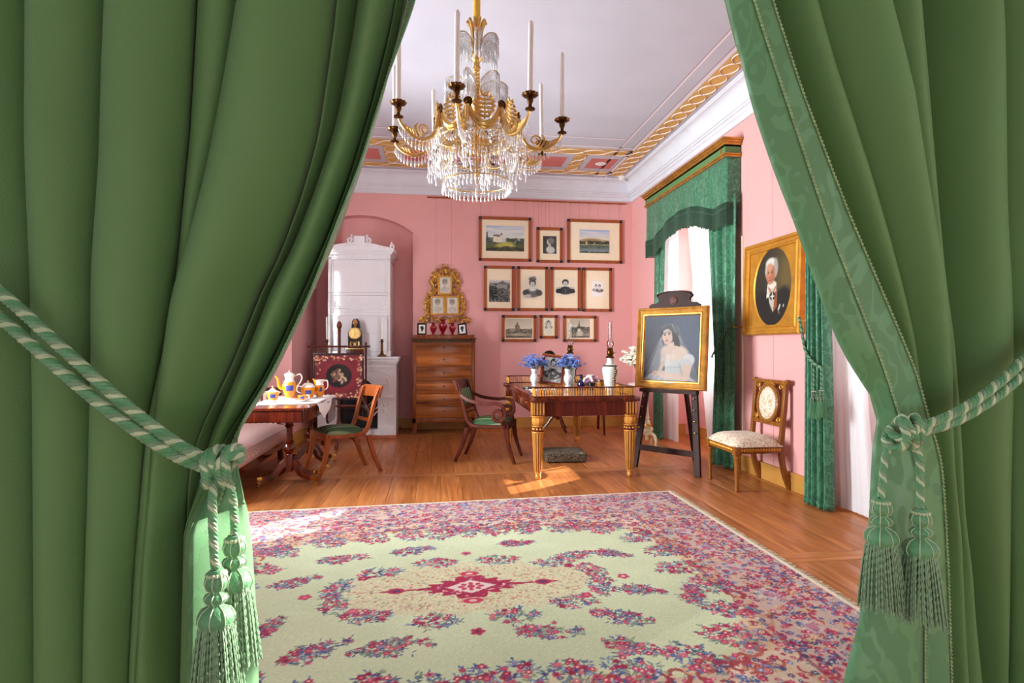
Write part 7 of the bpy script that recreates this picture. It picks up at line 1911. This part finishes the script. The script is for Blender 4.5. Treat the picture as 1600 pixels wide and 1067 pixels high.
def pr_bride():
    cv = Cv(150, 168, (70, 74, 90)); cv.vgrad(0, 0, 1, 1, (58, 58, 70), (74, 80, 98)); cv.ell(0.85, 0.75, 0.5, 0.6, (92, 104, 130), 0, 1.4, 0.7); cv.ell(0.1, 0.45, 0.4, 0.5, (54, 48, 56), 0, 1.3, 0.6)
    # veil
    cv.poly([(0.46, 0.865), (0.33, 0.78), (0.27, 0.55), (0.12, 0.20), (0.0, 0.0), (0.36, 0.0), (0.40, 0.5), (0.42, 0.7)], (150, 150, 158), 0.55)
    cv.poly([(0.48, 0.87), (0.62, 0.80), (0.72, 0.60), (0.88, 0.36), (1.0, 0.0), (0.75, 0.0), (0.70, 0.45), (0.60, 0.62)], (134, 136, 148), 0.42)
    for k in range(9): cv.line(0.42 - 0.01 * k, 0.82 - 0.01 * k, 0.30 - 0.035 * k, 0.05 + 0.01 * k, 0.006, (186, 186, 192), 0.4)
    for k in range(6): cv.line(0.55 + 0.01 * k, 0.82 - 0.01 * k, 0.72 + 0.04 * k, 0.40 - 0.05 * k, 0.006, (176, 178, 188), 0.3)
    # gown skirt
    cv.poly([(0.0, 0.0), (0.12, 0.10), (0.40, 0.16), (0.75, 0.12), (0.98, 0.0)], (176, 176, 182))
    for k in range(8): cv.line(0.05 + 0.12 * k, 0.0, 0.2 + 0.08 * k, 0.13, 0.01, (214, 212, 216), 0.6)
    # body
    cv.poly([(0.40, 0.02), (0.74, 0.02), (0.74, 0.30), (0.86, 0.38), (0.60, 0.50), (0.36, 0.42), (0.40, 0.25)], (206, 208, 206))
    cv.ell(0.47, 0.32, 0.15, 0.11, (222, 222, 218), 0, 0.4); cv.ell(0.62, 0.32, 0.14, 0.10, (212, 212, 210), 0, 0.4)
    cv.poly([(0.42, 0.05), (0.70, 0.05), (0.68, 0.24), (0.44, 0.24)], (204, 206, 204))
    # shoulders, chest and neck
    cv.ell(0.57, 0.44, 0.245, 0.115, (232, 206, 188), -8, 0.25); cv.ell(0.42, 0.42, 0.10, 0.09, (226, 196, 178), 20, 0.4); cv.ell(0.49, 0.36, 0.09, 0.05, (238, 214, 198), 0, 0.6)
    cv.poly([(0.44, 0.60), (0.57, 0.60), (0.60, 0.48), (0.42, 0.46)], (228, 198, 178))
    # sleeve and arm
    cv.ell(0.82, 0.32, 0.10, 0.095, (224, 222, 222), -20, 0.25); cv.ell(0.80, 0.28, 0.10, 0.05, (200, 200, 206), -25, 0.5, 0.6)
    cv.poly([(0.73, 0.26), (0.88, 0.24), (0.84, 0.07), (0.76, 0.03), (0.68, 0.07)], (228, 198, 178)); cv.ell(0.76, 0.07, 0.09, 0.06, (226, 194, 174), 0, 0.3)
    cv.line(0.74, 0.06, 0.36, 0.085, 0.048, (230, 200, 182)); cv.line(0.38, 0.10, 0.22, 0.115, 0.034, (226, 192, 172)); cv.ell(0.22, 0.11, 0.055, 0.032, (220, 182, 160), 20, 0.4); cv.line(0.36, 0.28, 0.31, 0.14, 0.035, (214, 182, 164))
    for k in range(3): cv.line(0.19, 0.125 - 0.012 * k, 0.25, 0.12 - 0.012 * k, 0.005, (180, 140, 122), 0.7)
    # hair
    cv.ell(0.46, 0.72, 0.155, 0.135, (48, 40, 40), 0, 0.2); cv.poly([(0.52, 0.80), (0.63, 0.72), (0.66, 0.52), (0.56, 0.54), (0.52, 0.66)], (46, 38, 38)); cv.poly([(0.34, 0.74), (0.33, 0.60), (0.37, 0.54), (0.40, 0.62)], (44, 36, 38))
    # face
    cv.ell(0.425, 0.685, 0.098, 0.118, (234, 204, 184), 12, 0.18); cv.ell(0.42, 0.60, 0.06, 0.045, (228, 192, 172), 0, 0.4); cv.ell(0.47, 0.66, 0.05, 0.08, (220, 180, 160), 0, 0.7, 0.6)
    cv.line(0.435, 0.815, 0.515, 0.765, 0.014, (46, 38, 38)); cv.line(0.515, 0.765, 0.535, 0.66, 0.016, (46, 38, 38)); cv.line(0.43, 0.815, 0.345, 0.78, 0.012, (46, 38, 38)); cv.line(0.345, 0.78, 0.322, 0.69, 0.010, (46, 38, 38)); cv.ell(0.36, 0.36, 0.05, 0.10, (196, 176, 164), 20, 0.9, 0.5); cv.line(0.50, 0.40, 0.50, 0.30, 0.006, (180, 168, 160), 0.5); cv.line(0.44, 0.20, 0.70, 0.21, 0.006, (170, 172, 174), 0.6); cv.line(0.66, 0.26, 0.72, 0.08, 0.02, (160, 158, 160), 0.4)
    for (x, y) in ((0.375, 0.70), (0.455, 0.715)):
        cv.ell(x, y, 0.024, 0.012, (236, 224, 214), 8, 0.3); cv.ell(x, y, 0.014, 0.013, (34, 26, 24), 0, 0.3); cv.line(x - 0.024, y + 0.011, x + 0.024, y + 0.012, 0.005, (60, 42, 38), 0.9); cv.line(x - 0.028, y + 0.030, x + 0.024, y + 0.036, 0.007, (70, 50, 44), 0.9)
    cv.line(0.408, 0.70, 0.40, 0.645, 0.006, (204, 164, 146), 0.9); cv.ell(0.405, 0.642, 0.016, 0.008, (196, 150, 134), 0, 0.5); cv.ell(0.415, 0.613, 0.030, 0.009, (186, 88, 84), 5, 0.4); cv.ell(0.355, 0.655, 0.03, 0.025, (236, 176, 160), 0, 1.0, 0.5)
    # sheer over the head
    cv.ell(0.47, 0.80, 0.16, 0.075, (150, 148, 154), -8, 0.6, 0.35); cv.line(0.50, 0.86, 0.66, 0.62, 0.010, (196, 196, 202), 0.5)
    cv.a *= 0.74; cv.grain(3); return cv
pp = canvas_obj('canvas', pr_bride(), PWd - 0.166, PHt - 0.166, 'oil_paint', po); pp.location = (0, -0.012, 0.083)
MB().box(-PWd / 2 + 0.03, PWd / 2 - 0.03, -0.008, 0.0, 0.03, PHt - 0.03).build('back_board', 'dark_oak', po)
MB().box(-0.05, 0.05, -0.033, -0.030, 0.058, 0.068).build('name_plate', 'ebony', po)

# ================================================================== oval portrait on the right wall
op_ = thing('oval_portrait', 'gilt framed oval portrait of a white haired man in black on the right wall', 'painting', (2.975, 4.725, 1.318), -PI / 2)
OW, OH = 0.865, 0.85
op_.rotation_euler = (0, 0, -PI / 2)
tilt = bpy.data.objects.new('tmp', None)
gilt_frame(op_, OW, OH, [(0, -0.015), (0, 0.035), (0.012, 0.046), (0.028, 0.044), (0.036, 0.03), (0.06, 0.026), (0.07, 0.034), (0.084, 0.030), (0.088, 0.014), (0.088, -0.015)], 'gold_flat')
# spandrel with an oval hole
ow, oh = 0.275, 0.345
cxz = (0, OH / 2 + 0.003)
m = MB(); n_ = 64
rect_pts = []
for i in range(n_):
    a = 2 * PI * i / n_; c_, s_ = math.cos(a), math.sin(a)
    k = min((OW / 2 - 0.08) / max(abs(c_), 1e-6), (OH / 2 - 0.08) / max(abs(s_), 1e-6)); rect_pts.append((k * c_, OH / 2 + k * s_))
vs = [(x, -0.018, z) for x, z in rect_pts] + [((ow + 0.012) * math.cos(2 * PI * i / n_), -0.018, cxz[1] + (oh + 0.012) * math.sin(2 * PI * i / n_)) for i in range(n_)] + [(ow * math.cos(2 * PI * i / n_), -0.008, cxz[1] + oh * math.sin(2 * PI * i / n_)) for i in range(n_)]
fs_ = []
for i in range(n_):
    j = (i + 1) % n_; fs_ += [(i, j, n_ + j, n_ + i), (n_ + i, n_ + j, 2 * n_ + j, 2 * n_ + i)]
m.add(vs, fs_); m.build('gilt_spandrel', 'gold_flat', op_)
def pr_gent():
    cv = Cv(120, 150, (40, 34, 26)); cv.ell(0.85, 0.66, 0.40, 0.34, (112, 92, 44), 0, 1.3, 0.95); cv.ell(0.2, 0.8, 0.4, 0.3, (52, 46, 32), 0, 1.2, 0.7)
    cv.ell(0.50, 0.12, 0.42, 0.34, (22, 18, 18), 0, 0.2); cv.ell(0.22, 0.22, 0.20, 0.24, (24, 19, 19), 15, 0.3); cv.ell(0.76, 0.24, 0.20, 0.24, (22, 18, 18), -15, 0.3)
    cv.poly([(0.36, 0.55), (0.60, 0.55), (0.60, 0.30), (0.52, 0.18), (0.42, 0.32)], (206, 196, 178)); cv.poly([(0.56, 0.42), (0.63, 0.46), (0.62, 0.24), (0.53, 0.18)], (156, 84, 38))
    cv.poly([(0.36, 0.54), (0.34, 0.36), (0.40, 0.38), (0.46, 0.22), (0.40, 0.44)], (232, 226, 212)); cv.ell(0.485, 0.53, 0.10, 0.05, (236, 230, 218), 0, 0.3)
    cv.line(0.40, 0.49, 0.50, 0.40, 0.012, (190, 96, 40)); cv.line(0.58, 0.49, 0.50, 0.40, 0.012, (190, 96, 40)); cv.ell(0.50, 0.385, 0.075, 0.05, (26, 22, 24), 0, 0.3); cv.line(0.50, 0.42, 0.50, 0.34, 0.014, (236, 232, 222)); cv.line(0.46, 0.38, 0.54, 0.38, 0.014, (236, 232, 222))
    cv.ell(0.45, 0.715, 0.165, 0.135, (214, 208, 196), 0, 0.25); cv.ell(0.44, 0.80, 0.14, 0.07, (232, 228, 218), 0, 0.4); cv.ell(0.57, 0.74, 0.06, 0.11, (176, 168, 156), 0, 0.5)
    cv.ell(0.435, 0.66, 0.112, 0.125, (204, 132, 98), 0, 0.2); cv.ell(0.41, 0.75, 0.08, 0.05, (218, 156, 122), 0, 0.6); cv.ell(0.50, 0.65, 0.05, 0.10, (168, 98, 70), 0, 0.7, 0.6)
    for x in (0.385, 0.475): cv.ell(x, 0.685, 0.02, 0.009, (60, 40, 34), 0, 0.5); cv.line(x - 0.025, 0.71, x + 0.025, 0.713, 0.007, (170, 130, 104)); 
    cv.line(0.428, 0.70, 0.418, 0.63, 0.012, (222, 152, 118)); cv.ell(0.42, 0.622, 0.025, 0.010, (160, 88, 66), 0, 0.5); cv.line(0.39, 0.585, 0.46, 0.588, 0.007, (140, 62, 52)); cv.ell(0.36, 0.63, 0.03, 0.03, (214, 120, 94), 0, 0.9, 0.6)
    cv.line(0.67, 0.21, 0.70, 0.26, 0.018, (222, 220, 214)); cv.ell(0.79, 0.25, 0.016, 0.02, (196, 186, 160), 0, 0.4); cv.line(0.66, 0.19, 0.69, 0.16, 0.01, (150, 130, 70))
    cv.a *= 0.86; cv.grain(3); return cv
g_ = canvas_obj('canvas', pr_gent(), 2 * ow + 0.02, 2 * oh + 0.02, 'oil_paint', op_, mask=lambda X, Z: ((X / (ow + 0.01)) ** 2 + ((Z - oh - 0.01) / (oh + 0.01)) ** 2) < 1.0); g_.location = (0, -0.0055, cxz[1] - oh - 0.01)
MB().box(-0.035, 0.035, -0.031, -0.028, 0.066, 0.074).build('name_plate', 'ebony', op_)
op_.rotation_euler = Euler((-0.035, 0, -PI / 2), 'XYZ')

# ================================================================== upholstered chair by the right wall
damask('floral_cream', S(232, 218, 200), S(196, 168, 130), 16, 0.6, 0.2, (1, 1, 1))
lc2 = thing('upholstered_chair', 'carved wooden chair with oval back and cream floral upholstery by the right wall', 'chair', (2.705, 4.70, 0), -PI / 2)
WD = 'walnut_chair'
sw, d = 0.232, 0.21
for s in (-1, 1):
    lg = MB().lathe([(0.014, 0.0), (0.019, 0.01), (0.016, 0.03), (0.015, 0.045), (0.022, 0.24), (0.023, 0.27), (0.03, 0.28), (0.03, 0.295), (0.02, 0.305)], 16, (s * sw, -d, 0), None, None).build('leg', WD, lc2)
    MB().box(s * sw - 0.027, s * sw + 0.027, -d - 0.027, -d + 0.027, 0.303, 0.375, b=0.004).build('leg_block', WD, lg)
    pts = smooth_path([(s * (sw - 0.01), d + 0.065, 0.0), (s * (sw - 0.01), d + 0.015, 0.14), (s * (sw - 0.01), d - 0.015, 0.32), (s * (sw - 0.01), d - 0.01, 0.45)], 5)
    MB().sweep(pts, [(0.036, 0.042)] * len(pts), (0, 1, 0)).build('leg', WD, lc2, bevel=0.004)
    pts = [(s * (sw - 0.01), d - 0.01, 0.42), (s * (sw - 0.01), d + 0.035, 0.90)]
    MB().sweep(pts, [(0.04, 0.036)] * 2, (0, 1, 0)).build('back_stile', WD, lc2, bevel=0.004)
    MB().box(s * sw - 0.012, s * sw + 0.012, -d + 0.02, d - 0.02, 0.315, 0.372, b=0.003).build('side_rail', WD, lc2)
m = MB(); m.box(-sw + 0.02, sw - 0.02, -d - 0.016, -d + 0.012, 0.315, 0.372, b=0.003); m.build('front_rail', WD, lc2)
m = MB()
for k in range(17):
    x = -sw + 0.03 + (2 * sw - 0.06) * k / 16; m.ball((x, -d - 0.017, 0.343), (0.012, 0.005, 0.014), 7, 5)
for s in (-1, 1):
    for k in range(15): m.ball((s * (sw + 0.013), -d + 0.04 + (2 * d - 0.08) * k / 14, 0.343), (0.005, 0.012, 0.014), 7, 5)
m.build('carved_guilloche', 'gold_flat', lc2)['kind'] = 'stuff'
def st_(u, v):
    a = abs(u - .5) * 2; b = abs(v - .5) * 2
    return (lerp(-sw - 0.018, sw + 0.018, u), lerp(-d - 0.02, d - 0.01, v), 0.37 + 0.085 * ((1 - a ** 5) * (1 - b ** 5)) ** 0.7)
MB().grid(22, 22, st_).build('seat', 'floral_cream', lc2, angle=70)
def B3(x, z, y=0.0): return (x, d - 0.01 + (z - 0.42) * 0.094 + y, z)
MB().bar(B3(-sw - 0.02, 0.905), B3(sw + 0.02, 0.905), 0.036, 0.032).build('top_rail', WD, lc2, bevel=0.006)
m = MB()
for s in (-1, 1): m.lathe([(0, -0.022), (0.022, -0.02), (0.022, 0.02), (0, 0.022)], 14, M=T(*B3(s * (sw + 0.015), 0.91)) @ RY(PI / 2))
m.build('rail_scroll', WD, lc2)
MB().bar(B3(-sw + 0.02, 0.545), B3(sw - 0.02, 0.545), 0.024, 0.035).build('lower_rail', WD, lc2)
co_, rx_, rz_ = 0.715, 0.150, 0.160
m = MB(); m.tube([B3(rx_ * math.cos(a), co_ + rz_ * math.sin(a), -0.012) for a in [2 * PI * i / 48 for i in range(48)]], 0.017, 8, True); m.build('oval_frame', WD, lc2)
m = MB()
for i in range(44):
    a = 2 * PI * i / 44; m.ball(B3((rx_ - 0.012) * math.cos(a), co_ + (rz_ - 0.012) * math.sin(a), -0.026), 0.007, 6, 4)
for sx in (-1, 1):
    for (zz, sz) in ((0.59, -1), (0.85, 1)):
        for k in range(3): m.tube([B3(sx * (0.165 + q[0]), zz + sz * 0.01 + q[1], -0.01) for q in spiral(0, 0, 0.03 - 0.006 * k, 0.008, k, k + 4.2, 10)], 0.006, 5)
m.tube(smooth_path([B3(-0.08, 0.875, -0.012), B3(-0.03, 0.893, -0.015), B3(0, 0.885, -0.018), B3(0.03, 0.893, -0.015), B3(0.08, 0.875, -0.012)], 5), 0.008, 6)
m.build('carving', 'gold_flat', lc2)
vs = []; nn = 40
for i in range(nn): vs.append(Vector(B3(0.192 * (1 if abs(math.cos(2 * PI * i / nn)) > 0.72 else abs(math.cos(2 * PI * i / nn)) / 0.72) * math.copysign(1, math.cos(2 * PI * i / nn)), co_ + 0.17 * math.copysign(1, math.sin(2 * PI * i / nn)) * min(1, abs(math.sin(2 * PI * i / nn)) / 0.72), 0.006)))
iv = [Vector(B3(rx_ * math.cos(2 * PI * i / nn), co_ + rz_ * math.sin(2 * PI * i / nn), 0.0)) for i in range(nn)]
m = MB(); m.add(vs + iv, [(i, (i + 1) % nn, nn + (i + 1) % nn, nn + i) for i in range(nn)]); m.build('spandrel', WD, lc2, solid=0.012) if False else None
def pad_(u, v):
    r_ = u; a = 2 * PI * v
    return B3((rx_ - 0.01) * r_ * math.cos(a), co_ + (rz_ - 0.01) * r_ * math.sin(a), -0.012 - 0.03 * (1 - r_ ** 3))
MB().grid(8, 36, pad_).build('back_pad', 'floral_cream', lc2, angle=80)
for sx in (-1, 1): 
    for zz in (0.575, 0.86):
        m = MB(); m.prism([(0.0, 0.0), (0.075, 0.0), (0.07, 0.015), (0.03, 0.035), (0.012, 0.07), (0, 0.075)], -0.006, 0.006, T(*B3(sx * 0.212, zz + (-0.012 if zz < 0.7 else 0.028), 0)) @ Matrix.Diagonal((-sx, 1, 1 if zz < 0.7 else -1, 1)) @ M_xz); m.build('corner_spandrel', WD, lc2)
# ================================================================== chandelier
CX, CY = 0.24, 3.33
ch = thing('chandelier', 'large gilt candle chandelier with scrolled arms and tiers of crystal drops', 'chandelier', (CX, CY, -0.055))
def rsc(p, k, dz=0.0): return Vector((p.x * k, p.y * k, p.z + dz))
def drop(mb, x, y, z, L, r=0.0062):
    """faceted prism drop with a bead on top, hanging from z"""
    mb.ball((x, y, z - 0.006), 0.005, 6, 4)
    vs = [(x, y, z - 0.011)]; k = 6
    for (rr, q) in ((0.55, 0.16), (1.0, 0.72)):
        for i in range(k): vs.append((x + r * rr * math.cos(2 * PI * i / k), y + r * rr * math.sin(2 * PI * i / k), z - 0.011 - L * q))
    vs.append((x, y, z - 0.011 - L)); e = len(vs) - 1
    fs = [(0, 1 + (i + 1) % k, 1 + i) for i in range(k)] + [(1 + i, 1 + (i + 1) % k, 7 + (i + 1) % k, 7 + i) for i in range(k)] + [(e, 7 + i, 7 + (i + 1) % k) for i in range(k)]
    mb.add(vs, fs)
# stem
MB().tube([(0, 0, 3.18), (0, 0, 3.755)], 0.022, 12).build('ceiling_sleeve', plain('gold_silk', S(232, 190, 70), 0.5, 0.2), ch)
MB().lathe([(0, 3.775), (0.07, 3.775), (0.06, 3.755), (0.03, 3.735), (0.0, 3.735)], 20).build('ceiling_rose', 'gold_bright', ch)
m = MB()
for k in range(10):
    a = 2 * PI * k / 10
    pts = [(r * math.cos(a), r * math.sin(a), z) for r, z in ((0.014, 2.99), (0.02, 3.06), (0.03, 3.13), (0.05, 3.175), (0.058, 3.165))]
    m.tube(smooth_path(pts, 4), [lerp(0.006, 0.011, math.sin(PI * min(1, i / 14))) for i in range(17)], 6)
m.build('leaf_cup', 'gold_bright', ch)
MB().lathe([(0.014, 2.90), (0.024, 2.905), (0.018, 2.92), (0.02, 2.94), (0.034, 2.955), (0.022, 2.965), (0.03, 2.985), (0.03, 3.0), (0.02, 3.01), (0.016, 3.10), (0.02, 3.18)], 18).build('upper_knop', 'gold_bright', ch)
n = 40
for s in range(3):
    MB().tube([(0.009 * math.cos(6 * PI * i / n + s * 2 * PI / 3), 0.009 * math.sin(6 * PI * i / n + s * 2 * PI / 3), lerp(2.72, 2.91, i / n)) for i in range(n + 1)], 0.011, 8).build('twisted_stem', 'gold_bright', ch)
MB().lathe([(0.0, 2.40), (0.02, 2.42), (0.02, 2.56), (0.03, 2.60), (0.024, 2.66), (0.04, 2.69), (0.028, 2.705), (0.034, 2.72), (0.02, 2.73)], 18).build('lower_knop', 'gold_bright', ch)
def frond_tier(z, r, cnt, rows, ph, zdrop):
    for k in range(cnt):
        a = 2 * PI * k / cnt + ph
        f = MB(); pts = smooth_path([(q * math.cos(a), q * math.sin(a), zz) for q, zz in ((0.02, z - 0.07), (0.04, z - 0.015), (r * 0.6, z + 0.012), (r * 0.9, z), (r, z - 0.025))], 5)
        f.tube(pts, 0.0042, 6); fr = f.build('crystal_branch', 'gold_bright', ch)
        c = MB()
        for i in range(6, len(pts)):
            p = pts[i]
            for t in (-1, 1): 
                drop(c, p.x - 0.012 * t * math.sin(a), p.y + 0.012 * t * math.cos(a), p.z, 0.035); drop(c, p.x - 0.012 * t * math.sin(a), p.y + 0.012 * t * math.cos(a), p.z - 0.05, 0.05 + zdrop * random.random())
        tag(c.build('crystal_drops', 'crystal', fr), None, None, None, 'stuff')
frond_tier(3.08, 0.135, 6, 2, 0.5, 0.05)
frond_tier(2.83, 0.185, 6, 2, 0.1, 0.06)
# scalloped ring
RR, NS = 0.235, 8
A0 = math.atan2(-1, 0) + math.radians(-8 - 7.68) + 0.0       # direction of the arm nearest the viewer
ZR = 2.60
for k in range(NS):
    a0 = A0 + 2 * PI * k / NS; a1 = a0 + 2 * PI / NS
    P0 = Vector((RR * math.cos(a0), RR * math.sin(a0), ZR)); P1 = Vector((RR * math.cos(a1), RR * math.sin(a1), ZR))
    for (dz, th, nm, rad) in ((0.0, 0.015, 'scallop_rim', 1.0), (-0.018, 0.010, 'scallop_rim', 0.98), (0.017, 0.007, 'scallop_rim', 0.98)):
        pts = []
        for i in range(17):
            t = i / 16; p = P0.lerp(P1, t); out = 1 + 0.10 * math.sin(PI * t)
            pts.append((p.x * out * rad, p.y * out * rad, ZR - 0.115 * math.sin(PI * t) ** 0.75 + dz))
        MB().tube(pts, th, 7).build(nm, 'gold_bright', ch)
    # volute at each joint
    m = MB(); s = Vector((-math.sin(a0), math.cos(a0), 0)); c0 = rsc(P0, 1.06)
    m.tube([c0 + s * u + Vector((0, 0, v)) for u, v in spiral(0, 0.005, 0.026, 0.006, -PI / 2, 3.5 * PI, 26)], 0.006, 6); m.ball(rsc(c0, 1.01, 0.005), 0.009, 8, 5)
    m.build('volute', 'bronze_dark', ch)
    MB().tube(smooth_path([rsc(P0, 1.04, -0.005), rsc(P0, 1.08, -0.05), rsc(P0, 1.04, -0.10)], 5), 0.009, 7).build('ring_bracket', 'gold_bright', ch)
    # palmette standing in each scallop
    am = (a0 + a1) / 2; c = Vector((RR * 0.99 * math.cos(am), RR * 0.99 * math.sin(am), ZR - 0.085)); s = Vector((-math.sin(am), math.cos(am), 0))
    m = MB(); m.tube([c, c + Vector((0, 0, 0.15))], [0.006, 0.003], 5)
    for j in range(6):
        zz = 0.015 + 0.023 * j; w_ = 0.062 * math.sin(PI * (j + 1.6) / 7.6)
        for sg in (-1, 1):
            m.tube([c + Vector((0, 0, zz)), c + s * (sg * w_ * 0.6) + Vector((0, 0, zz + 0.004)), c + s * (sg * w_) + Vector((0, 0, zz + 0.018)), c + s * (sg * w_ * 0.72) + Vector((0, 0, zz + 0.026)), c + s * (sg * w_ * 0.6) + Vector((0, 0, zz + 0.016))], [0.006, 0.0085, 0.007, 0.006, 0.004], 5)
    m.build('palmette', 'gold_bright', ch)
    # crystal fringe below each scallop and swags of beads behind
    c = MB()
    for i in range(12):
        t = (i + 0.5) / 12; p = P0.lerp(P1, t); out = 1 + 0.10 * math.sin(PI * t)
        z0 = ZR - 0.115 * math.sin(PI * t) ** 0.75 - 0.028
        drop(c, p.x * out, p.y * out, z0, 0.045)
    for i in range(7):
        t = (i + 0.5) / 7; p = P0.lerp(P1, t)
        for j in range(13):
            q = j / 12; rr_ = lerp(1.0, 0.90, q ** 0.7)
            c.ball((p.x * rr_, p.y * rr_, lerp(ZR - 0.13, ZR - 0.37, q)), 0.0052, 5, 3)
    for i in range(6):
        t = (i + 0.5) / 6; p = P0.lerp(P1, t) * 0.88; drop(c, p.x, p.y, ZR - 0.375, 0.05)
    for i in range(8):
        t = (i + 0.5) / 8; p = P0.lerp(P1, t) * 1.02; z0 = ZR - 0.20 - 0.03 * math.sin(PI * t)
        drop(c, p.x, p.y, z0, 0.055)
    tag(c.build('crystal_fringe', 'crystal', ch), None, None, None, 'stuff')
    mm = MB(); mm.tube([rsc(P0.lerp(P1, i / 12), 1.02, -0.195 - 0.03 * math.sin(PI * i / 12)) for i in range(13)], 0.0032, 5); mm.build('swag_wire', 'gold_bright', ch)
MB().tube([(RR * 0.84 * math.cos(2 * PI * i / 48), RR * 0.84 * math.sin(2 * PI * i / 48), ZR - 0.372) for i in range(48)], 0.0035, 6, True).build('lower_hoop', 'gold_bright', ch)
MB().tube([(RR * 0.95 * math.cos(2 * PI * i / 48), RR * 0.95 * math.sin(2 * PI * i / 48), ZR - 0.125) for i in range(48)], 0.008, 6, True).build('upper_hoop', 'gold_bright', ch)
for k in range(4):
    a = A0 + k * PI / 2 + 0.4; MB().tube([(0.02 * math.cos(a), 0.02 * math.sin(a), 2.46), (RR * 0.95 * math.cos(a), RR * 0.95 * math.sin(a), ZR - 0.125)], 0.006, 6).build('spoke', 'gold_bright', ch)
fin = MB(); fin.lathe([(0.004, 2.40), (0.012, 2.36), (0.006, 2.32), (0.016, 2.28), (0.007, 2.25), (0.011, 2.23), (0.0, 2.22)], 12); fin.build('finial', 'gold_bright', ch)
c = MB(); drop(c, 0, 0, 2.225, 0.085, 0.010); tag(c.build('finial_drop', 'crystal', ch), None, None)
# arms with bobeches
R_ARM, Z_B = 0.5, 2.52
LABS = ['nearest the viewer', 'second to the right of the nearest', 'rightmost', 'at the far right', 'at the very back', 'at the far left', 'leftmost', 'second to the left of the nearest']
for k in range(NS):
    a = A0 + 2 * PI * k / NS; u = Vector((math.cos(a), math.sin(a), 0)); w = Vector((-u.y, u.x, 0))
    prof_ = smooth_path([(0.25, 2.585), (0.262, 2.52), (0.285, 2.455), (0.33, 2.415), (0.385, 2.408), (0.44, 2.428), (0.48, 2.462), (0.498, 2.495)], 5)
    pts = [u * p[0] + Vector((0, 0, p[1])) for p in [(q.x, q.y) for q in [Vector((b[0], b[1], 0)) for b in prof_]]] if False else None
    prof2 = [(0.25, 2.585), (0.262, 2.52), (0.285, 2.455), (0.33, 2.415), (0.385, 2.408), (0.44, 2.428), (0.48, 2.462), (0.498, 2.495)]
    pts = smooth_path([u * r + Vector((0, 0, z)) for r, z in prof2], 5)
    arm = MB().tube(pts, [lerp(0.012, 0.008, i / len(pts)) for i in range(len(pts))], 8).build('arm', 'gold_bright', ch)
    m = MB()
    m.tube([u * (0.345 + q[0]) + Vector((0, 0, 2.462 + q[1])) for q in spiral(0, 0, 0.036, 0.008, -PI / 2, 2.6 * PI, 24)], 0.005, 6)
    m.tube(smooth_path([u * 0.38 + Vector((0, 0, 2.42)), u * 0.40 + Vector((0, 0, 2.46)), u * 0.385 + Vector((0, 0, 2.49))], 5), [0.006] * 5 + [0.008] * 3 + [0.004] * 3, 6)
    for j in range(4): m.tube([u * (0.40 + 0.016 * j) + Vector((0, 0, 2.42 + 0.006 * j)), u * (0.415 + 0.016 * j) + Vector((0, 0, 2.45 + 0.004 * j)), u * (0.425 + 0.016 * j) + Vector((0, 0, 2.445 + 0.006 * j))], [0.005, 0.005, 0.002], 5)
    m.build('arm_scroll', 'gold_bright', arm)
    ctr = u * R_ARM
    b_ = MB().lathe([(0.006, 2.485), (0.010, 2.49), (0.026, 2.494), (0.026, 2.499), (0.010, 2.503), (0.009, 2.522), (0.016, 2.535), (0.017, 2.55), (0.014, 2.556), (0.036, 2.563), (0.043, 2.574), (0.040, 2.577), (0.030, 2.568), (0.012, 2.566), (0.012, 2.572), (0.0, 2.572)], 22, ctr, None, lambda ang, kk: 1 + (0.07 * math.cos(11 * ang) if kk in (9, 10, 11) else 0)).build('candle_cup', 'bronze_dark', arm)
    c = MB()
    for i in range(16):
        t = 0.10 + 0.86 * i / 15; p = pts[int(t * (len(pts) - 1))]; drop(c, p.x, p.y, p.z - 0.008, 0.05)
    for i in range(22): 
        p = u * 0.268; drop(c, p.x + 0.024 * math.cos(i * 2.4), p.y + 0.024 * math.sin(i * 2.4), 2.50 - 0.0105 * i, 0.05)
    tag(c.build('crystal_fringe', 'crystal', arm), None, None, None, 'stuff')
    candle(CX + ctr.x, CY + ctr.y, 2.5175, 0.385, 0.0145, 'white candle in the chandelier, ' + LABS[k], 'chandelier candles', (random.uniform(-0.02, 0.02), random.uniform(-0.02, 0.02)))
